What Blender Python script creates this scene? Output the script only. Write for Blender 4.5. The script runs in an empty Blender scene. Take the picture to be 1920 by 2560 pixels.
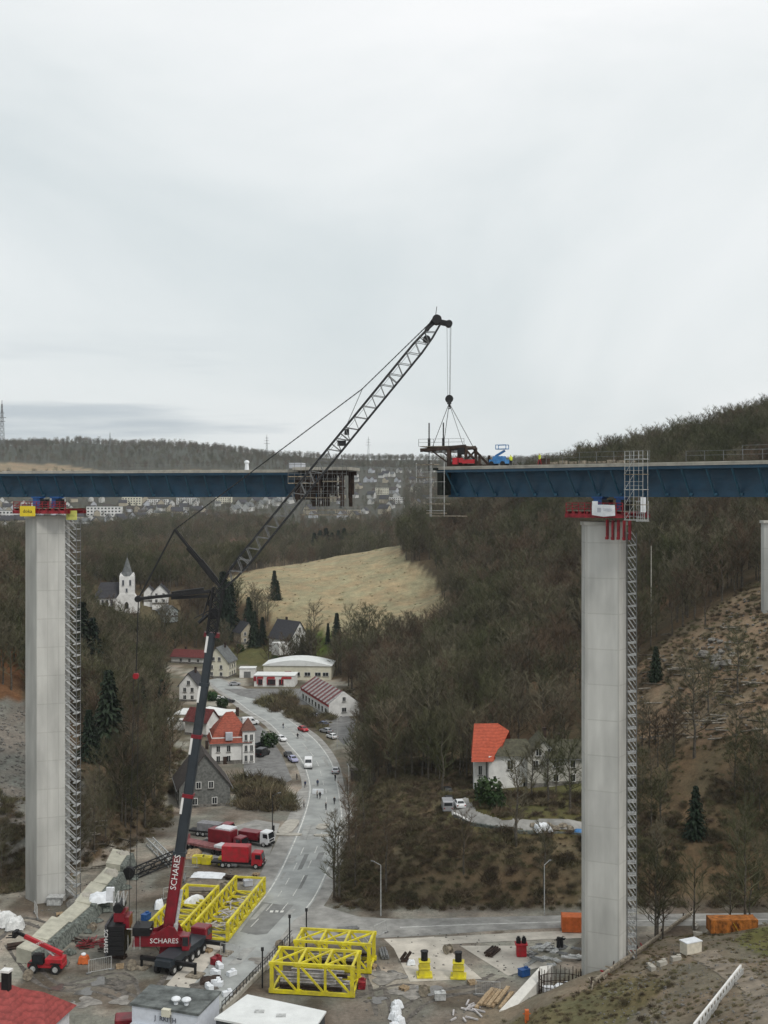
import bpy, math, random
import numpy as np
from mathutils import Vector, Matrix
R = math.radians
scene = bpy.context.scene
C = scene.collection
rng = random.Random(7)
nrng = np.random.default_rng(11)

# ------------------------------------------------------------------ camera, sky, sun, exposure
F, CX, HY, CAMZ = 3000.0, 960.0, 1243.0, 70.0          # focal length in photo pixels, principal column, horizon row, camera height (m)
cam = bpy.data.cameras.new("camera")
cam.sensor_fit = 'VERTICAL'; cam.sensor_height = 24.0
cam.lens = F / 2560 * 24.0
cam.shift_y = -(1280 - HY) / 2560
cam.clip_start = 1.0; cam.clip_end = 9000
camo = bpy.data.objects.new("camera", cam); C.objects.link(camo)
camo.location = (0, 0, CAMZ); camo.rotation_euler = (R(90), 0, 0)
scene.camera = camo

SUN_EL, SUN_AZ = 48.0, 140.0        # azimuth clockwise from +Y (the view direction): behind the camera, to the right
world = bpy.data.worlds.new("World"); scene.world = world
world.use_nodes = True
wn, wl = world.node_tree.nodes, world.node_tree.links
wn.clear()
wo = wn.new("ShaderNodeOutputWorld"); bg = wn.new("ShaderNodeBackground"); bg.inputs[1].default_value = 0.112
sky = wn.new("ShaderNodeTexSky"); sky.sky_type = 'NISHITA'; sky.sun_disc = False
sky.sun_elevation = R(SUN_EL); sky.sun_rotation = R(SUN_AZ); sky.air_density = 1.0; sky.dust_density = 2.0
tc = wn.new("ShaderNodeTexCoord")
mp = wn.new("ShaderNodeMapping"); mp.inputs['Scale'].default_value = (1.6, 1.6, 3.4); mp.inputs['Location'].default_value = (1.1, 7.3, 3.0)
n1 = wn.new("ShaderNodeTexNoise"); n1.inputs['Scale'].default_value = 1.25; n1.inputs['Detail'].default_value = 7; n1.inputs['Roughness'].default_value = 0.5; n1.inputs['Distortion'].default_value = 0.6
wl.new(tc.outputs['Generated'], mp.inputs[0]); wl.new(mp.outputs[0], n1.inputs['Vector'])
cr = wn.new("ShaderNodeValToRGB")
e = cr.color_ramp.elements
e[0].position = 0.34; e[0].color = (0.66, 0.712, 0.722, 1)
e[1].position = 0.70; e[1].color = (0.915, 0.925, 0.925, 1)
m_ = cr.color_ramp.elements.new(0.48); m_.color = (0.775, 0.81, 0.813, 1)
# the cloud sheet is thinner, so brighter, up to the right where the sun stands behind it
dotn = wn.new("ShaderNodeVectorMath"); dotn.operation = 'DOT_PRODUCT'; dotn.inputs[1].default_value = (0.62, 0.0, 0.55); wl.new(tc.outputs['Generated'], dotn.inputs[0])
mad = wn.new("ShaderNodeMath"); mad.operation = 'MULTIPLY_ADD'; mad.inputs[1].default_value = 0.40; mad.inputs[2].default_value = -0.03; wl.new(dotn.outputs['Value'], mad.inputs[0])
adn = wn.new("ShaderNodeMath"); adn.operation = 'ADD'; wl.new(n1.outputs['Fac'], adn.inputs[0]); wl.new(mad.outputs[0], adn.inputs[1])
wl.new(adn.outputs[0], cr.inputs[0])
# low flat cloud banks close to the horizon
mp2 = wn.new("ShaderNodeMapping"); mp2.inputs['Scale'].default_value = (2.4, 2.4, 24.0); mp2.inputs['Location'].default_value = (2.2, 1.1, 0.8)
n2 = wn.new("ShaderNodeTexNoise"); n2.inputs['Scale'].default_value = 1.3; n2.inputs['Detail'].default_value = 5; n2.inputs['Roughness'].default_value = 0.5
wl.new(tc.outputs['Generated'], mp2.inputs[0]); wl.new(mp2.outputs[0], n2.inputs['Vector'])
r2 = wn.new("ShaderNodeMapRange"); r2.inputs[1].default_value = 0.47; r2.inputs[2].default_value = 0.64; r2.interpolation_type = 'SMOOTHSTEP'
wl.new(n2.outputs['Fac'], r2.inputs[0])
sx = wn.new("ShaderNodeSeparateXYZ"); wl.new(tc.outputs['Generated'], sx.inputs[0])
r3 = wn.new("ShaderNodeMapRange"); r3.inputs[1].default_value = 0.155; r3.inputs[2].default_value = 0.04; r3.interpolation_type = 'SMOOTHSTEP'
wl.new(sx.outputs[2], r3.inputs[0])
mu = wn.new("ShaderNodeMath"); mu.operation = 'MULTIPLY'; wl.new(r2.outputs[0], mu.inputs[0]); wl.new(r3.outputs[0], mu.inputs[1])
r4 = wn.new("ShaderNodeMapRange"); r4.inputs[1].default_value = 0.06; r4.inputs[2].default_value = -0.16; wl.new(sx.outputs[0], r4.inputs[0])
mu4 = wn.new("ShaderNodeMath"); mu4.operation = 'MULTIPLY'; wl.new(mu.outputs[0], mu4.inputs[0]); wl.new(r4.outputs[0], mu4.inputs[1]); mu = mu4
mxb = wn.new("ShaderNodeMix"); mxb.data_type = 'RGBA'; mxb.inputs[7].default_value = (0.46, 0.52, 0.565, 1)
wl.new(mu.outputs[0], mxb.inputs[0]); wl.new(cr.outputs[0], mxb.inputs[6])
sc = wn.new("ShaderNodeVectorMath"); sc.operation = 'SCALE'; sc.inputs['Scale'].default_value = 10.0
wl.new(mxb.outputs[2], sc.inputs[0])
mx = wn.new("ShaderNodeMix"); mx.data_type = 'RGBA'; mx.inputs[0].default_value = 0.93
wl.new(sky.outputs[0], mx.inputs[6]); wl.new(sc.outputs[0], mx.inputs[7])
wl.new(mx.outputs[2], bg.inputs[0]); wl.new(bg.outputs[0], wo.inputs[0])

sun = bpy.data.lights.new("sun", 'SUN'); sun.energy = 1.6; sun.angle = R(12); sun.color = (1.0, 0.96, 0.9)
so = bpy.data.objects.new("sun", sun); C.objects.link(so)
so.rotation_euler = (R(90 - SUN_EL), 0, R(180 - SUN_AZ) + R(0))
so.location = (200, -200, 300)
_d = Vector((math.sin(R(SUN_AZ)) * math.cos(R(SUN_EL)), math.cos(R(SUN_AZ)) * math.cos(R(SUN_EL)), math.sin(R(SUN_EL))))
so.rotation_euler = _d.to_track_quat('Z', 'Y').to_euler()
scene.view_settings.view_transform = 'Standard'; scene.view_settings.look = 'None'
scene.view_settings.exposure = 0.0; scene.view_settings.gamma = 1.0
scene.cycles.max_bounces = 5; scene.cycles.diffuse_bounces = 3; scene.cycles.transparent_max_bounces = 6

# ------------------------------------------------------------------ materials
_M = {}
def mat(name, col, rough=0.7, metal=0.0, var=0.15, scale=1.5, bump=0.0, col2=None, coord='Object', spec=0.3, rand=0.0, detail=6):
    """plain procedural surface: base colour broken up by noise at two scales"""
    if name in _M: return _M[name]
    m = bpy.data.materials.new(name); m.use_nodes = True
    n, l = m.node_tree.nodes, m.node_tree.links
    b = n['Principled BSDF']; b.inputs['Roughness'].default_value = rough; b.inputs['Metallic'].default_value = metal
    b.inputs['Specular IOR Level'].default_value = spec
    t = n.new('ShaderNodeTexCoord'); no = n.new('ShaderNodeTexNoise')
    no.inputs['Scale'].default_value = scale; no.inputs['Detail'].default_value = detail; no.inputs['Roughness'].default_value = 0.62
    l.new(t.outputs[coord], no.inputs['Vector'])
    rp = n.new('ShaderNodeValToRGB'); c2 = col2 or tuple(max(0, c * (1 - 2.2 * var)) for c in col)
    rp.color_ramp.elements[0].position = 0.34; rp.color_ramp.elements[1].position = 0.66
    rp.color_ramp.elements[0].color = (*c2, 1); rp.color_ramp.elements[1].color = (*[min(1, c * (1 + var * .5)) for c in col], 1)
    l.new(no.outputs['Fac'], rp.inputs[0]); out = rp.outputs[0]
    if rand:
        oi = n.new('ShaderNodeObjectInfo'); hs = n.new('ShaderNodeHueSaturation')
        mr = n.new('ShaderNodeMapRange'); mr.inputs[3].default_value = 1 - rand; mr.inputs[4].default_value = 1 + rand
        l.new(oi.outputs['Random'], mr.inputs[0]); l.new(mr.outputs[0], hs.inputs['Value']); l.new(out, hs.inputs['Color'])
        m2 = n.new('ShaderNodeMath'); m2.operation = 'MULTIPLY_ADD'; m2.inputs[1].default_value = 7.31; m2.inputs[2].default_value = 0.1
        fr = n.new('ShaderNodeMath'); fr.operation = 'FRACT'; l.new(oi.outputs['Random'], m2.inputs[0]); l.new(m2.outputs[0], fr.inputs[0])
        mr2 = n.new('ShaderNodeMapRange'); mr2.inputs[3].default_value = 0.48; mr2.inputs[4].default_value = 0.545
        l.new(fr.outputs[0], mr2.inputs[0]); l.new(mr2.outputs[0], hs.inputs['Hue'])
        out = hs.outputs[0]
    l.new(out, b.inputs['Base Color'])
    if bump:
        bp = n.new('ShaderNodeBump'); bp.inputs['Strength'].default_value = bump; bp.inputs['Distance'].default_value = 0.1
        l.new(no.outputs['Fac'], bp.inputs['Height']); l.new(bp.outputs[0], b.inputs['Normal'])
    _M[name] = m
    return m

concrete = mat('concrete', (0.47, 0.46, 0.42), 0.85, var=0.10, scale=0.5)
pale_conc = mat('pale_concrete', (0.42, 0.40, 0.35), 0.9, var=0.14, scale=0.8)
asphalt = mat('asphalt', (0.345, 0.36, 0.35), 0.9, var=0.14, scale=0.22)
asphalt2 = mat('worn_asphalt', (0.33, 0.325, 0.305), 0.9, var=0.2, scale=0.3)
white_line = mat('road_paint', (0.66, 0.66, 0.63), 0.8, var=0.2, scale=0.9)
blue_steel = mat('blue_steel', (0.011, 0.066, 0.126), 0.42, var=0.16, scale=0.35, spec=0.4)
blue_paint = mat('blue_paint', (0.02, 0.09, 0.28), 0.4)
blue_light = mat('light_blue_paint', (0.05, 0.2, 0.45), 0.4)
dark_steel = mat('dark_steel', (0.02, 0.021, 0.023), 0.5, metal=0.0, var=0.2)
black = mat('black', (0.012, 0.012, 0.013), 0.55)
rubber = mat('rubber', (0.018, 0.018, 0.018), 0.85)
slate_steel = mat('slate_steel', (0.034, 0.042, 0.05), 0.4, var=0.12, scale=0.5)
galv = mat('galvanised', (0.52, 0.53, 0.52), 0.55, metal=0.2, var=0.2, scale=2)
galv_dark = mat('weathered_steel', (0.18, 0.185, 0.185), 0.6, var=0.2, scale=2)
crane_red = mat('crane_red', (0.20, 0.008, 0.018), 0.38, col2=(0.125, 0.012, 0.016), scale=0.9, spec=0.45)
bright_red = mat('bright_red', (0.46, 0.014, 0.028), 0.42, col2=(0.26, 0.03, 0.03), scale=1.1)
form_red = mat('formwork_red', (0.30, 0.02, 0.03), 0.55, var=0.3, scale=1.2)
rust = mat('rusty_brown_steel', (0.055, 0.035, 0.026), 0.8, var=0.35, scale=1.2)
yellow = mat('yellow_paint', (0.64, 0.565, 0.015), 0.5, col2=(0.43, 0.36, 0.05), scale=0.8)
sign_yellow = mat('sign_yellow', (0.68, 0.52, 0.03), 0.5, var=0.06)
pale_yellow = mat('sign_pale_yellow', (0.62, 0.62, 0.16), 0.5, var=0.06)
orange = mat('orange_paint', (0.56, 0.135, 0.035), 0.5, var=0.12)
orange2 = mat('worn_orange', (0.42, 0.15, 0.03), 0.6, var=0.3)
white_wall = mat('white_render', (0.74, 0.74, 0.72), 0.85, var=0.09, scale=0.6)
cream_wall = mat('cream_render', (0.62, 0.60, 0.49), 0.85, var=0.06, scale=0.6)
grey_wall = mat('grey_render', (0.46, 0.48, 0.52), 0.85, var=0.08, scale=0.6)
tan_wall = mat('tan_render', (0.38, 0.34, 0.26), 0.85, var=0.1, scale=0.6)
glass = mat('window_glass', (0.02, 0.024, 0.028), 0.12, var=0.1, spec=0.6)
frame_white = mat('frame_white', (0.68, 0.68, 0.66), 0.6, var=0.05)
red_tile = mat('red_roof_tiles', (0.31, 0.078, 0.048), 0.75, var=0.16, scale=1.6)
orange_tile = mat('orange_roof_tiles', (0.46, 0.095, 0.050), 0.75, var=0.12, scale=1.6)
pink_tile = mat('dusty_red_roof_tiles', (0.30, 0.062, 0.056), 0.75, var=0.16, scale=1.2)
slate_roof = mat('slate_roof', (0.045, 0.045, 0.052), 0.7, var=0.2, scale=1.5)
grey_roof = mat('grey_roof', (0.14, 0.15, 0.15), 0.8, var=0.2, scale=0.9)
white_roof = mat('white_roof', (0.68, 0.70, 0.69), 0.7, var=0.06, scale=0.5)
slate_clad = mat('grey_shingle_gable', (0.17, 0.175, 0.165), 0.85, var=0.22, scale=1.8)
wood = mat('raw_timber', (0.42, 0.31, 0.19), 0.85, var=0.25, scale=3)
wood_grey = mat('weathered_timber', (0.30, 0.26, 0.20), 0.9, var=0.3, scale=2)
tarp_white = mat('white_tarp', (0.74, 0.77, 0.80), 0.6, var=0.08, scale=1.5)
gabion = mat('gabion_stone', (0.17, 0.19, 0.17), 0.95, var=0.35, scale=2.2, bump=0.6)
stone = mat('stone', (0.22, 0.21, 0.19), 0.95, var=0.3, scale=1.5)
bark = mat('bark', (0.115, 0.102, 0.082), 0.95, var=0.3, scale=3)
pale_bark = mat('pale_bark', (0.26, 0.24, 0.20), 0.95, var=0.3, scale=3)
def twig_material():
    """bark-coloured twigs whose tint drifts from stand to stand (olive, grey-brown, reddish) and from tree to tree"""
    m = bpy.data.materials.new('bare_twigs'); m.use_nodes = True; n, l = m.node_tree.nodes, m.node_tree.links; b = n['Principled BSDF']; b.inputs['Roughness'].default_value = 0.95; b.inputs['Specular IOR Level'].default_value = 0.1
    g = n.new('ShaderNodeNewGeometry'); no = n.new('ShaderNodeTexNoise'); no.inputs['Scale'].default_value = 0.028; no.inputs['Detail'].default_value = 4; l.new(g.outputs['Position'], no.inputs['Vector'])
    oi = n.new('ShaderNodeObjectInfo'); ma = n.new('ShaderNodeMath'); ma.operation = 'MULTIPLY_ADD'; ma.inputs[1].default_value = 0.30; ma.inputs[2].default_value = -0.15; l.new(oi.outputs['Random'], ma.inputs[0])
    ad = n.new('ShaderNodeMath'); ad.operation = 'ADD'; l.new(no.outputs['Fac'], ad.inputs[0]); l.new(ma.outputs[0], ad.inputs[1])
    r = n.new('ShaderNodeValToRGB'); r.color_ramp.elements[0].position = 0.36; r.color_ramp.elements[0].color = (0.066, 0.070, 0.036, 1); r.color_ramp.elements[1].position = 0.64; r.color_ramp.elements[1].color = (0.112, 0.082, 0.056, 1)
    q = r.color_ramp.elements.new(0.46); q.color = (0.098, 0.094, 0.056, 1); q = r.color_ramp.elements.new(0.58); q.color = (0.128, 0.113, 0.080, 1)
    l.new(ad.outputs[0], r.inputs[0]); hs = n.new('ShaderNodeHueSaturation'); fr = n.new('ShaderNodeMath'); fr.operation = 'MULTIPLY_ADD'; fr.inputs[1].default_value = 13.7; fr.inputs[2].default_value = 0.3; l.new(oi.outputs['Random'], fr.inputs[0]); f2 = n.new('ShaderNodeMath'); f2.operation = 'FRACT'; l.new(fr.outputs[0], f2.inputs[0])
    mr = n.new('ShaderNodeMapRange'); mr.inputs[3].default_value = 0.66; mr.inputs[4].default_value = 1.32; l.new(f2.outputs[0], mr.inputs[0]); l.new(mr.outputs[0], hs.inputs['Value']); l.new(r.outputs[0], hs.inputs['Color']); l.new(hs.outputs[0], b.inputs['Base Color']); return m
twig = twig_material()
needle = mat('conifer_needles', (0.020, 0.034, 0.018), 0.9, var=0.3, scale=0.8, rand=0.25)
leaf_green = mat('evergreen_leaves', (0.030, 0.065, 0.018), 0.85, var=0.3, scale=1.2, rand=0.2)
bramble = mat('bramble', (0.142, 0.112, 0.070), 0.95, var=0.3, scale=1, rand=0.45)
skin_m = mat('skin', (0.45, 0.28, 0.2), 0.6)
hivis = mat('hi_vis_yellow', (0.62, 0.70, 0.05), 0.6)
dark_cloth = mat('dark_cloth', (0.02, 0.022, 0.028), 0.9)
blue_cloth = mat('blue_cloth', (0.03, 0.05, 0.11), 0.9)
light_cloth = mat('light_cloth', (0.42, 0.41, 0.38), 0.9)
car_white = mat('car_white', (0.72, 0.73, 0.74), 0.3, spec=0.5, var=0.03)
car_black = mat('car_black', (0.018, 0.019, 0.022), 0.3, spec=0.5)
car_silver = mat('car_silver', (0.38, 0.39, 0.41), 0.3, metal=0.4, spec=0.5, var=0.05)
car_blue = mat('car_blue', (0.025, 0.055, 0.16), 0.3, spec=0.5)
car_lilac = mat('car_lilac', (0.36, 0.37, 0.56), 0.3, spec=0.5)
lamp_clear = mat('lamp_glass', (0.6, 0.6, 0.58), 0.15, spec=0.6)
lamp_red = mat('tail_lamp', (0.35, 0.01, 0.01), 0.2, spec=0.6)

def courses(m, per, dark):
    n, l = m.node_tree.nodes, m.node_tree.links; b = n['Principled BSDF']; src = b.inputs['Base Color'].links[0].from_socket; t = n.new('ShaderNodeTexCoord'); s = n.new('ShaderNodeSeparateXYZ'); l.new(t.outputs['Object'], s.inputs[0])
    no = n.new('ShaderNodeTexNoise'); no.inputs['Scale'].default_value = .8; l.new(t.outputs['Object'], no.inputs['Vector'])
    q = n.new('ShaderNodeMath'); q.operation = 'MULTIPLY_ADD'; q.inputs[1].default_value = per; l.new(s.outputs[2], q.inputs[0]); l.new(no.outputs['Fac'], q.inputs[2]); f = n.new('ShaderNodeMath'); f.operation = 'FRACT'; l.new(q.outputs[0], f.inputs[0])
    r = n.new('ShaderNodeMapRange'); r.inputs[1].default_value = .0; r.inputs[2].default_value = .45; r.inputs[3].default_value = dark; r.inputs[4].default_value = 1.04; l.new(f.outputs[0], r.inputs[0])
    v = n.new('ShaderNodeVectorMath'); v.operation = 'SCALE'; l.new(src, v.inputs[0]); l.new(r.outputs[0], v.inputs['Scale']); l.new(v.outputs[0], b.inputs['Base Color'])
for m_t in (red_tile, orange_tile, pink_tile, slate_roof): courses(m_t, 1.7, .72)
# ------------------------------------------------------------------ mesh building
class MB:
    def __init__(s): s.v = []; s.f = []; s.m = []
    def add(s, vs, fs, mi=0):
        o = len(s.v); s.v += [tuple(p) for p in vs]
        for q in fs: s.f.append(tuple(i + o for i in q)); s.m.append(mi)
        return s
    def box(s, c, d, rz=0.0, mi=0, taper=1.0):
        x, y, z = d[0] / 2, d[1] / 2, d[2] / 2; ca, sa = math.cos(rz), math.sin(rz); P = []
        for k in (-1, 1):
            t = taper if k == 1 else 1.0
            for (a, b) in ((-1, -1), (1, -1), (1, 1), (-1, 1)):
                u, w = a * x * t, b * y * t
                P.append((c[0] + u * ca - w * sa, c[1] + u * sa + w * ca, c[2] + k * z))
        return s.add(P, [(3, 2, 1, 0), (4, 5, 6, 7), (0, 1, 5, 4), (1, 2, 6, 5), (2, 3, 7, 6), (3, 0, 4, 7)], mi)
    def beam(s, a, b, w, h=None, mi=0, up=(0, 0, 1)):
        a, b = Vector(a), Vector(b); h = h or w; d = (b - a)
        if d.length < 1e-6: return s
        d.normalize(); u = Vector(up)
        if abs(d.dot(u)) > 0.98: u = Vector((0, 1, 0))
        sd = d.cross(u).normalized(); u = sd.cross(d)
        P = []
        for p in (a, b):
            for (i, j) in ((-1, -1), (1, -1), (1, 1), (-1, 1)): P.append(p + sd * (i * w / 2) + u * (j * h / 2))
        return s.add(P, [(3, 2, 1, 0), (4, 5, 6, 7), (0, 1, 5, 4), (1, 2, 6, 5), (2, 3, 7, 6), (3, 0, 4, 7)], mi)
    def tube(s, a, b, r1, r2=None, n=6, mi=0, cap=True):
        a, b = Vector(a), Vector(b); r2 = r1 if r2 is None else r2
        d = (b - a).normalized(); u = Vector((0, 0, 1)) if abs(d.z) < 0.95 else Vector((1, 0, 0))
        sd = d.cross(u).normalized(); u = sd.cross(d); P = []
        for (p, r) in ((a, r1), (b, r2)):
            for k in range(n):
                t = 2 * math.pi * k / n; P.append(p + sd * (math.cos(t) * r) + u * (math.sin(t) * r))
        fs = [(k, (k + 1) % n, n + (k + 1) % n, n + k) for k in range(n)]
        if cap: fs += [tuple(range(n - 1, -1, -1)), tuple(range(n, 2 * n))]
        return s.add(P, fs, mi)
    def path(s, pts, r, n=5, mi=0):
        for i in range(len(pts) - 1):
            ra, rb = (r[i], r[i + 1]) if isinstance(r, (list, tuple)) else (r, r)
            s.tube(pts[i], pts[i + 1], ra, rb, n, mi)
        return s
    def prism(s, poly, z0, z1, mi=0):
        n = len(poly); P = [(x, y, z0) for x, y in poly] + [(x, y, z1) for x, y in poly]
        return s.add(P, [tuple(range(n - 1, -1, -1)), tuple(range(n, 2 * n))] + [(k, (k + 1) % n, n + (k + 1) % n, n + k) for k in range(n)], mi)
    def extr_y(s, poly, y0, y1, mi=0):     # profile in (x, z) pushed along y
        n = len(poly); P = [(x, y0, z) for x, z in poly] + [(x, y1, z) for x, z in poly]
        return s.add(P, [tuple(range(n)), tuple(range(2 * n - 1, n - 1, -1))] + [((k + 1) % n, k, n + k, n + (k + 1) % n) for k in range(n)], mi)
    def ball(s, c, r, n=10, k=6, mi=0, sq=(1, 1, 1)):
        P = [(c[0], c[1], c[2] - r * sq[2])]
        for j in range(1, k):
            ph = -math.pi / 2 + math.pi * j / k
            for i in range(n):
                t = 2 * math.pi * i / n
                P.append((c[0] + r * sq[0] * math.cos(ph) * math.cos(t), c[1] + r * sq[1] * math.cos(ph) * math.sin(t), c[2] + r * sq[2] * math.sin(ph)))
        P.append((c[0], c[1], c[2] + r * sq[2])); fs = []
        for i in range(n):
            fs.append((0, 1 + (i + 1) % n, 1 + i)); fs.append((len(P) - 1, 1 + (k - 2) * n + i, 1 + (k - 2) * n + (i + 1) % n))
            for j in range(k - 2): fs.append((1 + j * n + i, 1 + j * n + (i + 1) % n, 1 + (j + 1) * n + (i + 1) % n, 1 + (j + 1) * n + i))
        return s.add(P, fs, mi)
    def build(s, name, mats, parent=None, loc=None, rz=0.0, smooth=False, bevel=0.0):
        me = bpy.data.meshes.new(name); me.from_pydata(s.v, [], s.f)
        mats = mats if isinstance(mats, (list, tuple)) else [mats]
        for q in mats: me.materials.append(q)
        if len(mats) > 1: me.polygons.foreach_set('material_index', s.m)
        if smooth: me.polygons.foreach_set('use_smooth', [True] * len(me.polygons))
        me.update()
        o = bpy.data.objects.new(name, me); C.objects.link(o)
        if parent: o.parent = parent
        if loc is not None: o.location = loc
        o.rotation_euler = (0, 0, rz)
        if bevel:
            b = o.modifiers.new('bevel', 'BEVEL'); b.width = bevel; b.segments = 1; b.limit_method = 'ANGLE'
        return o

def tag(o, label=None, cat=None, group=None, kind=None):
    if label: o['label'] = label
    if cat: o['category'] = cat
    if group: o['group'] = group
    if kind: o['kind'] = kind
    return o
def thing(name, label, cat, loc=(0, 0, 0), rz=0.0, group=None):
    o = bpy.data.objects.new(name, None); C.objects.link(o); o.location = loc; o.rotation_euler = (0, 0, rz)
    o.empty_display_size = 0.5
    return tag(o, label, cat, group)
def copy_tree(o, parent=None):
    c = o.copy(); C.objects.link(c)
    if parent: c.parent = parent
    for ch in list(o.children): copy_tree(ch, c)
    return c
def text(name, s, size, m, parent, loc, rot, depth=0.02, align='CENTER'):
    cu = bpy.data.curves.new(name, 'FONT'); cu.body = s; cu.size = size; cu.extrude = depth; cu.align_x = align; cu.align_y = 'CENTER'; cu.resolution_u = 2
    o = bpy.data.objects.new(name, cu); C.objects.link(o)
    me = bpy.data.meshes.new_from_object(o.evaluated_get(bpy.context.evaluated_depsgraph_get())); bpy.data.objects.remove(o); bpy.data.curves.remove(cu)
    me.materials.clear(); me.materials.append(m)
    o = bpy.data.objects.new(name, me); C.objects.link(o); o.parent = parent; o.location = loc; o.rotation_euler = rot
    return o

# ------------------------------------------------------------------ terrain
def P3(px, py, Y): return ((px - CX) * Y / F, Y, CAMZ - (py - HY) * Y / F)
_cp = [  # (photo column, photo row, distance): surveyed spots of the ground
 # right bank, house terrace, slopes
 (1180,1990,232),(1300,1985,238),(1450,1972,240),(1150,2042,222),(1300,2060,218),(1420,2060,218),(1000,2200,207),(1000,2270,200),(1300,2200,206),(1300,2275,200),
 (1650,2150,212),(1650,2270,201),(1850,2150,210),(1900,2270,200),(860,2150,232),(900,2100,236),(950,2000,250),(1050,1950,265),(880,1950,280),(920,1850,320),
 (1100,1850,290),(1300,1780,290),(1300,1650,340),(1300,1500,400),(1300,1370,480),(1300,1280,540),(1080,1650,420),(1100,1750,350),(980,1720,390),
 (1650,2050,225),(1650,1900,245),(1650,1750,270),(1650,1600,300),(1650,1500,330),(1650,1370,390),(1650,1240,460),(1900,1900,225),(1900,1750,245),(1900,1600,265),(1900,1450,295),(1900,1270,380),(1900,1150,430),
 (1440,1207,560),(1700,1143,520),(1920,1095,480),(2200,1020,470),(1300,1238,590),(1180,1295,610),(1080,1335,620),(1150,1450,530),(1150,1380,570),
 # field and slope behind the villas
 (600,1432,620),(800,1402,650),(1000,1372,680),(640,1500,540),(850,1480,560),(1100,1560,480),(980,1600,440),(1100,1480,540),(720,1612,470),(680,1640,450),(840,1600,450),
 (900,1650,410),(870,1700,395),(600,1470,560),(520,1500,540),
 # left bank
 (310,1517,520),(240,1520,530),(420,1515,520),(380,1560,480),(300,1650,400),(250,1750,340),(230,1900,270),(250,2050,235),(200,2150,222),(400,1800,340),(420,1700,400),(450,1600,470),
 (20,2100,225),(20,2000,240),(20,1850,265),(20,1750,290),(20,1600,330),(20,1450,420),(20,1390,600),(-200,1900,250),(-200,1600,300),(-300,2100,215),(-600,1700,260),(200,1450,650),(200,1410,750),(100,1500,500),
 (-600,1450,420),(-600,1350,700),
 # mid and far woods, town, skyline
 (450,1420,800),(450,1360,1000),(650,1425,800),(850,1410,800),(1000,1400,820),(700,1360,1000),(950,1330,1050),(300,1345,1100),(100,1345,1200),(100,1285,1700),(400,1310,1400),(400,1272,1750),(700,1325,1200),(700,1270,1700),
 (950,1310,1300),(950,1265,1700),(950,1215,2100),(1000,1175,2500),(0,1108,2600),(200,1108,2600),(300,1116,2600),(420,1112,2600),(520,1126,2600),(640,1146,2600),(760,1164,2600),(850,1164,2700),(1100,1150,2800),(1300,1152,2800),(1700,1160,2800),(2600,1120,2600),(-700,1090,2600),
 (100,1175,2200),(400,1185,2200),(1300,1240,1500),(1300,1300,1000),(1700,1260,1000),(2300,1150,1000),(-500,1290,1300),(-900,1260,1300),
 # foreground mound right
 (1600,2480,143),(1920,2560,118),(1500,2560,138),(1250,2560,147),(1700,2400,163),(1920,2400,158),(1720,2345,178),(1515,2445,160),(2200,2400,140),(2100,2330,170),
]
_pts = [P3(*c) for c in _cp]
_pts += [(x, y, 0.0) for x, y in ((-45,175),(-20,165),(0,175),(10,190),(-30,200),(-15,230),(-40,215),(-25,260),(-30,300),(-18,300),(-45,340),(-25,345),(-60,400),(-35,400),(-75,440),(-45,450),(-85,480),(20,196),(45,197),(0,150),(-70,190),(-60,160),(-20,110),(0,60),(-80,100),(0,-150),(-200,-150),(-120,200))]
_pts += [(200,-150,40),(120,60,40),(60,100,24),(300,150,70),(300,300,95),(-250,100,30),(-400,300,70),(-1500,3800,140),(0,3800,130),(1500,3800,150),(2500,2000,150),(-2500,2000,150),(900,700,120),(-900,600,80),(1500,100,150),(-1500,100,120)]
_pts = np.array(_pts, float)
def _solve():
    n = len(_pts); d = np.hypot(_pts[:, None, 0] - _pts[None, :, 0], _pts[:, None, 1] - _pts[None, :, 1])
    A = np.zeros((n + 3, n + 3)); A[:n, :n] = d + np.eye(n) * -0.6
    A[:n, n] = 1; A[:n, n + 1:] = _pts[:, :2]; A[n:, :n] = A[:n, n:].T
    return np.linalg.solve(A, np.concatenate([_pts[:, 2], [0, 0, 0]]))
_W = _solve()
def ground0(px, py): Y = CAMZ * F / (py - HY); return ((px - CX) * Y / F, Y)
_flat = np.array([ground0(*q) for q in ((-700,2800),(-600,2290),(-100,2240),(60,2215),(175,2215),(300,2130),(400,2080),(440,1990),(460,1880),(420,1760),(395,1690),(430,1650),(600,1665),(850,1705),(905,1790),(865,1880),(872,1960),(880,2050),(850,2150),(832,2235),(900,2283),(1450,2277),(2100,2268),(2150,2325),(1730,2325),(1600,2350),(1440,2430),(1230,2520),(1130,2900))])
def poly_sd(X, Y, poly):
    """distance outside a polygon (0 inside)"""
    X = np.asarray(X, float); Y = np.asarray(Y, float); d = np.full(X.shape, 1e9); ins = np.zeros(X.shape, bool); n = len(poly)
    for i in range(n):
        ax, ay = poly[i]; bx, by = poly[(i + 1) % n]; ex, ey = bx - ax, by - ay
        t = np.clip(((X - ax) * ex + (Y - ay) * ey) / (ex * ex + ey * ey + 1e-9), 0, 1)
        d = np.minimum(d, np.hypot(X - ax - t * ex, Y - ay - t * ey))
        c = ((ay > Y) != (by > Y)) & (X < (bx - ax) * (Y - ay) / (by - ay + 1e-12) + ax)
        ins ^= c
    return np.where(ins, 0, d)
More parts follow.
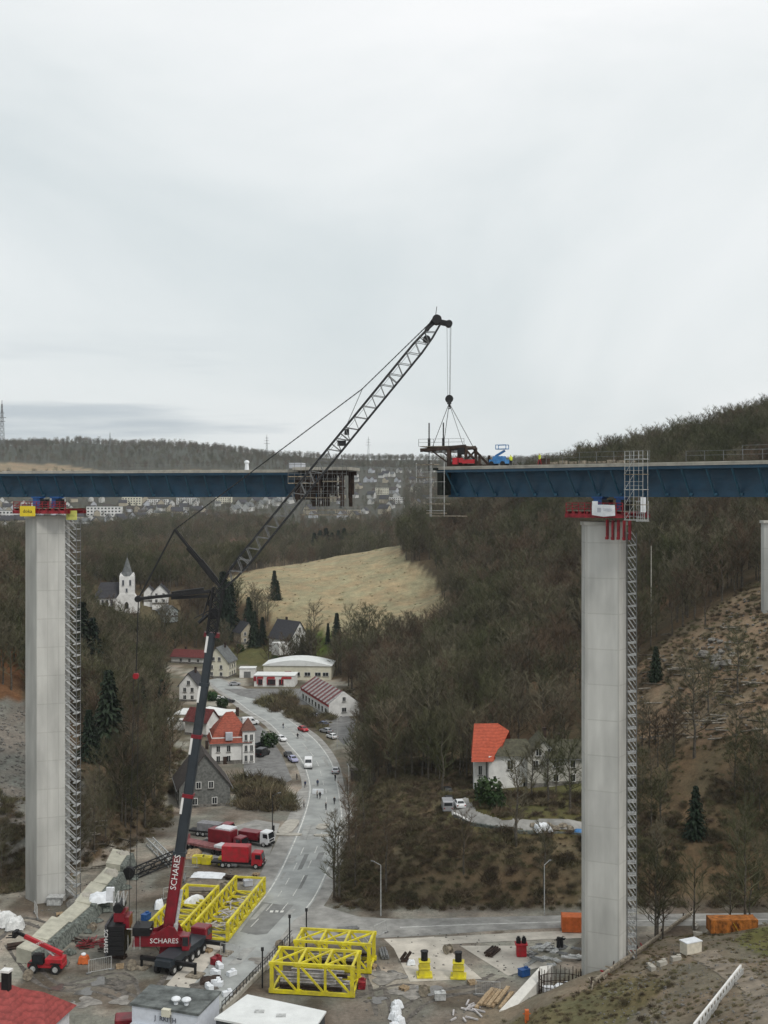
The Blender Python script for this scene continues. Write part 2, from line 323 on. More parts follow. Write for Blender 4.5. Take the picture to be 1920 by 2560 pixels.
def _vn(X, Y, s, seed):
    r = np.random.default_rng(seed).random((64, 64)); u = X / s; v = Y / s
    i = np.floor(u).astype(int); j = np.floor(v).astype(int); a = u - i; b = v - j; a = a * a * (3 - 2 * a); b = b * b * (3 - 2 * b)
    g = lambda p, q: r[p % 64, q % 64]
    return (g(i, j) * (1 - a) + g(i + 1, j) * a) * (1 - b) + (g(i, j + 1) * (1 - a) + g(i + 1, j + 1) * a) * b - 0.5
def H(X, Y):
    X = np.atleast_1d(np.asarray(X, float)); Y = np.atleast_1d(np.asarray(Y, float)); sh = X.shape; X = X.ravel(); Y = Y.ravel()
    out = np.zeros(X.shape)
    for k in range(0, len(X), 40000):
        x, y = X[k:k + 40000], Y[k:k + 40000]
        d = np.hypot(x[:, None] - _pts[None, :, 0], y[:, None] - _pts[None, :, 1])
        z = d @ _W[:-3] + _W[-3] + _W[-2] * x + _W[-1] * y
        z += _vn(x, y, 23, 1) * 2.2 + _vn(x, y, 7, 2) * 0.8 + _vn(x, y, 3, 5) * 0.3
        z += _vn(x, y, 160, 3) * np.clip((y - 900) / 60, 0, 22)
        w = np.clip(poly_sd(x, y, _flat) / np.clip(9 + (y - 300) * 0.22, 9, 45), 0, 1); w = w * w * (3 - 2 * w)
        out[k:k + 40000] = z * w
    return out.reshape(sh)
_YS = np.geomspace(60, 4200, 2600)
def G(px, py, dz=0.0):
    """the spot of the ground seen at a photo pixel"""
    X = (px - CX) * _YS / F; Z = CAMZ - (py - HY) * _YS / F; h = H(X, _YS) + dz
    k = np.nonzero(Z <= h)[0]
    if len(k) == 0: return (X[-1], _YS[-1], float(h[-1]))
    k = k[0]
    if k == 0: return (float(X[0]), float(_YS[0]), float(h[0] - dz))
    a, b = Z[k - 1] - h[k - 1], h[k] - Z[k]; t = a / (a + b + 1e-9); Y = _YS[k - 1] + (_YS[k] - _YS[k - 1]) * t; X = (px - CX) * Y / F
    return (float(X), float(Y), float(H(X, Y)[0]))
def project(X, Y, Z): return CX + F * X / Y, HY + F * (CAMZ - Z) / Y

# zones of the ground: (name, photo outline, nearest, farthest, colour)
ZONES = [
 ('town', ((-300,1232),(1010,1170),(1010,1335),(740,1345),(560,1290),(420,1300),(230,1345),(-300,1345)), 1050, 2500, (0.062,0.062,0.052)),
 ('tan_field', ((-200,1150),(160,1162),(260,1178),(640,1178),(640,1196),(-200,1190)), 1800, 2580, (0.22,0.175,0.12)),
 ('heath', ((180,1385),(330,1372),(520,1345),(690,1350),(700,1395),(560,1430),(200,1430)), 700, 1300, (0.125,0.070,0.055)),
 ('field', ((545,1452),(640,1424),(1000,1358),(1012,1400),(1080,1440),(1110,1500),(1145,1560),(1100,1612),(960,1618),(880,1605),(760,1575),(690,1555),(640,1530),(600,1500),(560,1480)), 400, 760, (0.265,0.228,0.150)),
 ('lawn', ((600,1672),(690,1650),(790,1640),(870,1615),(850,1585),(730,1575),(690,1600),(700,1630),(600,1640)), 380, 520, (0.075,0.105,0.026)),
 ('felled', ((1580,1720),(1600,1660),(1680,1590),(1760,1535),(1830,1490),(2100,1400),(2100,1860),(1800,1890),(1700,1880),(1590,1860)), 200, 360, (0.185,0.140,0.100)),
 ('leafy', ((1300,1745),(1460,1700),(1700,1480),(1640,1440),(1480,1600),(1300,1700)), 240, 420, (0.135,0.090,0.060)),
 ('gravel_slope', ((-500,1735),(58,1745),(180,1880),(230,2020),(230,2150),(-500,2160)), 180, 300, (0.155,0.150,0.140)),
 ('red_bank', ((-500,1580),(60,1600),(60,1750),(-500,1740)), 250, 420, (0.14,0.075,0.042)),
 ('embankment', ((850,2280),(840,2190),(880,2060),(960,1960),(1090,1950),(1130,2090),(1480,2090),(1480,2280)), 190, 300, (0.112,0.088,0.058)),
 ('churchyard', ((225,1500),(450,1495),(460,1570),(330,1580),(225,1560)), 380, 620, (0.10,0.085,0.055)),
 ('gardens', ((560,1640),(600,1590),(720,1600),(760,1640),(700,1680),(600,1690)), 380, 560, (0.095,0.095,0.045)),
 ('right_foot', ((1480,2290),(1480,1900),(1600,1860),(2100,1850),(2100,2290)), 190, 285, (0.120,0.090,0.058)),
 ('garden', ((1130,2075),(1090,2000),(1170,1960),(1480,1950),(1480,2085)), 205, 262, (0.10,0.092,0.042)),
 ('mound', ((1100,2600),(1240,2500),(1460,2420),(1720,2285),(2300,2250),(2300,3000),(1100,3000)), 60, 185, (0.165,0.142,0.112)),
 ('mound_grass', ((1240,2570),(1400,2500),(1560,2440),(1680,2450),(1560,2560),(1450,2700),(1240,2700)), 60, 170, (0.125,0.112,0.064)),
 ('mound_grass', ((1830,2350),(1880,2320),(2100,2300),(2100,2420),(1930,2400)), 60, 185, (0.115,0.115,0.045)),
]
def zone_ids(X, Y, Z):
    Ys = np.maximum(Y, 1.0); px, py = project(X, Ys, Z); ids = np.full(X.shape, -1)
    for i, (nm, pl, y0, y1, c) in enumerate(ZONES):
        pl = np.array(pl, float); ins = poly_sd(px, py, pl) == 0
        ids[ins & (Y > y0) & (Y < y1)] = i
    fl = poly_sd(X, Y, _flat) <= 2.0
    ids[fl & ~np.isin(ids, [i for i, z in enumerate(ZONES) if z[0].startswith('mound')])] = 99
    return ids
ROWS = np.concatenate([np.linspace(-150, 100, 22)[:-1], np.geomspace(100, 4200, 360)])
NC = 420
def make_ground():
    t = np.linspace(-1, 1, NC); t = t * 0.55 + 0.45 * t ** 3
    wid = np.maximum(ROWS, 100) * 1.25 + 60
    X = wid[:, None] * t[None, :]; Y = np.repeat(ROWS[:, None], NC, 1); Z = H(X, Y)
    ids = zone_ids(X, Y, Z)
    col = np.empty(X.shape + (4,)); col[...] = (0.095, 0.074, 0.050, 1)
    far = np.clip((Y - 1200) / 1200, 0, 1)[..., None]
    col[..., :3] = col[..., :3] * (1 - far) + np.array((0.060, 0.066, 0.056)) * far
    for i, z in enumerate(ZONES): col[ids == i, :3] = z[4]
    yd = ids == 99; v1 = _vn(X, Y, 11, 91) + .5 * _vn(X, Y, 4.3, 92) + .3 * _vn(X, Y, 2.1, 93); v2 = _vn(X, Y, 8, 95) + .6 * _vn(X, Y, 3.1, 96)
    yc = np.empty(X.shape + (3,)); yc[...] = (0.168, 0.157, 0.142); fy = np.clip((Y - 290) / 60, 0, 1)[..., None]; yc = yc * (1 - fy) + np.array((0.125, 0.115, 0.088)) * fy
    q1 = np.clip((v1 - .12) / .12, 0, 1)[..., None]; yc = yc * (1 - q1) + np.array((0.285, 0.265, 0.238)) * q1      # dried pale mud
    q2 = np.clip((v2 - .16) / .14, 0, 1)[..., None]; yc = yc * (1 - q2) + np.array((0.105, 0.088, 0.073)) * q2      # churned dark soil
    col[yd, :3] = yc[yd]
    me = bpy.data.meshes.new('ground'); nr = len(ROWS)
    v = np.stack([X, Y, Z], -1).reshape(-1, 3); me.vertices.add(len(v)); me.vertices.foreach_set('co', v.ravel())
    i = np.arange(nr - 1)[:, None] * NC + np.arange(NC - 1)[None, :]
    q = np.stack([i, i + 1, i + NC + 1, i + NC], -1).reshape(-1, 4)
    me.loops.add(q.size); me.polygons.add(len(q)); me.polygons.foreach_set('loop_start', np.arange(0, q.size, 4)); me.polygons.foreach_set('loop_total', np.full(len(q), 4))
    me.loops.foreach_set('vertex_index', q.ravel()); me.update(calc_edges=True)
    me.polygons.foreach_set('use_smooth', np.ones(len(q), bool))
    a = me.color_attributes.new('zone', 'FLOAT_COLOR', 'POINT'); a.data.foreach_set('color', col.reshape(-1, 4).ravel())
    m = bpy.data.materials.new('soil'); m.use_nodes = True; n, l = m.node_tree.nodes, m.node_tree.links; b = n['Principled BSDF']; b.inputs['Roughness'].default_value = 0.95; b.inputs['Specular IOR Level'].default_value = 0.1
    at = n.new('ShaderNodeAttribute'); at.attribute_name = 'zone'; tcn = n.new('ShaderNodeTexCoord'); cur = at.outputs['Color']
    for (s, lo, hi, d) in ((0.035, 0.80, 1.20, 5), (0.28, 0.80, 1.20, 8), (1.7, 0.74, 1.26, 5), (7.0, 0.80, 1.2, 3)):
        no = n.new('ShaderNodeTexNoise'); no.inputs['Scale'].default_value = s; no.inputs['Detail'].default_value = d; no.inputs['Roughness'].default_value = 0.65
        l.new(tcn.outputs['Object'], no.inputs['Vector'])
        mr = n.new('ShaderNodeMapRange'); mr.inputs[1].default_value = 0.3; mr.inputs[2].default_value = 0.7; mr.inputs[3].default_value = lo; mr.inputs[4].default_value = hi
        l.new(no.outputs['Fac'], mr.inputs[0])
        vm = n.new('ShaderNodeVectorMath'); vm.operation = 'SCALE'; l.new(cur, vm.inputs[0]); l.new(mr.outputs[0], vm.inputs['Scale']); cur = vm.outputs[0]
    no = n.new('ShaderNodeTexNoise'); no.inputs['Scale'].default_value = 0.11; no.inputs['Detail'].default_value = 6; l.new(tcn.outputs['Object'], no.inputs['Vector'])
    rr = n.new('ShaderNodeValToRGB'); rr.color_ramp.elements[0].position = 0.38; rr.color_ramp.elements[0].color = (1.08, 0.99, 0.90, 1); rr.color_ramp.elements[1].position = 0.62; rr.color_ramp.elements[1].color = (0.95, 1.01, 0.95, 1)
    l.new(no.outputs['Fac'], rr.inputs[0]); vm = n.new('ShaderNodeVectorMath'); vm.operation = 'MULTIPLY'; l.new(cur, vm.inputs[0]); l.new(rr.outputs[0], vm.inputs[1])
    l.new(vm.outputs[0], b.inputs['Base Color'])
    me.materials.append(m); o = bpy.data.objects.new('ground', me); C.objects.link(o); tag(o, kind='structure')
    return o
make_ground()

# ------------------------------------------------------------------ roads and yard surfaces
LIFT = [0.02]
def sheet(name, L, Rr, m, z=None, loop=None, kind='structure', label=None):
    """a flat strip between two edges given in photo pixels on the valley floor"""
    if z is None: LIFT[0] += 0.004; z = LIFT[0]
    mb = MB(); A = [ground0(*p) for p in L]; B = [ground0(*p) for p in Rr]
    mb.add([(x, y, z) for x, y in A] + [(x, y, z) for x, y in B], [(i, len(A) + i, len(A) + i + 1, i + 1) for i in range(len(A) - 1)])
    o = mb.build(name, m)
    o.data.flip_normals() if o.data.polygons[0].normal.z < 0 else None
    return tag(o, label, kind=kind)
def drape(name, poly, m, dz=0.05, step=2.0):
    """a patch that follows the slope"""
    P = np.array([G(*p)[:2] for p in poly]); xs = np.arange(P[:, 0].min(), P[:, 0].max() + step, step); ys = np.arange(P[:, 1].min(), P[:, 1].max() + step, step)
    X, Y = np.meshgrid(xs, ys); Z = H(X, Y) + dz; ins = poly_sd(X, Y, P) < step * 0.6
    mb = MB(); nx = len(xs); mb.v = [tuple(q) for q in np.stack([X, Y, Z], -1).reshape(-1, 3)]
    for j in range(len(ys) - 1):
        for i in range(nx - 1):
            if ins[j, i] and ins[j, i + 1] and ins[j + 1, i] and ins[j + 1, i + 1]: mb.f.append((j * nx + i, j * nx + i + 1, (j + 1) * nx + i + 1, (j + 1) * nx + i)); mb.m.append(0)
    return tag(mb.build(name, m), kind='structure')
RL = [(520,1700),(545,1722),(583,1748),(625,1780),(676,1813),(721,1865),(751,1901),(768,1945),(771,1985),(755,2045),(723,2122),(683,2203),(640,2262),(560,2345),(480,2425),(400,2510),(330,2600)]
RR = [(545,1695),(590,1716),(640,1738),(690,1775),(735,1808),(790,1850),(830,1905),(845,1960),(852,2000),(858,2050),(850,2110),(822,2178),(784,2254),(725,2320),(650,2405),(560,2510),(480,2620)]
def smooth(pts, n=4):
    o = []
    for i in range(len(pts) - 1):
        p0, p1, p2, p3 = pts[max(i - 1, 0)], pts[i], pts[i + 1], pts[min(i + 2, len(pts) - 1)]
        for k in range(n):
            t = k / n; o.append(tuple(0.5 * ((2 * p1[a]) + (-p0[a] + p2[a]) * t + (2 * p0[a] - 5 * p1[a] + 4 * p2[a] - p3[a]) * t * t + (-p0[a] + 3 * p1[a] - 3 * p2[a] + p3[a]) * t ** 3) for a in (0, 1)))
    return o + [pts[-1]]
RLs, RRs = smooth(RL), smooth(RR)
def mixr(a, b, t): return [(p[0] + (q[0] - p[0]) * t, p[1] + (q[1] - p[1]) * t) for p, q in zip(a, b)]
sheet('pavement', mixr(RLs, RRs, -0.22)[:32] + mixr(RLs, RRs, -0.34)[32:58], mixr(RLs, RRs, 1.20)[:32] + mixr(RLs, RRs, 1.24)[32:58], asphalt2)
sheet('road', RLs, RRs, asphalt)
sheet('side_road', [(735,2300),(800,2262),(850,2278),(900,2293),(1000,2298),(1300,2291),(1450,2288),(1700,2285),(2100,2280)], [(690,2360),(780,2345),(850,2345),(960,2345),(1100,2337),(1250,2326),(1450,2318),(1700,2315),(2100,2310)], asphalt2)
sheet('side_road_centre_lines', [(1000,2318),(1200,2310),(1450,2303),(2100,2296)], [(1000,2319.6),(1200,2311.5),(1450,2304.3),(2100,2297.2)], white_line)
def stripe(t, w, i0, i1): sheet('road_markings', mixr(RLs, RRs, t)[i0:i1], mixr(RLs, RRs, t + w)[i0:i1], white_line, z=0.062)
stripe(0.03, 0.03, 8, 50); stripe(0.95, 0.025, 6, 50)
for k in range(6, 50, 2): stripe(0.5 if k < 30 else 0.55, 0.014, k, k + 2)
for k in range(40, 52, 1):
    if k % 2 == 0: stripe(0.28, 0.016, k, k + 2)
for k in range(3):
    sheet('road_markings', [(676 + k * 13, 2277), (684 + k * 13, 2277)], [(674 + k * 13, 2282), (682 + k * 13, 2282)], white_line, z=0.062)
apron_c = mat('apron_concrete', (0.52, 0.485, 0.42), 0.9, var=0.14, scale=0.35)
sheet('asphalt_patch', [(655,2255),(700,2262),(735,2262)], [(600,2330),(640,2338),(668,2335)], mat('dark_asphalt', (0.215, 0.22, 0.215), .9, var=.15, scale=.3))
sheet('concrete_strip', [(505,2362),(560,2362)], [(400,2480),(470,2480)], apron_c)
sheet('concrete_apron', [(975,2352),(1085,2342)], [(1025,2455),(1205,2448)], apron_c)
sheet('dirt_track', [(960,2348),(1100,2343),(1300,2332),(1470,2326)], [(985,2372),(1110,2362),(1300,2352),(1470,2345)], apron_c)
sheet('concrete_apron', [(1150,2365),(1290,2365)], [(1270,2440),(1375,2412)], apron_c)
lot_c = mat('parking_asphalt', (0.20, 0.20, 0.195), .9, var=.2, scale=.4)
sheet('parking_area', [(620,1790),(668,1830),(706,1890),(730,1950)], [(560,1800),(610,1850),(610,1950),(640,1990)], lot_c)
sheet('parking_area', [(760,1772),(800,1800),(858,1862)], [(830,1772),(890,1800),(880,1850)], lot_c)
sheet('parking_area', [(560,1722),(660,1722),(830,1722)], [(600,1740),(700,1760),(850,1765)], lot_c)
sheet('parking_area', [(520,2085),(640,2050),(700,2060)], [(480,2145),(560,2150),(670,2150)], asphalt2)
drape('driveway', ((1135,2005),(1160,1995),(1190,2030),(1260,2052),(1480,2058),(1480,2082),(1320,2078),(1230,2066),(1160,2056),(1130,2040)), asphalt2, 0.12, 0.4)
drape('dirt_track', ((1720,2385),(1790,2375),(1870,2420),(1960,2490),(2000,2580),(1880,2580),(1860,2480),(1790,2430)), mat('track_soil', (0.255, 0.215, 0.165), 0.95, var=0.2, scale=0.5), 0.06, 0.4)
# worn patches, ruts and puddles
LV = [0]
patch_d = mat('dark_asphalt', (0.215, 0.22, 0.215), .9, var=.15, scale=.3); patch_l = mat('pale_asphalt', (0.34, 0.345, 0.33), .9, var=.15, scale=.5)
for k in range(22):
    i0 = rng.randrange(14, 60); t0 = rng.uniform(.05, .8); tw_ = rng.uniform(.05, .2); seg = slice(i0, i0 + rng.choice((2, 2, 3)))
    sheet('asphalt_patch', mixr(RLs, RRs, t0)[seg], mixr(RLs, RRs, t0 + tw_)[seg], patch_d if k % 3 == 0 else patch_l, z=0.046 + .004 * (k % 3))
rut = mat('wheel_rut', (0.145, 0.132, 0.116), .95, var=.3, scale=1.2); mud = mat('pale_mud', (0.285, 0.27, 0.245), .95, var=.25, scale=.8)
for P_ in (((30,2360),(120,2460),(260,2475),(420,2540)), ((160,2470),(300,2440),(330,2500)), ((-20,2350),(60,2300),(200,2350),(330,2330),(420,2280)), ((900,2500),(1000,2470),(1100,2480),(1230,2470)), ((880,2360),(930,2430),(960,2540)), ((990,2560),(1060,2500),(1180,2470),(1250,2440)), ((440,2210),(520,2190),(620,2200)), ((480,2300),(440,2420),(380,2520))):
    S_ = smooth([ground0(*p) for p in P_], 6)
    name_ = 'r'
    for off in (-1.1, 1.0):
        mb = MB(); LV[0] = (LV[0] + 1) % 9; zl = .010 + .004 * LV[0] if name_ == 'r' else .046 + .004 * LV[0]
        for i in range(len(S_)):
            p, q = Vector(S_[max(i - 1, 0)]), Vector(S_[min(i + 1, len(S_) - 1)]); t_ = (q - p).normalized(); n_ = Vector((t_.y, -t_.x)); w_ = rng.uniform(.22, .5)
            for s_ in (-1, 1): v_ = Vector(S_[i]) + n_ * (off + s_ * w_ + rng.uniform(-.1, .1)); mb.v.append((v_.x, v_.y, zl))
        mb.f = [(2 * i, 2 * i + 1, 2 * i + 3, 2 * i + 2) for i in range(len(S_) - 1)]; mb.m = [0] * len(mb.f)
        tag(mb.build('wheel_ruts', rut), kind='structure')
def blot(name, px, py, r, m, sq=.6):
    x, y = ground0(px, py); mb = MB(); LV[0] = (LV[0] + 1) % 9; zl = .046 + .004 * LV[0]; n = 22; ph = rng.uniform(0, 6)
    mb.v = [(x + r * (1 + .3 * math.sin(3 * a_ + ph) + .18 * math.sin(5 * a_ + 2 * ph) + rng.uniform(-.1, .1)) * math.cos(a_), y + r * sq * 1.8 * (1 + .3 * math.sin(3 * a_ + ph) + rng.uniform(-.1, .1)) * math.sin(a_), zl) for a_ in (2 * math.pi * k / n for k in range(n))]
    mb.f = [tuple(range(n))]; mb.m = [0]; tag(mb.build(name, m), kind='structure')
puddle = mat('puddle_water', (0.10, 0.095, 0.085), 0.06, var=.1, spec=.5)
for (px, py) in ((150, 2470), (260, 2455), (215, 2480), (390, 2330), (940, 2500), (1080, 2475), (980, 2440), (180, 2380)): blot('puddle', px + rng.uniform(-8, 8), py, rng.uniform(.8, 1.8), puddle)
for k in range(14):
    px, py = rng.choice(((rng.uniform(60, 350), rng.uniform(2430, 2550)), (rng.uniform(430, 660), rng.uniform(2360, 2520)), (rng.uniform(900, 1230), rng.uniform(2440, 2540)), (rng.uniform(420, 640), rng.uniform(2150, 2300))))
    blot('mud_patch', px, py, rng.uniform(.7, 2.4), mud if k % 3 else rut)

# ------------------------------------------------------------------ the bridge
def dl(X): return 201.0 + (-14.7 - X) * 0.2
def dr(X): return 182.0 - (X - 7.9) * 0.8
blue_strut = mat('blue_strut_steel', (0.032, 0.110, 0.175), 0.4, var=0.12, scale=0.5)
def deck(name, label, X0, X1, fy, slope, ztop=74.6, open_end=None):
    a, b = Vector((X0, fy(X0), 0)), Vector((X1, fy(X1), 0)); d = (b - a).normalized(); nrm = Vector((d.y, -d.x, 0))  # towards the camera
    L = (b - a).length; rz = math.atan2(d.y, d.x)
    t = thing(name, label, 'bridge', a, rz)          # local x runs along the deck, -y towards the camera
    g = MB(); zb = 70.1
    for y in (3.3, 11.7):                            # webs of the steel box
        g.box((L / 2, y, (zb + 74.0) / 2), (L, 0.10, 74.0 - zb))
    g.box((L / 2, 7.5, zb - 0.04), (L, 9.2, 0.08)); g.box((L / 2, 7.5, 74.06), (L, 14.4, 0.10))
    g.box((L / 2, 3.2, zb + 0.9), (L, 0.12, 0.10)); g.box((L / 2, 3.2, zb + 2.3), (L, 0.12, 0.10))
    g.build('box_girder', blue_steel, t)
    e = MB(); e.box((L / 2, 0.3, 73.95), (L, 0.28, 0.42)); e.box((L / 2, 14.7, 73.95), (L, 0.28, 0.42)); e.build('edge_beam', blue_steel, t)
    s = MB(); s.box((L / 2, 7.5, 74.30), (L - 0.3, 15.2, 0.28)); s.build('deck_slab', pale_conc, t)
    x = 0.3                               # kerb: cast in lengths, some still only shuttered
    k = 0
    while x < L - 3:
        w = min(rng.choice((6, 9, 12)), L - x - 0.2)
        if rng.random() < 0.72: cap = MB(); cap.box((x + w / 2, 0.2, 74.53), (w - 0.1, 0.7, 0.17)); cap.build('kerb', pale_conc, t)
        x += w
    x = 1.6
    while x < L - 0.5:
        r = MB(); r.beam((x, 3.25, zb + 0.12), (x, 0.40, 73.8), 0.20, 0.24)
        r.box((x + 0.2, 3.1, zb + 0.3), (0.4, 0.3, 0.35))
        r.build('strut', blue_strut, t); x += 3.45
    return t, L
dL, LL = deck('bridge_deck', 'left blue steel bridge deck, its open end wrapped in brown formwork', -100, -14.2, dl, 0)
dR, LR = deck('bridge_deck', 'right blue steel bridge deck with the lifting frame standing on its open end', 7.9, 78, dr, 0)
def railing(parent, x0, x1, y, z, h=1.2, step=2.5, m=galv_dark):
    r = MB(); n = max(1, int((x1 - x0) / step))
    for i in range(n + 1): xx = x0 + (x1 - x0) * i / n; r.beam((xx, y, z), (xx, y, z + h), 0.055)
    for q in (0.55, 1.0): r.beam((x0, y, z + h * q), (x1, y, z + h * q), 0.045)
    return r.build('railing', m, parent)
railing(dR, 19, 35, 0.5, 74.75, 1.5); railing(dR, 40, 58, 0.9, 74.75, 1.3); railing(dL, 55, 72, 0.6, 74.75, 1.1); railing(dR, 46, 53, 5, 75.6, 1.2)
for i in range(9): dR2 = MB(); dR2.box((20 + i * 1.5, 1.0, 74.85), (1.0, 0.6, rng.uniform(.2, .6))); dR2.build('formwork_panel', wood_grey, dR)

def pier(label, px, pyb, Y, poly, top, base_z):
    X = (px - CX) * Y / F
    t = thing('bridge_pier', label, 'pier', (X, Y, 0), 0)
    s = MB(); s.prism(poly, base_z, top - 0.5)
    # joints between the pours: slightly proud collars and a recessed vertical strip
    o = s.build('shaft', pier_conc, t)
    j = MB(); z = base_z + 5
    cx = sum(p[0] for p in poly) / len(poly); cy = sum(p[1] for p in poly) / len(poly)
    c = MB(); c.prism([(cx + (x - cx) * 1.06, cy + (y - cy) * 1.06) for x, y in poly], top - 0.5, top); c.build('pier_head', concrete, t)
    f = MB(); f.prism([(cx + (x - cx) * 1.5, cy + (y - cy) * 1.5) for x, y in poly], base_z - 1.0, base_z + 0.5); f.build('footing', pale_conc, t)
    return t
# pier concrete: board-marked bands with stains and pour joints
pier_conc = bpy.data.materials.new('pier_concrete'); pier_conc.use_nodes = True
_n, _l = pier_conc.node_tree.nodes, pier_conc.node_tree.links; _b = _n['Principled BSDF']; _b.inputs['Roughness'].default_value = 0.88; _b.inputs['Specular IOR Level'].default_value = 0.2
_t = _n.new('ShaderNodeTexCoord'); _s = _n.new('ShaderNodeSeparateXYZ'); _l.new(_t.outputs['Object'], _s.inputs[0])
_br = _n.new('ShaderNodeTexBrick'); _br.inputs['Color1'].default_value = (0.535, 0.535, 0.505, 1); _br.inputs['Color2'].default_value = (0.49, 0.49, 0.465, 1); _br.inputs['Mortar'].default_value = (0.44, 0.438, 0.41, 1)
_br.inputs['Scale'].default_value = 1.0; _br.inputs['Mortar Size'].default_value = 0.09; _br.inputs['Mortar Smooth'].default_value = 0.4; _br.inputs['Brick Width'].default_value = 2.3; _br.inputs['Row Height'].default_value = 4.9; _br.offset = 0.0
_cb = _n.new('ShaderNodeCombineXYZ'); _ad = _n.new('ShaderNodeMath'); _ad.operation = 'ADD'; _l.new(_s.outputs[0], _ad.inputs[0]); _l.new(_s.outputs[1], _ad.inputs[1])
_l.new(_ad.outputs[0], _cb.inputs[0]); _l.new(_s.outputs[2], _cb.inputs[1]); _l.new(_cb.outputs[0], _br.inputs['Vector'])
_mp = _n.new('ShaderNodeMapping'); _mp.inputs['Scale'].default_value = (0.5, 0.5, 0.035); _l.new(_t.outputs['Object'], _mp.inputs[0])
_no = _n.new('ShaderNodeTexNoise'); _no.inputs['Scale'].default_value = 1.2; _no.inputs['Detail'].default_value = 7; _l.new(_mp.outputs[0], _no.inputs['Vector'])
_mr = _n.new('ShaderNodeMapRange'); _mr.inputs[1].default_value = 0.32; _mr.inputs[2].default_value = 0.68; _mr.inputs[3].default_value = 0.86; _mr.inputs[4].default_value = 1.06; _l.new(_no.outputs['Fac'], _mr.inputs[0])
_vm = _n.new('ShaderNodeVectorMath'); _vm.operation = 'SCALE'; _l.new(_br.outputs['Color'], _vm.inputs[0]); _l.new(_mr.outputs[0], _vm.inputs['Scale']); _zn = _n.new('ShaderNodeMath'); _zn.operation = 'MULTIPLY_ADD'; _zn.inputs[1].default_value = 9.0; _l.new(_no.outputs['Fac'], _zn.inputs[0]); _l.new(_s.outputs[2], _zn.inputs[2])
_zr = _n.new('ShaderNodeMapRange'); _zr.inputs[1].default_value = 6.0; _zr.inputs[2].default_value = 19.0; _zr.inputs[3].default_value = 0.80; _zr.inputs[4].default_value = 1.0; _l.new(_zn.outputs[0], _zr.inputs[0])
_m2 = _n.new('ShaderNodeMapping'); _m2.inputs['Scale'].default_value = (.35, .35, .12); _l.new(_t.outputs['Object'], _m2.inputs[0]); _n3 = _n.new('ShaderNodeTexNoise'); _n3.inputs['Scale'].default_value = 1.0; _n3.inputs['Detail'].default_value = 8; _l.new(_m2.outputs[0], _n3.inputs['Vector'])
_r3 = _n.new('ShaderNodeMapRange'); _r3.inputs[1].default_value = .35; _r3.inputs[2].default_value = .65; _r3.inputs[3].default_value = .83; _r3.inputs[4].default_value = 1.07; _l.new(_n3.outputs['Fac'], _r3.inputs[0]); _mm = _n.new('ShaderNodeMath'); _mm.operation = 'MULTIPLY'; _l.new(_zr.outputs[0], _mm.inputs[0]); _l.new(_r3.outputs[0], _mm.inputs[1])
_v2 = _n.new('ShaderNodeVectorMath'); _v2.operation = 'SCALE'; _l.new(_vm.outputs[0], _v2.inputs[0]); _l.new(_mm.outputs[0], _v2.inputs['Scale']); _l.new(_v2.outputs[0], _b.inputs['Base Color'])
YP1, YP2 = 208.0, 166.0
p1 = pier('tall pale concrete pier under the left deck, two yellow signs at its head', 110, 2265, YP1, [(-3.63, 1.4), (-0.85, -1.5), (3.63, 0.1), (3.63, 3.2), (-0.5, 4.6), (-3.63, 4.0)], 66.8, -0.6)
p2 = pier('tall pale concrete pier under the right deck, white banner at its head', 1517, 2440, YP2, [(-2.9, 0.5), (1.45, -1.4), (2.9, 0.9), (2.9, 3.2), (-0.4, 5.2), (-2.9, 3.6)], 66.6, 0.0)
x3, y3, z3 = G(1918, 1530)
p3 = thing('bridge_pier', 'slim pale pier at the right edge above the felled slope', 'pier', (x3, y3, z3))
_m3 = MB(); _m3.prism([(-0.8, 0), (0, -.5), (2.8, -.5), (2.8, 2), (-.8, 2)], -2, 20.5); _m3.build('shaft', pier_conc, p3)
_m3 = MB(); _m3.box((1, .7, 20.8), (4.2, 3, .6)); _m3.build('pier_head', concrete, p3)

def sign(name, label, cat, c, w, h, m, rz, txt=None, tcol=None, tsize=0.7, dep=0.12):
    t = thing(name, label, cat, c, rz); s = MB(); s.box((0, 0, 0), (w, dep, h)); s.build('panel', m, t)
    for k in (-1, 1): b = MB(); b.beam((k * w * .3, dep, 0), (k * w * .3, dep + .6, 0), 0.12); b.build('bracket', form_red, t)
    if txt: text('lettering', txt, tsize, tcol or black, t, (0, -dep / 2 - 0.012, -0.02), (R(90), 0, 0), 0.01)
    return t
def at(px, py, Y): return P3(px, py, Y)
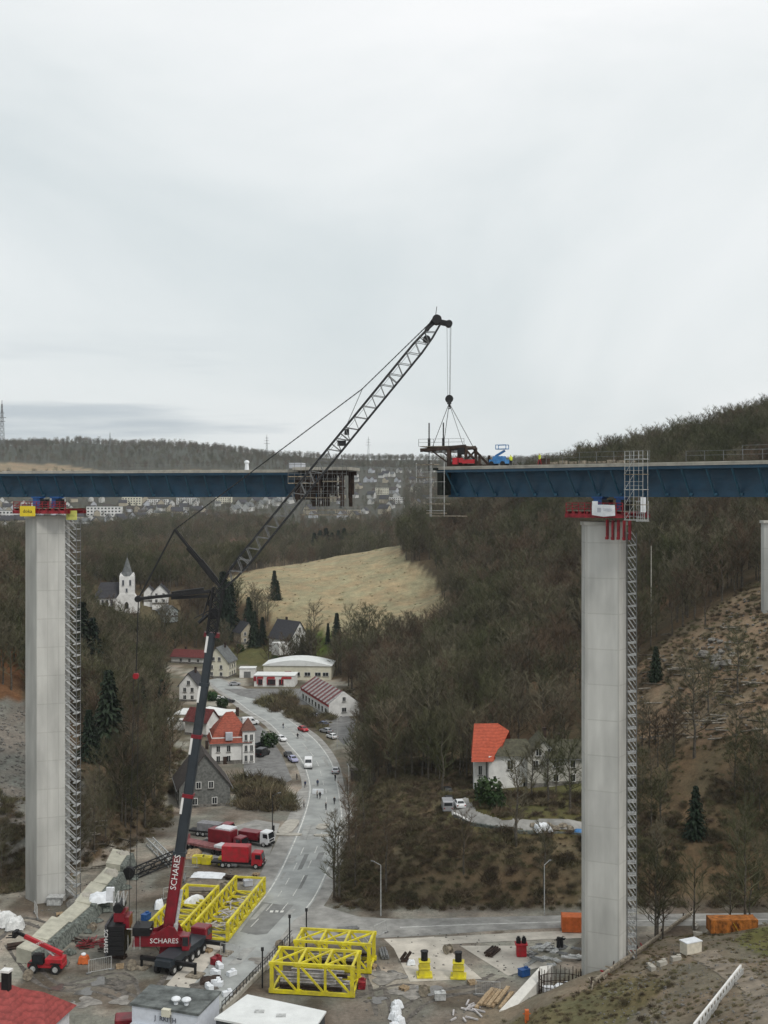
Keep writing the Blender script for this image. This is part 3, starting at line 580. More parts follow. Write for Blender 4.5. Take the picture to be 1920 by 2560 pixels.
# head platform of the left pier
X1 = (110 - CX) * YP1 / F
def head_platform(label, X, Y, rz, x0, x1, flip=False):
    t = thing('pier_head_platform', label, 'work platform', (X, Y, 0), rz)
    m = MB()
    for y in (-2.3, -1.2, 4.2, 5.2): m.box(((x0 + x1) / 2, y, 67.45 - (0.02 if y > 0 else 0)), (x1 - x0, 0.35, 0.55))
    m.build('main_beam', form_red, t)
    m = MB(); n = 9
    for i in range(n): m.box((x0 + .3 + (x1 - x0 - .6) * i / (n - 1), 1.4, 67.9), (0.3, 7.8, 0.3))
    m.build('cross_beam', form_red, t)
    m = MB(); m.box(((x0 + x1) / 2, 1.4, 68.1), (x1 - x0, 7.6, 0.08)); m.build('deck_board', wood_grey, t)
    m = MB()
    for i in range(10):
        x = x0 + .2 + (x1 - x0 - .4) * i / 9; m.beam((x, -2.45, 67.5), (x, -2.45, 69.2), 0.10)
        if i < 9: m.beam((x, -2.4, 68.2), (x + (x1 - x0 - .4) / 9, -2.4, 69.0), 0.07)
    for z in (68.4, 68.8, 69.2): m.beam((x0 + .2, -2.45, z), (x1 - .2, -2.45, z), 0.09)
    m.build('guard_rail', form_red, t)
    for x in (-1.9, 1.6): m = MB(); m.box((x, 1.6, 69.0), (1.3, 1.5, 1.7)); m.box((x, 1.6, 69.97), (1.7, 1.9, 0.24)); m.build('bearing_block', blue_paint, t)
    for x in (0.0, 2.9): m = MB(); m.box((x, 0.2, 68.9), (1.0, 1.4, 1.5)); m.build('hydraulic_jack', black, t)
    return t
hp1 = head_platform('dark red work platform with blue bearings on the head of the left pier', X1, YP1, R(-11), -4.6, 5.4)
sign('yellow_sign', 'bright yellow sign with black lettering hung from the left pier platform', 'sign', at(69, 1278, YP1 - 2.9), 2.7, 1.75, sign_yellow, R(-6), 'doka', black, 0.85)
sign('yellow_sign', 'pale yellow sign at the right corner of the left pier head', 'sign', at(179, 1288, YP1 - 1.9), 2.2, 1.6, pale_yellow, R(-24), 'doka', mat('faded_lettering', (.38, .42, .10)), 0.7)
X2 = (1517 - CX) * YP2 / F
hp2 = head_platform('red work platform with blue bearings on the head of the right pier', X2, YP2, R(-38.7), -5.2, 3.9)
for i in range(5):
    m = MB(); m.box((1.0 + i * 0.85, -1.7 - .012 * i, 65.6 - (.1 * (i % 2))), (0.22, 0.5, 2.7)); m.box((1.0 + i * .85, -1.95, 64.4), (0.3, 0.2, .35)); m.build('hanging_bracket', form_red, hp2)
b = thing('banner', 'white banner with grey print hung in front of the right pier head', 'banner', at(1508, 1276, YP2 - 3.4), R(-12))
m = MB(); m.add([(-1.5, 0, .75), (0, -.1, .78), (1.55, 0, .72), (1.6, 0, -.72), (0, -.16, -.86), (-1.5, 0, -.62), (-1.5, .04, .75), (0, -.06, .78), (1.55, .04, .72), (1.6, .04, -.72), (0, -.12, -.86), (-1.5, .04, -.62)],
 [(0, 5, 4, 1), (1, 4, 3, 2), (6, 7, 10, 11), (7, 8, 9, 10), (0, 1, 7, 6), (1, 2, 8, 7), (2, 3, 9, 8), (3, 4, 10, 9), (4, 5, 11, 10), (5, 0, 6, 11)]); m.build('cloth', tarp_white, b)
m = MB(); grey_print = mat('grey_print', (.50, .52, .58), .8, var=.1)
m.box((-.55, -.115, .05), (.5, .02, .62)); m.box((.55, -.115, .2), (1.2, .02, .12)); m.box((.6, -.12, -.02), (1.2, .02, .1)); m.build('print', grey_print, b)
m = MB(); m.box((-1.1, 0.1, 1.0), (.75, .3, .5)); m.build('roll', tarp_white, b)

# stair towers
def stair_tower(label, X, Y, z0, z1, w, d, rz, lift=2.0, m=galv):
    t = thing('stair_tower', label, 'scaffold', (X, Y, 0), rz); n = int((z1 - z0) / lift)
    for (x, y) in ((-w / 2, -d / 2), (w / 2, -d / 2), (w / 2, d / 2), (-w / 2, d / 2)):
        p = MB(); p.beam((x, y, z0), (x, y, z1), 0.10); p.build('standard', galv_dark, t)
    for k in range(n):
        z = z0 + k * lift; s = MB(); sgn = 1
        s.beam((-w / 2 + .1, -d / 2 + .35, z + lift), (w / 2 - .1, -d / 2 + .35, z + .12), 0.6, 0.14); s.beam((-w / 2 + .1, -d / 2 + .05, z + lift + .9), (w / 2 - .1, -d / 2 + .05, z + 1.0), 0.06, .10)
        s.build('stair_flight', m, t)
        q = MB(); q.box((w / 2 - .3, 0, z + .05), (.7, d, .14)); q.build('landing', m, t); q = MB(); q.box((-w / 2 + .3, 0, z + lift - .02), (.7, d, .12)); q.build('landing', m, t)
        h = MB()
        for zz in (.5, 1.0): h.beam((-w / 2, -d / 2, z + zz), (w / 2, -d / 2, z + zz), 0.05); h.beam((w / 2, -d / 2, z + zz), (w / 2, d / 2, z + zz), .05)
        h.build('guard_rail', galv_dark, t)
    return t
stair_tower('galvanised stair tower climbing the right side of the left pier', (180 - CX) * (YP1 + 1) / F, YP1 + 1.0, 0.4, 66.4, 2.3, 2.0, R(-6))
stair_tower('slim ladder scaffold climbing the right side of the right pier', (1581 - CX) * (YP2 + 1) / F, YP2 + 1.4, 5.5, 65.0, 1.25, 1.5, R(-10), 1.7)
def frame_scaffold(name, label, loc, rz, w, d, z0, levels, lift=1.9, m=galv, bays=2, cover=None):
    t = thing(name, label, 'scaffold', loc, rz); top = z0 + levels * lift
    s = MB()
    for i in range(bays + 1):
        for y in (0, d): s.beam((w * i / bays, y, z0), (w * i / bays, y, top + 1.1), 0.055)
    s.build('standard', m, t)
    for k in range(levels + 1):
        q = MB(); q.box((w / 2, d / 2, z0 + k * lift), (w + .2, d + .1, .09)); q.build('platform', wood_grey if k % 2 else m, t)
        r = MB()
        for zz in (.5, 1.05): r.beam((0, 0, z0 + k * lift + zz), (w, 0, z0 + k * lift + zz), .04)
        if k < levels: r.beam((0, -.02, z0 + k * lift), (w / bays, -.02, z0 + (k + 1) * lift), .04)
        r.build('guard_rail', m, t)
    return t
xs, ys = 1560, YP2 - 1.2
frame_scaffold('frame_scaffold', 'tall frame scaffold rising past the right deck above the right pier', ((1562 - CX) * 158.2 / F, 158.2, 0), R(-38.7), 2.6, 1.4, 67.0, 4, 2.0)
frame_scaffold('frame_scaffold', 'narrow scaffold bay with a white sheet beside the right pier head', ((1592 - CX) * 160 / F, 160, 0), R(-38.7), 1.1, 1.2, 66.8, 1, 1.6)
m = MB(); m.box((1610 and 0, 0, 0), (.7, .12, 2.0)); tp = m.build('scaffold_sheet', tarp_white, loc=at(1608, 1262, 159)); tag(tp, 'narrow white sheet hung on the scaffold beside the right pier head', 'sheet')

# formwork at the open end of the left deck (brown box) and hanging scaffolds
E = thing('formwork_carriage', 'dark brown formwork carriage wrapped round the open end of the left deck', 'formwork', (at(740, 1243, 200)[0], 200.0, 0), R(-11))
m = MB()
for x in (3.2, 4.0, 8.0): m.box((x, -.4, 71.2), (.55, .5, 5.6)); m.box((x, 6.0, 71.2), (.55, .5, 5.6))
m.box((5.4, -.42, 74.05), (7.2, .6, .7)); m.box((5.4, 6.0, 74.05), (7.2, .6, .7)); 
for q in range(9): m.box((3.0 + q * .72, 1.0 + rng.uniform(0, 4), 70.6 + rng.uniform(.5, 2.2)), (rng.uniform(.2, .5), .3, rng.uniform(2.0, 5.2)))
for q in range(8): m.beam((2.6 + rng.uniform(0, 5), rng.uniform(-.3, 5), 69.4 + rng.uniform(0, 4)), (3.4 + rng.uniform(0, 5), rng.uniform(-.3, 5), 69.8 + rng.uniform(0, 4)), .22)
m.box((4.6, 3.6, 72.2), (1.4, 3.6, 3.4)); m.build('steel_frame', rust, E)
m = MB(); m.box((4.6, 2.6, 74.72), (9.6, 8.2, .5)); m.build('shuttering_deck', pale_conc, E)
m = MB(); m.beam((.2, -.9, 69.2), (3.2, -.9, 73.4), .25); m.beam((3.0, -.9, 69.2), (.2, -.9, 73.4), .2); m.box((1.6, -.2, 71.4), (3.2, 1.0, 3.6)); m.build('brace', rust, E)
m = MB()
for i, (z, x0, x1) in enumerate(((73.4, -.8, 3), (72.3, -.8, 4.2), (69.9, 1.4, 7.5), (72.6, 5.0, 8), (67.9, 2, 9.0), (67.1, 1.2, 9.2))): m = MB(); m.box(((x0 + x1) / 2, -1.5, z), (x1 - x0, 1.2, .16)); m.build('platform', wood_grey, E)
m = MB()
for x in (-.8, .3, 1.4, 2.2, 3.0, 4.4, 5.2, 5.9, 6.7, 7.5, 8.4, 9.1): m.beam((x, -2.05, 67.1 if x > 1 else 72.3), (x, -2.05, 76.2 if x < 2 else 75.6), .06)
for q in range(10): m.beam((1.4 + q * .75, -2.07, 67.2 + (q % 3) * 2.4), (2.4 + q * .75, -2.07, 69.3 + (q % 3) * 2.4), .05)
for z in (73.0, 73.9, 70.6, 71.0, 68.5, 68.0, 69.4, 71.8, 75.4): m.beam((-.8 if z > 72 else 1.4, -2.06, z), (9.1 if z < 74.5 else 9.2, -2.06, z), .06)
m.build('scaffold_tube', galv_dark, E)
m = MB(); m.box((.2, .2, 75.25), (2.2, 2.5, .9)); m.build('tool_box', grey_wall, E)
S = thing('hanging_scaffold', 'light scaffold hung round the open end of the right deck', 'scaffold', (at(1092, 1243, 181)[0], 181.2, 0), R(-38.7))
m = MB()
for (z, x0, x1) in ((74.9, -2.8, .6), (73.0, -2.8, -.2), (69.0, -.8, 2.6), (67.6, -.9, 2.0), (67.2, .1, 5.7)): m = MB(); m.box(((x0 + x1) / 2, -.8, z), (x1 - x0, 1.3, .14)); m.build('platform', wood_grey, S)
m = MB()
for x in (-2.8, -.2, 0.05, 2.4): m.beam((x, -1.4, 67.1 if x > -2 else 72.2), (x, -1.4, 75.2), .075)
for z in (68.0, 69.9, 72.3, 73.8): m.beam((-2.8 if z > 72 else -.9, -1.42, z), (2.6, -1.42, z), .055)
m.build('scaffold_tube', galv, S)
m = MB(); m.box((-0.55, 4.0, 72.1), (.9, 5.0, 3.6)); m.box((-0.55, 3.5, 74.25), (1.0, 6.2, .4)); m.build('end_formwork', mat('dark_green_steel', (.03, .035, .028), .7, var=.3), S)

# lifting frame on the right deck
D0 = Vector((at(1120, 1160, 183)[0], 185.0, 74.55))
LFr = thing('lifting_rig', 'dark brown steel lifting frame standing on the open end of the right deck', 'lifting frame', D0, R(-22))
m = MB()
for y in (0, 5):
    m.beam((-4.4, y, 2.75), (3.0, y, 3.25), .42, .55); m.beam((0.3, y, 0), (0.3, y, 3.0), .55); m.beam((2.6, y, 3.1), (5.4, y, .2), .32); m.beam((.3, y, .3), (3.1, y, 2.9), .25); m.beam((3.0, y, 0), (3.0, y, 3.2), .4); m.beam((0, y, .3), (5.6, y, .3), .4, .5)
    m.beam((-.1, y, .9), (-2.6, y, 2.7), .2); m.beam((5.2, y, 0), (5.2, y, 2.0), .35)
m.build('truss', rust, LFr)
m = MB()
for x in (-4.2, -2.6, -1.0, .3, 1.6, 3.0): m.beam((x, -.3, 2.95 + x * .06), (x, 5.3, 2.95 + x * .06), .3)
m.build('cross_beam', rust, LFr)
m = MB(); m.box((-.8, 2.5, 3.32), (7.4, 5.4, .10)); m.build('deck_board', wood_grey, LFr)
railing(LFr, -4.6, 2.8, -.3, 3.3, 1.15, 1.85)
for x in (-3.2, -.85):
    m = MB(); m.beam((x, .6, 3.0), (x, .6, 7.0), .16); m.beam((x, .6, 3.2), (x, .6, 4.6), .32); m.build('tension_rod', dark_steel, LFr)
m = MB(); m.beam((-3.2, .6, 3.0), (-3.2, .6, -.8), .12); m.build('tension_rod', dark_steel, LFr)
m = MB(); m.box((1.5, -.55, 1.0), (.8, .5, 1.0)); m.box((3.6, -.6, .9), (1.9, .5, .6)); m.box((2.4, -.62, 1.1), (.6, .4, .7)); m.build('hydraulic_pack', bright_red, LFr)
for i in range(5): m = MB(); m.box((-2.8 + i * 1.0, 2, 2.55), (.5, 3, .35)); m.build('white_bundle', tarp_white, LFr)
m = MB(); m.box((2.3, .2, 2.5), (1.1, 1.2, 1.0)); m.build('winch_housing', black, LFr)
HX, HZ, HYY = (1123 - CX) * 187 / F, CAMZ - (1003 - HY) * 187 / F, 187.0
SL = MB()
for (x, y, z) in ((-2.4, 0, 3.3), (-2.4, 5, 3.3), (2.6, 0, 3.3), (2.6, 5, 3.3)):
    ca, sa = math.cos(R(-22)), math.sin(R(-22)); SL.tube((HX, HYY, HZ - .3), (D0.x + x * ca - y * sa, D0.y + x * sa + y * ca, D0.z + z), .05, n=4)
tag(SL.build('lifting_sling', dark_steel), 'four thin dark slings between the hook block and the lifting frame', 'sling')

# people on and around the site
def person(label, loc, rz, top, legs, head=None, pose=0, group=None, vest=False, s=1.0):
    me = bpy.data.meshes.new('person'); sw = .14 if pose else .03
    V = [(0, 0, .95), (0, 0, 1.18), (0, .0, 1.42), (0, .0, 1.52), (0, .02, 1.62), (0, .03, 1.75)]; Rr = [.15, .14, .15, .065, .105, .07]; E_ = [(0, 1), (1, 2), (2, 3), (3, 4), (4, 5)]
    for sd in (-1, 1):
        b0 = len(V); k = sd * sw
        V += [(sd * .10, 0, .88), (sd * .11, k * 1.0 + .02, .48), (sd * .11, k * 1.6 - .02, .07), (sd * .11, k * 1.6 + .14, .04)]; Rr += [.105, .075, .05, .045]; E_ += [(0, b0), (b0, b0 + 1), (b0 + 1, b0 + 2), (b0 + 2, b0 + 3)]
        b1 = len(V); a = -k
        V += [(sd * .20, 0, 1.40), (sd * .26, a * .7, 1.12), (sd * .25, a * 1.2 + .10, .90), (sd * .25, a * 1.3 + .13, .80)]; Rr += [.07, .052, .042, .04]; E_ += [(2, b1), (b1, b1 + 1), (b1 + 1, b1 + 2), (b1 + 2, b1 + 3)]
    me.from_pydata([(x * s, y * s, z * s) for x, y, z in V], E_, [])
    o = bpy.data.objects.new('person', me); C.objects.link(o)
    md = o.modifiers.new('skin', 'SKIN')
    if not me.skin_vertices: me.attributes
    for i, r in enumerate(Rr): me.skin_vertices[0].data[i].radius = (r * s, r * s)
    me.skin_vertices[0].data[0].use_root = True
    sb = o.modifiers.new('sub', 'SUBSURF'); sb.levels = 1; sb.render_levels = 1
    dg = bpy.context.evaluated_depsgraph_get(); ev = o.evaluated_get(dg); nm = bpy.data.meshes.new_from_object(ev)
    o.modifiers.clear(); o.data = nm
    for q in (top, legs, skin_m, head or bark): nm.materials.append(q)
    for p in nm.polygons:
        c = p.center / s
        p.material_index = 1 if c.z < .93 and abs(c.x) < .19 else 3 if (c.z > 1.70 or (c.z > 1.58 and c.y < -.02)) else 2 if c.z > 1.50 or (c.z < .86 and abs(c.x) >= .19) else 0
        p.use_smooth = True
    o.location = loc; o.rotation_euler = (0, 0, rz)
    return tag(o, label, 'person', group)
# ------------------------------------------------------------------ the mobile crane
CYA, CYB = 181.5, 187.0
def cp(px, py, f): return Vector(P3(px, py, CYA + (CYB - CYA) * f))      # a point in the crane's working plane
CR = thing('mobile_crane', 'huge dark red mobile crane with raised telescopic boom and black lattice jib beside the road', 'crane', (0, 0, 0))
foot, head, tip = cp(412, 2395, 0), cp(546, 1470, .18), cp(1098, 805, 1)
bd = (head - foot).normalized(); side = Vector((bd.z, 0, -bd.x)).normalized()
def along(t): return foot + (head - foot) * t
for i, (t0, t1, w, mm) in enumerate(((-.01, .285, 1.75, crane_red), (.275, .44, 1.55, slate_steel), (.43, .60, 1.45, slate_steel), (.59, .74, 1.32, slate_steel), (.73, .875, 1.2, slate_steel))):
    m = MB(); m.beam(along(t0), along(t1), w, w * 1.05, up=(0, 1, 0)); o = m.build('boom_section', mm, CR, bevel=.22)
    m = MB(); m.beam(along(t1 - .006), along(t1 + .004), w * 1.08, w * 1.12, up=(0, 1, 0)); m.build('boom_collar', crane_red if i in (1, 2) else slate_steel, o)
    if i > 0:
        m = MB(); p = along(t1 - .05) - side * (w / 2 - .1) - Vector((0, w / 2 + .05, 0)); m.beam(p, p + bd * 2.6, .34, .04, up=(0, 1, 0)); m.build('white_stripe', white_wall, o)
m = MB(); w = .95                                       # dark latticed adapter at the boom head
for a in (-1, 1):
    for b_ in (-1, 1): m.beam(along(.875) + side * a * .65 + Vector((0, b_ * .65, 0)), head + side * a * .8 + Vector((0, b_ * .8, 0)), .26)
for k in range(6):
    t0, t1 = .875 + k * .021, .875 + (k + 1) * .021
    for a, b_ in ((-1, -1), (1, -1), (-1, 1), (1, 1)):
        m.beam(along(t0) + side * a * .7 + Vector((0, b_ * .7, 0)), along(t1) + side * -a * .7 + Vector((0, b_ * .7, 0)), .14)
m.box(along(.93), (1.0, .9, 1.6)); m.beam(along(.95) - side * 1.2, along(.985) - side * .4, .5); m.build('boom_head', black, CR)
m = MB(); m.beam(along(.872) - side * 1.1, along(.874) + side * 1.2, 1.0, .7); m.build('head_collar', crane_red, CR)
m = MB(); m.tube(along(.90) - side * 1.9 , along(.99) - side * 1.1, .12, n=5); m.tube(along(.90) - side * 2.2, along(.925) - side * 1.0, .3, n=6); m.beam(along(.91) - side * 3.0, along(.94) - side * .6, .16); m.build('luffing_gear', dark_steel, CR)
# luffing jib: four chords with zig-zag lacing
ja = cp(556, 1468, .2); jd = (tip - ja).normalized(); js = Vector((-jd.z, 0, jd.x)).normalized(); JL = (tip - ja).length; jy = Vector((0, 1, 0))
def jw(t): return .95 * min(1, .35 + t * 9, .35 + (1 - t) * 9)
m = MB(); N = 46
for a in (-1, 1):
    for b_ in (-1, 1):
        pts = [ja + jd * JL * t + js * a * jw(t) + jy * b_ * jw(t) for t in (0, .05, .1, .5, .9, .95, 1)]
        for p, q in zip(pts, pts[1:]): m.beam(p, q, .23)
m.build('jib_chord', dark_steel, CR)
m = MB()
for k in range(N):
    t0, t1 = .03 + .94 * k / N, .03 + .94 * (k + 1) / N; a = 1 if k % 2 else -1
    for b_ in (-1, 1):
        m.beam(ja + jd * JL * t0 + js * a * jw(t0) + jy * b_ * jw(t0), ja + jd * JL * t1 - js * a * jw(t1) + jy * b_ * jw(t1), .10)
        m.beam(ja + jd * JL * t0 + js * b_ * jw(t0) + jy * a * jw(t0), ja + jd * JL * t1 + js * b_ * jw(t1) - jy * a * jw(t1), .09)
for t in (.10, .30, .52, .56, .78, .93):
    for b_ in (-1, 1): m.beam(ja + jd * JL * t - js * jw(t) + jy * b_ * jw(t), ja + jd * JL * t + js * jw(t) + jy * b_ * jw(t), .18 if t in (.52, .56) else .12)
m.build('jib_lacing', galv_dark, CR)
m = MB(); m.box(ja + jd * JL * .54 - js * .2, (1.3, 1.2, .8)); m.box(ja + jd * JL * .575 + js * .3, (.7, 1.0, .9)); m.build('jib_joint', dark_steel, CR)
m = MB(); m.tube(tip - jy * .9 + js * .5, tip + jy * .9 + js * .5, .75, n=12); q = tip + Vector((1.5, 0, -.3)); m.tube(q - jy * .7, q + jy * .7, .55, n=12); m.beam(tip, q, .8); m.beam(tip - jd * 2.4 + js * .7, tip + js * .9, .6); m.tube(tip - jd * 3.4 - js * .2 - jy * .6, tip - jd * 3.4 - js * .2 + jy * .6, .6, n=10)
m.tube(tip + js * .8, tip + js * .8 + Vector((.25, 0, 1.9)), .05, n=4); m.build('jib_head', black, CR)
sa_, sb_ = cp(437, 1324, 0), cp(346, 1497, 0)           # tips of the two luffing struts
m = MB()
for b_ in (-1, 1): m.beam(cp(552, 1468, .18) + jy * b_ * .8, sa_ + jy * b_ * .35, .34)
m.beam(cp(515, 1420, .1), cp(470, 1368, .05), .75); m.beam(cp(540, 1452, .1), cp(500, 1402, .05), .9); m.build('luffing_strut', black, CR)
m = MB()
for b_ in (-1, 1): m.beam(cp(525, 1478, .15) + jy * b_ * .5, sb_ + jy * b_ * .45, .42)
m.beam(cp(510, 1475, .1), cp(430, 1485, .05), .9, .75); m.beam(cp(520, 1490, .1), cp(428, 1495, .05), .45); m.tube(sb_ - jy * .6, sb_ + jy * .6, .5, n=10); m.build('luffing_strut', black, CR)
mid = cp(906, 972, .7)
m = MB()
for b_ in (-.35, .35):
    m.tube(sa_ + jy * b_, mid + jy * b_, .045, n=4); m.tube(mid + jy * b_, tip + js * .9 + jy * b_, .045, n=4)
for k in range(46):                                     # pendant links
    p = sa_ + (mid - sa_) * (k / 46); m.box(p, (.15, .8, .15))
for k in range(22): p = mid + (tip + js * .9 - mid) * (k / 22); m.box(p, (.15, .8, .15))
m.build('pendant', dark_steel, CR)
m = MB(); m.tube(mid, ja + jd * JL * .585 + js * .9, .05, n=4); m.tube(cp(740, 1230, .4), cp(1050, 850, .95), .03, n=3); m.build('pendant_post', galv_dark, CR)
m = MB()
for b_ in (-.4, .4): m.tube(sa_ + jy * b_, sb_ + jy * b_, .07, n=4)
hk2 = cp(340, 1690, 0)
m.tube(sb_, hk2, .08, n=4)
for d_ in (-.35, .35): m.tube(hk2 + Vector((d_, 0, -.5)), cp(331, 2335, 0) + Vector((d_ * 1.6, 0, 0)), .05, n=3)
m.tube(cp(344, 2300, 0), cp(406, 2390, 0), .05, n=3); m.build('luffing_rope', dark_steel, CR)
m = MB(); m.box(hk2, (.6, .5, .8)); m.tube(hk2 - jy * .35, hk2 + jy * .35, .45, n=10); m.build('pulley_block', mat('block_red', (.30, .012, .02), .5), CR)
m = MB()
for d_ in (-.55, 0.15, .35): m.tube(tip + Vector((1.6 + d_ * .7, 0, -.8)), (HX + d_ * .4, HYY, HZ + .7), .035, n=3)
m.build('hoist_rope', galv_dark, CR)
hk = thing('hook_block', 'round dark hook block hanging from the jib tip above the lifting frame', 'hook block', (HX, HYY, HZ))
m = MB(); m.tube((0, -.45, .35), (0, .45, .35), .62, n=14); m.tube((0, -.3, .35), (0, .3, .35), .30, n=10); m.build('sheave', black, hk)
m = MB(); m.box((0, 0, .1), (.62, 1.0, 1.1), taper=.8); m.build('cheek_plate', dark_steel, hk)
m = MB(); m.path([(0, 0, -.4), (0, 0, -.75), (.2, 0, -.95), (.12, 0, -1.15), (-.12, 0, -1.15)], [.12, .14, .13, .1, .05], 6); m.build('hook', dark_steel, hk)
# slewing superstructure
bx = foot.x; yb = CYA
for y_ in (-1.6, 1.25):
    m = MB(); m.extr_y([(bx - 4.6, 2.6), (bx + 3.0, 2.6), (bx + 2.4, 4.2), (bx + 1.7, 5.4), (bx + .9, 5.7), (bx - .4, 5.0), (bx - 1.4, 4.4), (bx - 4.4, 4.1)], yb + y_, yb + y_ + .35); m.build('side_plate', crane_red, CR)
m = MB(); m.box((bx - .8, yb, 3.3), (7.4, 2.4, 1.3)); m.build('turntable_frame', crane_red, CR)
text('lettering', 'SCHARES', 1.05, white_wall, CR, (bx + .2, yb - 1.63, 3.45), (R(90), 0, 0), .015)
pt = along(.236) - Vector((0, 1.02, 0)) - side * .1
text('lettering', 'SCHARES', 1.3, white_wall, CR, pt, (R(90), -math.atan2(bd.z, bd.x), 0), .015)
m = MB(); p = foot + Vector((1.2, -.9, .8)); m.tube(p, along(.19) + side * 1.1 - Vector((0, .6, 0)), .24, n=8); m.tube(p, along(.10) + side * 1.05 - Vector((0, .8, 0)), .36, n=8); m.build('luffing_cylinder', galv, CR)
m = MB()
for k in range(6): m.box((bx - 6.9, yb + .01 * k, 2.0 + k * .72), (2.5, 5.2, .68))
m.build('counterweight', black, CR)
m = MB(); m.box((bx - 8.3, yb - .2, 3.9), (.3, 5.2, 4.6)); m.build('counterweight_plate', mat('dark_grey', (.06, .06, .065)), CR)
text('lettering', 'SCHARES', .85, white_wall, CR, (bx - 8.28, yb - 2.83, 3.9), (R(90), R(90), 0), .012)
m = MB(); m.box((bx - 6.6, yb, 6.9), (1.6, 3.0, 1.3)); m.box((bx - 5.6, yb, 6.0), (.9, 2.6, 1.8)); m.build('winch_frame', crane_red, CR)
m = MB(); m.tube((bx - 6.8, yb - 1.4, 8.2), (bx - 6.8, yb + 1.4, 8.2), .75, n=12); m.build('winch_drum', black, CR)
for x in (-7.6, -6.9, -6.1): m = MB(); m.beam((bx + x, yb - .5, 8.4), (bx + x, yb - .5, 10.6), .22); m.beam((bx + x, yb - .5, 8.5), (bx + x + .6, yb - .5, 10.5), .12); m.build('ballast_bracket', galv, CR)
m = MB(); m.box((bx - 8.5, yb + 1.2, 9.6), (1.2, .5, 2.0)); m.build('control_box', tarp_white, CR)
m = MB(); m.box((bx - 3.2, yb - .4, 4.9), (2.6, 3.0, 1.2)); m.build('engine_housing', black, CR)
m = MB()
for i in range(3): m.beam((bx - 5.2 + i * .9, yb - 1.7, 2.2), (bx - 5.2 + i * .9, yb - 1.7, 4.4), .08)
m.beam((bx - 5.4, yb - 1.7, 5.3), (bx - 1.6, yb - 1.7, 5.3), .12); m.build('walkway_rail', galv, CR)
# carrier, wheels, cab, outriggers (lies along the road)
rc = R(90 - 20); cc = Vector((bx + 2.9, yb - .2, 0))
def cl(x, y, z): return (cc.x + x * math.cos(rc) - y * math.sin(rc), cc.y + x * math.sin(rc) + y * math.cos(rc), z)
m = MB(); m.box(cl(0, 0, 1.7), (12.6, 2.6, .9), rc); m.box(cl(-.6, 0, 2.3), (10, 2.9, .3), rc); m.build('carrier_frame', slate_steel, CR)
for k in range(6):
    for s_ in (-1, 1):
        x = -5.4 + k * 1.8; m = MB(); m.tube(cl(x, s_ * 1.02, .72), cl(x, s_ * 1.55, .72), .72, n=16); wh = m.build('wheel', rubber, CR)
        m = MB(); m.tube(cl(x, s_ * 1.54, .72), cl(x, s_ * 1.58, .72), .36, n=12); m.build('rim', galv, wh)
m = MB(); m.box(cl(5.5, 0, 2.3), (2.2, 2.7, 2.4), rc); cab = m.build('driver_cab', crane_red, CR, bevel=.15)
m = MB(); m.box(cl(6.6, 0, 2.7), (.1, 2.3, 1.0), rc); m.box(cl(5.7, -1.36, 2.7), (1.4, .06, .9), rc); m.box(cl(5.7, 1.36, 2.7), (1.4, .06, .9), rc); m.build('window', glass, cab)
m = MB(); m.box((bx + 3.6, yb - 2.1, 3.6), (1.1, 1.9, 2.2)); oc = m.build('operator_cab', crane_red, CR, bevel=.1)
m = MB(); m.box((bx + 3.6, yb - 3.08, 3.9), (.85, .06, 1.3)); m.box((bx + 4.17, yb - 2.1, 3.9), (.06, 1.5, 1.3)); m.build('window', glass, oc)
for (x, s_) in ((-4.6, -1), (-4.6, 1), (4.4, -1), (4.4, 1)):
    m = MB(); m.beam(cl(x, s_ * 1.2, 1.55), cl(x, s_ * 4.6, 1.55), .62, .55); m.tube(cl(x, s_ * 4.5, 0.1), cl(x, s_ * 4.5, 1.9), .2, n=8); o = m.build('outrigger', black, CR)
    m = MB(); m.box(cl(x, s_ * 4.5, .14), (2.2, 2.2, .22), rc); m.build('outrigger_pad', wood_grey, o)

# dismantled jib lengths lying left of the boom
def lattice(name, label, a, b, w, mm, n=8):
    t = thing(name, label, 'lattice section', (0, 0, 0)); a, b = Vector(a), Vector(b); d = (b - a); u = Vector((-d.y, d.x, 0)).normalized(); zz = Vector((0, 0, 1))
    m = MB()
    for i in (-1, 1):
        for j in (0, 1): m.beam(a + u * i * w / 2 + zz * j * w, b + u * i * w / 2 + zz * j * w, .2)
    m.build('chord', mm, t); m = MB()
    for k in range(n):
        p, q = a + d * k / n, a + d * (k + 1) / n; s_ = 1 if k % 2 else -1
        for i in (-1, 1): m.beam(p + u * i * w / 2 + zz * (w if s_ > 0 else 0), q + u * i * w / 2 + zz * (0 if s_ > 0 else w), .12)
        for j in (0, 1): m.beam(p + u * s_ * w / 2 + zz * j * w, q - u * s_ * w / 2 + zz * j * w, .12)
    m.build('lacing', mm, t); return t
def gz(px, py, dz=.1): x, y, z = G(px, py); return (x, y, z + dz)
lattice('jib_section', 'white lattice jib section lying on the bank above the black one', gz(374, 2112), gz(430, 2168), 1.3, galv, 7)
lattice('jib_section', 'black and white lattice jib section lying across the yard behind the boom', gz(335, 2195), gz(440, 2162, 1.0), 1.5, dark_steel, 8)
m = MB(); p = gz(322, 2198, .9); m.tube((p[0], p[1] - .5, p[2] + .3), (p[0], p[1] + .5, p[2] + .3), 1.1, n=14); tag(m.build('cable_drum', black), 'round black cable drum at the left end of the black jib section', 'cable drum')

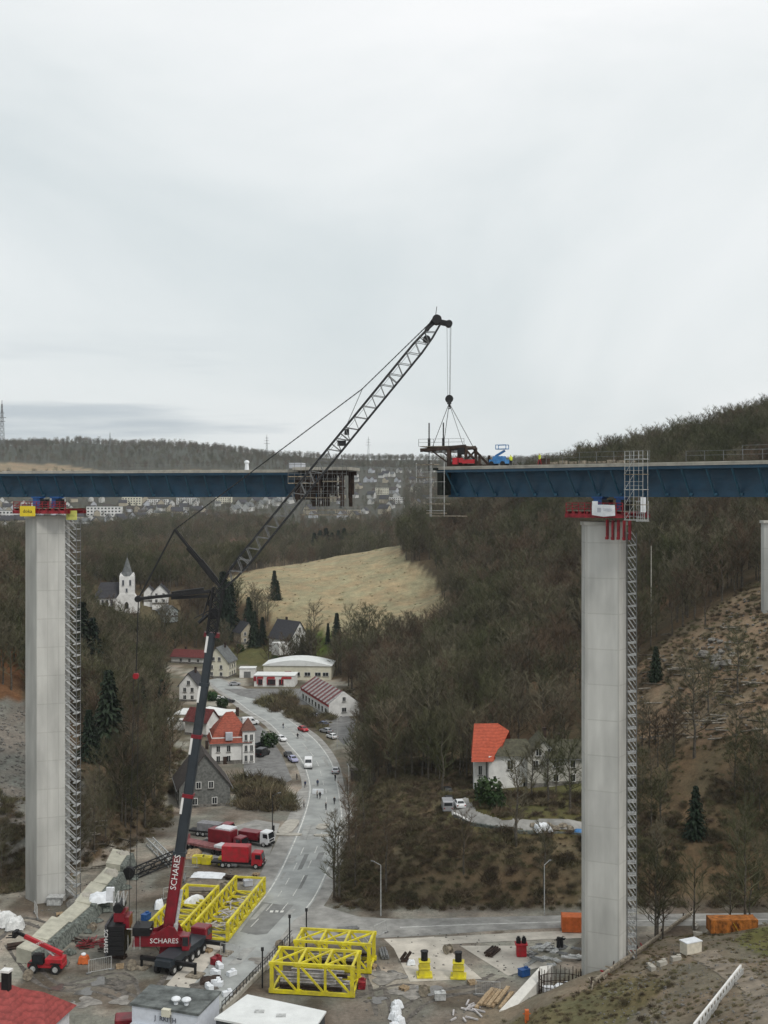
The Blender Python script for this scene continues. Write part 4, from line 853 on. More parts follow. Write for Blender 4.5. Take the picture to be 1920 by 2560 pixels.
# ------------------------------------------------------------------ vehicles
WH = {}
def wheel(parent, x, y, r, w, rim=True, m=rubber):
    q = MB(); q.tube((x, y - w / 2, r), (x, y + w / 2, r), r, n=14); o = q.build('wheel', m, parent)
    if rim: q = MB(); sg = 1 if y > 0 else -1; q.tube((x, y + sg * (w / 2 - .02), r), (x, y + sg * (w / 2 + .02), r), r * .58, n=10); q.build('rim', galv, o)
    return o
def car(label, loc, rz, paint, kind='hatch', group=None):
    t = thing('delivery_van' if kind == 'van' else 'parked_car' if group and 'parked' in group else 'car', label, 'van' if kind == 'van' else 'car', loc, rz, group)   # local x forward
    L, W = (5.3, 2.0) if kind == 'van' else (4.4, 1.8)
    b = MB()
    if kind == 'van':
        prof = [(-2.6, .35), (2.55, .35), (2.62, .8), (2.3, 1.15), (1.45, 1.35), (.8, 2.15), (.5, 2.3), (-2.5, 2.3), (-2.62, 2.1), (-2.65, .5)]
        b.extr_y(prof, -W / 2, W / 2); b.build('body', paint, t, bevel=.08)
        g = MB(); g.add([(1.50, -.85, 1.40), (1.50, .85, 1.40), (.86, .78, 2.12), (.86, -.78, 2.12)], [(0, 1, 2, 3)])
        for s in (-1, 1): g.add([(.15, s * 1.005, 1.35), (1.3, s * 1.005, 1.35), (.8, s * 1.005, 1.95), (.15, s * 1.005, 1.95)], [(0, 1, 2, 3)])
        g.add([(-2.66, -.8, 1.4), (-2.66, .8, 1.4), (-2.655, .75, 2.0), (-2.655, -.75, 2.0)], [(0, 1, 2, 3)]); g.build('window', glass, t); wx = (-1.6, 1.7); hz = .85; fx = 2.6
    else:
        prof = [(-2.15, .3), (2.15, .3), (2.2, .62), (2.0, .85), (1.0, 1.0), (-2.0, 1.02), (-2.2, .8)]
        b.extr_y(prof, -W / 2, W / 2); bk = -2.05 if kind == 'estate' else -1.75
        cb = [(1.0, -.8, .98), (1.0, .8, .98), (.25, .64, 1.45), (.25, -.64, 1.45), (bk, -.8, 1.0), (bk, .8, 1.0), (bk + .45, .62, 1.44), (bk + .45, -.62, 1.44)]
        b.add(cb, [(0, 1, 2, 3), (5, 4, 7, 6), (3, 2, 6, 7), (1, 5, 6, 2), (4, 0, 3, 7), (0, 4, 5, 1)]); b.build('body', paint, t, bevel=.06)
        def lerp(p, q, s): return tuple(p[i] + (q[i] - p[i]) * s for i in range(3))
        g = MB()
        def pane(ids, out):
            P = [Vector(cb[i]) for i in ids]; c = sum(P, Vector()) / 4; g.add([c + (p - c) * .84 + Vector(out) for p in P], [(0, 1, 2, 3)])
        pane((0, 1, 2, 3), (.02, 0, .015)); pane((5, 4, 7, 6), (-.02, 0, .015)); pane((1, 5, 6, 2), (0, .02, .01)); pane((4, 0, 3, 7), (0, -.02, .01)); g.build('window', glass, t); wx = (-1.35, 1.35); hz = .68; fx = 2.17
    for x in wx:
        for s in (-1, 1): wheel(t, x, s * (W / 2 - .1), .33, .24, False)
    for s in (-1, 1):
        q = MB(); q.box((fx, s * .65, hz), (.1, .36, .16)); q.build('headlight', lamp_clear, t)
        q = MB(); q.box((-fx - .03, s * .72, hz + .1), (.08, .22, .22)); q.build('tail_light', lamp_red, t)
    return t
def face(dx, dy): return math.atan2(dy, dx)
def cpos(px, py): x, y = ground0(px, py); return (x, y, .07)
car('white van driving towards the camera on the left lane of the bend', cpos(771, 1918), face(.05, -1), car_white, 'van')
car('grey hatchback with white roof glare on the right lane below the van', cpos(840, 1932), face(.05, 1), car_silver, 'hatch')
car('black car driving at the far end of the bend', cpos(663, 1763), face(.75, -.65), car_black, 'hatch')
car('red car standing at the right kerb of the bend', cpos(758, 1828), face(.5, -.85), bright_red, 'hatch')
pk = 'cars parked beside the bend'
for (px, py, pa, kd, rz, lb) in ((783, 1795, car_lilac, 'hatch', 2.4, 'lilac car parked in front of the red striped building'), (806, 1815, car_blue, 'hatch', 2.3, 'dark blue car parked below the lilac one'),
    (815, 1832, car_silver, 'estate', 2.3, 'silver estate car parked between the blue and the white car'), (830, 1846, car_white, 'hatch', 2.1, 'white car at the lower end of the row by the striped building'),
    (704, 1852, car_white, 'estate', -1.1, 'white estate car parked beside the round green bush'), (722, 1893, car_black, 'hatch', -1.2, 'black car parked at the left kerb near the villa'), (733, 1904, car_lilac, 'hatch', -1.2, 'pale lilac car parked at the left kerb next to the black one'),
    (657, 1890, car_black, 'van', 1.2, 'black van parked in the yard of the red roofed villa'), (645, 1868, car_black, 'estate', 1.0, 'black estate parked behind the villa beside the black van'), (626, 1812, car_white, 'van', 0.3, 'white van parked behind the red roofed villa'),
    (587, 1714, car_silver, 'hatch', .2, 'small silver car parked in front of the white flat roofed shop'), (571, 1757, car_black, 'hatch', .4, 'black car parked beside the flat roofed hall'), (548, 1750, car_white, 'hatch', .4, 'white car parked beside the flat roofed hall')):
    car(lb, cpos(px, py), rz, pa, kd, pk)
for (px, py, pa, kd, rz, lb) in ((1118, 1985, car_black, 'hatch', 1.7, 'black car parked on the drive of the red roofed villa'), (1122, 2008, car_black, 'estate', 1.6, 'dark estate parked on the drive behind the white pickup'), (1148, 2018, car_white, 'hatch', 1.7, 'small white car parked on the drive at the edge of the bank'), (1118, 2026, car_silver, 'van', 1.6, 'silver van parked at the outer edge of the drive')):
    x, y, z = G(px, py); car(lb, (x, y, z + .1), rz, pa, kd, 'cars parked on the drive')
# road users on foot
wk = 'people walking on the closed road'
_cl = [(dark_cloth, dark_cloth), (blue_cloth, dark_cloth), (light_cloth, dark_cloth), (dark_cloth, blue_cloth)]
for i, (px, py, c_, lb) in enumerate(((838, 1953, 0, 'person in dark clothes walking just below the grey hatchback'), (869, 1966, 0, 'person in black at the right edge of the road below the hatchback'), (794, 1967, 1, 'person in blue walking above the white road block'), (763, 1970, 1, 'person in blue at the left edge of the road'),
    (793, 1996, 2, 'person in a light jacket standing behind the white road block'), (800, 1998, 0, 'person in black standing before the white road block'), (815, 2026, 0, 'person in black walking in the middle of the road'), (836, 2012, 0, 'person in dark clothes near the right edge line'), (742, 1950, 0, 'person in dark clothes on the left pavement'), (708, 1822, 3, 'person beside the red car'), (760, 2019, 2, 'person in light clothes on the left pavement'), (744, 1848, 0, 'person in dark clothes behind the red car'))):
    person(lb, cpos(px, py), rng.uniform(0, 6.28), *_cl[c_], pose=i % 2, group=wk, s=1.02)
m = MB(); m.box((0, 0, .5), (2.6, .5, 1.0)); m.box((0, 0, 1.06), (2.4, .4, .12)); tag(m.build('road_block', tarp_white, loc=cpos(795, 1985)), 'white road block standing across the road with people around it', 'road block')
# site vehicles
TH = thing('telehandler', 'bright red telehandler with raised boom in the left foreground yard', 'telehandler', (*ground0(118, 2428), 0.02), R(174))
m = MB(); m.box((0, 0, 1.1), (5.4, 1.9, .7)); m.box((-1.3, 0, 1.75), (2.6, 2.1, .9)); m.build('chassis', bright_red, TH, bevel=.08)
m = MB(); m.box((1.0, .75, 2.1), (1.7, 1.0, 1.5), taper=.85); cb_ = m.build('cab', black, TH, bevel=.05); m = MB(); m.box((1.0, 1.26, 2.1), (1.3, .04, 1.0)); m.box((1.86, .75, 2.1), (.05, .8, 1.0)); m.build('window', glass, cb_)
m = MB(); m.beam((-2.2, -.35, 2.5), (3.6, -.35, 4.9), .5, .62); bo = m.build('boom', bright_red, TH, bevel=.06); m = MB(); m.beam((2.2, -.35, 4.36), (4.8, -.35, 5.45), .34, .42); m.build('inner_boom', black, bo)
text('lettering', 'MANITOU', .5, white_wall, bo, (1.3, .0 - .08, 4.0), (R(90), R(-22.5), R(180)), .01)
for x in (-1.7, 1.7):
    for y in (-1.05, 1.05): m = MB(); m.box((x, y, 1.55), (1.5, .5, .1)); m.build('mudguard', black, TH)
m = MB(); m.tube((-1.2, -.35, 1.9), (.9, -.35, 3.5), .12, n=6); m.build('lift_cylinder', galv, TH)
for i in range(5): m = MB(); m.box((-.2 + i * .62, -.62, 3.35 + i * .25), (.34, .03, .34)); m.build('white_stripe', white_wall, bo)
m = MB(); m.box((5.0, -.35, 5.2), (.5, 1.4, .9)); m.beam((5.1, -.8, 4.8), (6.3, -.8, 4.7), .14); m.beam((5.1, .1, 4.8), (6.3, .1, 4.7), .14); m.build('fork', black, TH)
for x in (-1.7, 1.7):
    for y in (-1.05, 1.05): wheel(TH, x, y, .72, .5)
def lorry(label, px, py, rz, paint, box=None, bl=6.0, bh=2.6, name='lorry'):
    t = thing(name, label, 'lorry', (*ground0(px, py), .05), rz)
    m = MB(); m.box((-bl / 2 + .5, 0, .95), (bl + 3.2, 2.2, .35)); m.build('chassis', black, t)
    m = MB(); m.extr_y([(1.5, .6), (3.6, .6), (3.65, 1.6), (3.35, 3.0), (1.6, 3.1)], -1.2, 1.2); cb = m.build('cab', paint, t, bevel=.1)
    m = MB(); m.add([(3.67, -1.05, 1.75), (3.67, 1.05, 1.75), (3.42, 1.0, 2.8), (3.42, -1.0, 2.8)], [(0, 1, 2, 3)])
    for s in (-1, 1): m.box((2.8, s * 1.21, 2.3), (1.0, .03, .8))
    m.build('window', glass, cb)
    m = MB(); m.box((3.62, 0, .75), (.25, 2.4, .5)); m.build('bumper', black, cb)
    for s in (-1, 1): m = MB(); m.box((3.3, s * 1.38, 2.2), (.12, .3, .6)); m.build('mirror', black, cb)
    for s in (-1, 1): m = MB(); m.box((3.7, s * .85, 1.05), (.12, .4, .2)); m.build('headlight', lamp_clear, cb)
    m = MB(); m.box((3.66, 0, 1.4), (.06, 1.7, .35)); m.build('radiator_grille', black, cb)
    for s in (-1, 1): m = MB(); m.box((-bl / 2 + .2, s * 1.1, .62), (2.4, .12, .5)); m.build('side_guard', galv_dark, t)
    if box: m = MB(); m.box((1.0 - bl / 2, 0, 1.2 + bh / 2), (bl, 2.45, bh)); m.build('load_box', box, t, bevel=.05)
    for x in (2.4, -bl + 2.4, -bl + 1.2):
        for y in (-1.0, 1.0): wheel(t, x, y, .52, .4)
    return t
lorry('red box lorry standing alone at the road edge, facing the road', 612, 2168, R(-8), bright_red, bright_red, 5.2, 2.9)
lorry('dark red lorry with white topped load in the middle of the parked crane vehicles', 575, 2126, R(-28), crane_red, crane_red, 5.5, 2.8)
lorry('dark red lorry at the back of the parked crane vehicles', 542, 2092, R(-20), crane_red, mat('grey_load', (.25, .25, .26)), 5.0, 1.6)
lorry('white lorry at the right end of the parked crane vehicles', 640, 2112, R(-25), car_white, crane_red, 4.5, 1.5)
m = MB(); m.box((0, 0, 0), (3.4, 2.6, .3)); tag(m.build('white_load', tarp_white, loc=(*ground0(566, 2122), 4.2), rz=R(-28)), 'white sheeted load on top of the middle red lorry', 'load')
TR = thing('flatbed_trailer', 'long pinkish red flatbed trailer parked in front of the red lorries', 'trailer', (*ground0(512, 2128), .05), R(-32))
m = MB(); m.box((0, 0, 1.3), (11, 2.5, .45)); m.box((-5.2, 0, 1.9), (.8, 2.4, 1.0)); m.build('bed', mat('faded_red', (.30, .12, .12), .7, var=.25), TR)
m = MB(); m.box((4.4, 0, 1.75), (2.2, 2.3, .45)); m.build('load_block', tarp_white, TR)
for x in (-4, -2.8, 3, 4.2):
    for y in (-1, 1): wheel(TR, x, y, .5, .4, False)
# machines on the deck
BL = thing('boom_lift', 'bright blue boom lift standing on the right deck behind the lifting frame', 'boom lift', at(1248, 1160, 178), R(-30)); BL.location.z = 74.58
m = MB(); m.box((0, 0, .7), (2.6, 1.6, .6)); m.build('chassis', blue_light, BL); m = MB(); m.box((0, 0, 1.25), (1.6, 1.3, .5)); m.beam((-.6, 0, 1.5), (.9, 0, 2.3), .3); m.build('boom', blue_light, BL)
m = MB(); m.box((.5, 0, 2.55), (1.7, 1.0, .12))
for x in (-.35, 1.3):
    for y in (-.5, .5): m.beam((x, y, 2.5), (x, y, 3.2), .08)
m.box((.5, -.5, 3.15), (1.7, .08, .1)); m.box((.5, .5, 3.15), (1.7, .08, .1)); m.build('basket', blue_light, BL)
for x in (-.9, .9):
    for y in (-.75, .75): wheel(BL, x, y, .38, .25, False)
def onDeck(px, Y): return (P3(px, 1160, Y)[0], Y, 74.56)
person('worker in yellow high visibility jacket standing on the right deck beside the blue lift', onDeck(1277, 178), .4, hivis, dark_cloth, hivis, 0)
person('worker in yellow jacket and red trousers standing on the right deck further from the lift', onDeck(1349, 172), 2.2, hivis, form_red, hivis, 1)
m = MB(); m.box((0, 0, .5), (1.6, .8, 1.0)); tag(m.build('tool_crate', rust, loc=onDeck(1360, 173)), 'rusty brown crate on the right deck beside the second worker', 'crate')
m = MB(); m.ball((0, 0, 1.5), .45, sq=(1, 1, .8)); m.tube((0, 0, 0), (0, 0, 1.8), .4, .25, n=8); tag(m.build('wrapped_fitting', tarp_white, loc=(P3(617, 1180, 206)[0], 206, 74.5)), 'small white wrapped fitting standing on the left deck', 'fitting')
# ------------------------------------------------------------------ yellow steel truss frames
def truss_frame(label, loc, rz, L, W, Hh, bays, junk=0, group='yellow truss frames lying beside the road'):
    """local x along, y across; open top frame of square tubes"""
    t = thing('truss_frame', label, 'truss frame', loc, rz, group); c = .36
    for y in (0, W):
        m = MB(); m.beam((0, y, Hh), (L, y, Hh), c); m.build('top_chord', yellow, t)
        m = MB(); m.beam((0, y, .35), (L, y, .35), c, .5); m.build('bottom_chord', yellow, t)
        for k in range(bays + 1):
            x = .2 + (L - .4) * k / bays
            m = MB(); m.beam((x, y, .3), (x, y, Hh), .5 if k in (0, bays) else .34); m.box((x, y, Hh - .1), (.8, .42, .5)); m.box((x, y, .45), (.8, .42, .6)); m.build('post', yellow, t)
            if k < bays:
                m = MB(); m.beam((x + .2, y, Hh - .2), (x + (L - .4) / bays - .2, y, .5), .26); m.build('diagonal', yellow, t)
    for z in (.35, Hh):
        for k in range(bays + 1):
            if z > 1 and bays > 4 and k not in (bays,): continue
            x = .2 + (L - .4) * k / bays; m = MB(); m.beam((x, 0, z), (x, W, z), .32); m.build('cross_beam', yellow, t)
    if bays <= 4:
        for k in range(bays):
            x = .2 + (L - .4) * k / bays; m = MB(); m.beam((x, 0, Hh), (x + (L - .4) / bays, W, Hh), .24); m.build('top_brace', yellow, t)
    for k in range(bays):
        x = .2 + (L - .4) * k / bays; m = MB(); m.beam((x, 0, .33), (x + (L - .4) / bays, W, .33), .2); m.build('floor_brace', yellow, t)
    return t
def gp(px, py): x, y = ground0(px, py); return Vector((x, y, .05))
a0, a1 = gp(676, 2484), gp(884, 2496); rz_ = face(*(a1 - a0).xy)
truss_frame('nearest yellow truss frame behind the white roof, filled with steel beams', a0, rz_, (a1 - a0).length, 5.8, 4.3, 3)
o2 = Vector((-13.2, 177.6, .05)); truss_frame('second yellow truss frame behind the nearest one, open at its right end', o2, rz_, 11.3, 5.0, 4.3, 3)
b0 = gp(487, 2355); truss_frame('yellow truss frame on the left road edge heaped with pale steel bars', gp(568, 2356), R(90 - 9), 23, 5.2, 2.9, 8)
truss_frame('yellow truss frame half hidden behind the crane boom', gp(443, 2374), R(90 - 9), 21.5, 5.5, 2.9, 8)
steel_pale = mat('pale_galvanised_beam', (.52, .50, .50), .6, var=.2, scale=2)
def at_local(o, rz, x, y, z): return (o[0] + x * math.cos(rz) - y * math.sin(rz), o[1] + x * math.sin(rz) + y * math.cos(rz), o[2] + z)
k = 0
for (o_, n_, zz) in ((a0, 9, .8), (o2, 6, 1.1)):
    for i in range(n_):
        y = .8 + (i % 4) * 1.2; z = zz + (i // 4) * .9; m = MB(); L_ = rng.uniform(6.5, 9.5)
        m.box((0, 0, .22), (L_, .36, .06)); m.box((0, 0, -.22), (L_, .36, .06)); m.box((0, 0, 0), (L_, .06, .40))
        tag(m.build('steel_beam', steel_pale if i % 3 else rust, loc=at_local(o_, rz_, 5.6 + rng.uniform(-.6, .6), y, z), rz=rz_ + rng.uniform(-.03, .03)), 'steel beam lying inside the %s yellow truss frame' % ('nearest' if o_ is a0 else 'second'), 'steel beam', 'steel beams in the %s truss frame' % ('nearest' if o_ is a0 else 'second'))
for i in range(34):
    u = .1 + .8 * rng.random(); x = 1.5 + u * 19; y = .8 + rng.random() * 3.4; p = at_local(gp(568, 2356), R(81), x, y, .55 + rng.random() * .9); a = rng.uniform(0, 3.1); l = rng.uniform(1.2, 3.2); m = MB()
    m.beam((-l / 2, 0, 0), (l / 2, 0, rng.uniform(-.3, .4)), .16); tag(m.build('steel_bar', steel_pale, loc=p, rz=a), 'pale steel bar in the heap inside the left yellow truss frame', 'steel bar', 'steel bars heaped in the left truss frame')

def pedestal(label, px, py, m1, h=2.3, grp='yellow pedestals on the concrete apron'):
    t = thing('hydraulic_stand', label, 'stand', gp(px, py), R(rng.uniform(-10, 10)), grp)
    m = MB(); m.box((0, 0, .14), (2.3, 2.3, .28)); m.box((0, 0, .75), (1.7, 1.7, .95), taper=.86); m.box((0, 0, 1.7), (1.5, 1.5, .95)); m.box((0, 0, 1.25), (1.75, 1.75, .12)); m.box((0, 0, 2.22), (1.7, 1.7, .1)); m.build('base', m1, t, bevel=.04)
    m = MB(); m.tube((0, 0, 2.2), (0, 0, 3.5), .5, n=14); m.tube((0, 0, 3.5), (0, 0, 3.65), .58, n=14); m.build('ram', black, t); return t
pedestal('left yellow stand with a black ram on the concrete apron', 1061, 2440, yellow); pedestal('right yellow stand with a black ram on the concrete apron', 1146, 2443, yellow)
t = thing('gas_cage', 'red equipment skid with two black drums on top on the dirt track', 'equipment skid', gp(1303, 2390), 0)
m = MB(); m.box((0, 0, .9), (1.5, 1.4, 1.7)); m.box((0, 0, 1.85), (1.9, 1.6, .2)); m.build('housing', bright_red, t, bevel=.06)
for x in (-.42, .42): m = MB(); m.tube((x, 0, 1.9), (x, 0, 2.7), .36, n=12); m.tube((x, 0, 2.7), (x, 0, 2.95), .2, n=8); m.build('drum', black, t)
# containers
def container(label, loc, rz, d, m1, cat='container', ribs=True):
    t = thing('skip_container' if cat == 'skip' else 'container', label, cat, loc, rz); m = MB(); m.box((0, 0, d[2] / 2 + .1), d)
    if ribs:
        n = int(d[0] / .5)
        for i in range(n): m.box((-d[0] / 2 + (i + .5) * d[0] / n, -d[1] / 2 - .03, d[2] / 2 + .1), (.16, .06, d[2] * .9))
    m.build('shell', m1, t); q = MB()
    for x in (-1, 1):
        for y in (-1, 1): q.box((x * (d[0] / 2 - .05), y * (d[1] / 2 - .05), d[2] / 2 + .1), (.16, .16, d[2] + .06))
    q.build('corner_post', m1, t); return t
x, y = ground0(1437, 2327); container('plain orange container beside the right pier at the side road', (x, y, .05), R(-4), (4.2, 2.4, 2.4), orange)
x, y, z = G(1830, 2328); sk = container('long worn orange container with a yellow and black stripe on the right', (x, y, z), R(2), (7.2, 2.4, 2.0), orange2)
m = MB(); m.beam((-.2, -1.3, 1.7), (.5, -1.3, .5), .35, .04); m.build('yellow_stripe', sign_yellow, sk); m = MB(); m.beam((.2, -1.31, 1.8), (.8, -1.31, .9), .3, .04); m.beam((-.6, -1.31, 1.3), (-.2, -1.31, .5), .3, .04); m.build('black_stripe', black, sk)
# pile of scaffold parts beside the right pier
for i in range(26):
    p = gp(1340 + rng.uniform(-18, 110), 2392 + rng.uniform(-22, 28)); m = MB(); l = rng.uniform(1.2, 3.0)
    for q in range(4): m.box((0, -.35 + q * .22, .1), (l, .12, .12))
    m.box((-l * .35, 0, .2), (.12, .8, .1)); m.box((l * .35, 0, .2), (.12, .8, .1))
    p.z += (i % 4) * .28; tag(m.build('scaffold_bundle', galv if i % 3 else galv_dark, loc=p, rz=rng.uniform(0, 3.1)), 'bundle of grey scaffold parts piled left of the right pier', 'scaffold bundle', 'scaffold bundles piled beside the right pier')
m = MB(); m.tube((0, 0, 0), (0, 0, 1.6), .3, .25, n=8); m.tube((.5, .1, 0), (.5, .1, 1.5), .3, .25, n=8); m.beam((-.4, 0, 1.2), (1, 0, 1.3), .25); p = gp(1396, 2385); tag(m.build('black_machine', black, loc=(p.x, p.y, 1.0)), 'small black machine on top of the scaffold part pile', 'machine')
# reinforcement cage and white ramp in front of the right pier
t = thing('rebar_cage', 'round cage of upright dark reinforcing bars in front of the right pier', 'rebar cage', (*ground0(1400, 2490), .05), 0)
m = MB()
for i in range(30):
    a = 2 * math.pi * i / 30; m.beam((3.0 * math.cos(a), 1.6 * math.sin(a), 0), (3.0 * math.cos(a), 1.6 * math.sin(a), 3.4 + .3 * math.sin(i * 2.1)), .09)
m.build('bar', rust, t); m = MB()
for z in (.5, 1.5, 2.5):
    for i in range(30): a, b_ = 2 * math.pi * i / 30, 2 * math.pi * (i + 1) / 30; m.beam((3 * math.cos(a), 1.6 * math.sin(a), z), (3 * math.cos(b_), 1.6 * math.sin(b_), z), .07)
m.build('hoop', rust, t)
for i in range(3): m = MB(); m.box((0, 0, .6), (1.5, .8, 1.2)); tag(m.build('white_sack', tarp_white, loc=(*ground0(1370 + i * 26, 2488 - i * 4), .05), rz=i), 'white sack standing inside the reinforcing cage', 'sack', 'white sacks in the cage')
m = MB(); A, B = gp(1248, 2532), gp(1350, 2470); d = B - A; A.z = -.2; m.add([A, A + Vector((2.2, .8, 0)), B + Vector((2.0, .8, 0)), B, A + Vector((0, 0, .5)), A + Vector((2.2, .8, .5)), B + Vector((2.0, .8, 3.0)), B + Vector((0, 0, 3.0))], [(3, 2, 1, 0), (4, 5, 6, 7), (0, 1, 5, 4), (1, 2, 6, 5), (2, 3, 7, 6), (3, 0, 4, 7)])
tag(m.build('concrete_ramp', mat('white_concrete', (.62, .61, .57), .8, var=.06)), 'white sloping concrete wedge leading up to the reinforcing cage', 'ramp')
for i in range(7):
    p = gp(1190 + i * 10, 2525 - (i % 3) * 4); m = MB(); m.beam((0, 0, .2 + (i % 2) * .3), (2.2, 5.0, .35 + (i % 2) * .3), .5, .28); tag(m.build('timber_baulk', wood, loc=p), 'pale timber baulk in the stack left of the white wedge', 'timber', 'timber stack beside the white wedge')
# plank wall climbing the mound, gate-like guard rail, white crate
def gl(px, py, dz=0): return Vector(G(px, py)) + Vector((0, 0, dz))
t = thing('shuttering_wall', 'long weathered plank shuttering running up the mound right of the pier', 'plank wall', (0, 0, 0))
pts = [gl(1475, 2470), gl(1530, 2430), gl(1590, 2390), gl(1650, 2345), gl(1705, 2305), gl(1725, 2292)]
for i in range(len(pts) - 1):
    for k in range(3):
        m = MB(); m.beam(pts[i] + Vector((k * .34, k * .2, .3 + .28 * k)), pts[i + 1] + Vector((k * .34, k * .2, .3 + .28 * k)), .32, .26); m.build('plank', wood_grey, t)
m = MB()
for p in pts: m.beam(p + Vector((0, 0, -.5)), p + Vector((.3, .2, 1.4)), .16)
m.build('stake', rust, t)
for i in range(40):
    q = pts[0] + (pts[3] - pts[0]) * rng.random() + Vector((rng.uniform(-1.5, .8), rng.uniform(-2, 0), 0)); q.z = float(H(q.x, q.y)[0]) + .15; m = MB(); l = rng.uniform(.8, 2.4); m.beam((-l / 2, 0, 0), (l / 2, 0, rng.uniform(0, .5)), .12, .2)
    tag(m.build('formwork_board', form_red if i % 3 == 0 else wood_grey, loc=q, rz=rng.uniform(0, 3)), 'loose board lying along the plank shuttering', 'board', 'loose boards along the plank shuttering')
t = thing('guard_rail', 'white steel barrier with open panels at the lower right corner', 'barrier', (0, 0, 0)); A, B = gl(1735, 2590), gl(1852, 2438)
m = MB(); m.beam(A + Vector((0, 0, 1.15)), B + Vector((0, 0, 1.15)), .22, .2); m.beam(A + Vector((0, 0, .15)), B + Vector((0, 0, .15)), .15, .15); m.build('rail', white_wall, t); n = 16
for i in range(n + 1): m = MB(); p = A + (B - A) * i / n; m.beam(p + Vector((0, 0, -.3)), p + Vector((0, 0, 1.15)), .16); m.build('post', white_wall, t)
m = MB(); m.beam(A + Vector((.35, .2, .4)), B + Vector((.35, .2, .4)), .06, .7); m.build('panel', galv, t)
t = thing('crate', 'white square crate lying tilted on the mound', 'crate', gl(1727, 2385, .1), R(25)); m = MB(); m.box((0, 0, .9), (2.6, 1.6, 1.7)); m.build('body', mat('cream_paint', (.66, .62, .52), .7, var=.1), t, bevel=.06); m = MB(); m.box((0, 0, 1.78), (2.7, 1.7, .12)); m.build('lid', tarp_white, t)
for i, (px, py) in enumerate(((1690, 2402), (1655, 2414), (1630, 2425), (1745, 2340), (1738, 2320))):
    m = MB(); m.box((0, 0, .3), (1.3, .7, .6)); m.box((.5, .2, .6), (.5, .4, .3)); tag(m.build('concrete_block', pale_conc, loc=gl(px, py), rz=rng.random() * 3), 'pale concrete block on the mound near the white crate', 'block', 'concrete blocks on the mound')
m = MB(); m.add([gl(1835, 2590), gl(1990, 2500), gl(2060, 2600), gl(1950, 2700)], [(0, 1, 2, 3)]); m.v = [(x, y, z + .35) for x, y, z in m.v]; m.v += [(x, y, z - 1.2) for x, y, z in m.v]; m.f += [(4, 5, 1, 0), (5, 6, 2, 1), (6, 7, 3, 2), (7, 4, 0, 3)]; m.m += [0] * 4
tag(m.build('concrete_slab', pale_conc), 'pale concrete slab at the lower right corner of the picture', 'slab')
m = MB(); m.box((0, 0, .8), (.5, .5, 1.6)); m.beam((-.5, 0, 1.1), (.5, 0, 1.1), .1); tag(m.build('marker_post', orange, loc=gl(1317, 2556)), 'short orange marker post at the lower edge of the mound', 'marker')

# left yard: long concrete wall with gabion face, tarps, wrapped pallets
t = thing('retaining_wall', 'long pale concrete wall top with a grey gabion face left of the crane', 'retaining wall', (0, 0, 0))
wl_ = [gp(78, 2412), gp(120, 2385), gp(175, 2335), gp(225, 2290), gp(268, 2240), gp(300, 2200), gp(322, 2165)]
for i in range(len(wl_) - 1):
    a, b_ = wl_[i], wl_[i + 1]; d = (b_ - a).normalized(); n_ = Vector((d.y, -d.x, 0)); h = 1.9 + (.5 if i > 3 else 0) + (0, .25, -.2, .1, -.35, .3)[i]; wd_ = (2.6, 2.9, 2.4, 2.7, 2.2, 3.0)[i]
    a, b_ = a + d * .04, b_ - d * (.04, .3, .05, .5, 1.2, .1)[i]
    m = MB(); m.add([a, b_, b_ + n_ * -wd_, a + n_ * -2.6] + [p + Vector((0, 0, h)) for p in (a, b_)] + [p_ + Vector((0, 0, h + q_)) for p_, q_ in ((b_ + n_ * -wd_, .65), (a + n_ * -2.6, .4))], [(3, 2, 1, 0), (4, 5, 6, 7), (0, 1, 5, 4), (1, 2, 6, 5), (2, 3, 7, 6), (3, 0, 4, 7)]); m.build('cap_slab', mat('wall_concrete', (.46, .45, .37), .9, var=.12, scale=.7), t)
    m = MB(); m.add([a + n_ * 1.6, b_ + n_ * 1.6, b_ + n_ * .02, a + n_ * .02] + [p + n_ * .9 + Vector((0, 0, h - .25)) for p in (a, b_)] + [p + n_ * .02 + Vector((0, 0, h - .12)) for p in (b_, a)], [(3, 2, 1, 0), (4, 5, 6, 7), (0, 1, 5, 4), (1, 2, 6, 5), (2, 3, 7, 6), (3, 0, 4, 7)]); m.build('gabion_face', gabion, t)
def tarp(name, label, c, w, d, h, rz, m1=None, seed=0, group=None, cat='tarp'):
    """a sheeted heap: dented top and drooping sides"""
    r = random.Random(seed); N_ = 9; m = MB(); V = []
    for j in range(N_):
        for i in range(N_):
            u, v = i / (N_ - 1) * 2 - 1, j / (N_ - 1) * 2 - 1; e_ = max(abs(u), abs(v)); z = h * (1 if e_ < .7 else .78 if e_ < .9 else .05) + r.uniform(-.12, .12) * h
            V.append((u * w / 2 * (1 + r.uniform(-.04, .04)), v * d / 2 * (1 + r.uniform(-.04, .04)), max(.02, z)))
    m.add(V, [(j * N_ + i, j * N_ + i + 1, (j + 1) * N_ + i + 1, (j + 1) * N_ + i) for j in range(N_ - 1) for i in range(N_ - 1)])
    n0 = len(m.v); rim = [i for i in range(N_)] + [j * N_ + N_ - 1 for j in range(1, N_)] + [(N_ - 1) * N_ + i for i in range(N_ - 2, -1, -1)] + [j * N_ for j in range(N_ - 2, 0, -1)]
    m.f.append(tuple(reversed(rim))); m.m.append(0)
    return tag(m.build(name, m1 or tarp_white, loc=c, rz=rz), label, cat, group)
p = gp(252, 2275); tarp('white_tarp', 'white plastic sheet draped over the retaining wall', (p.x, p.y, 1.6), 4.6, 3.8, 1.2, .3, seed=1)
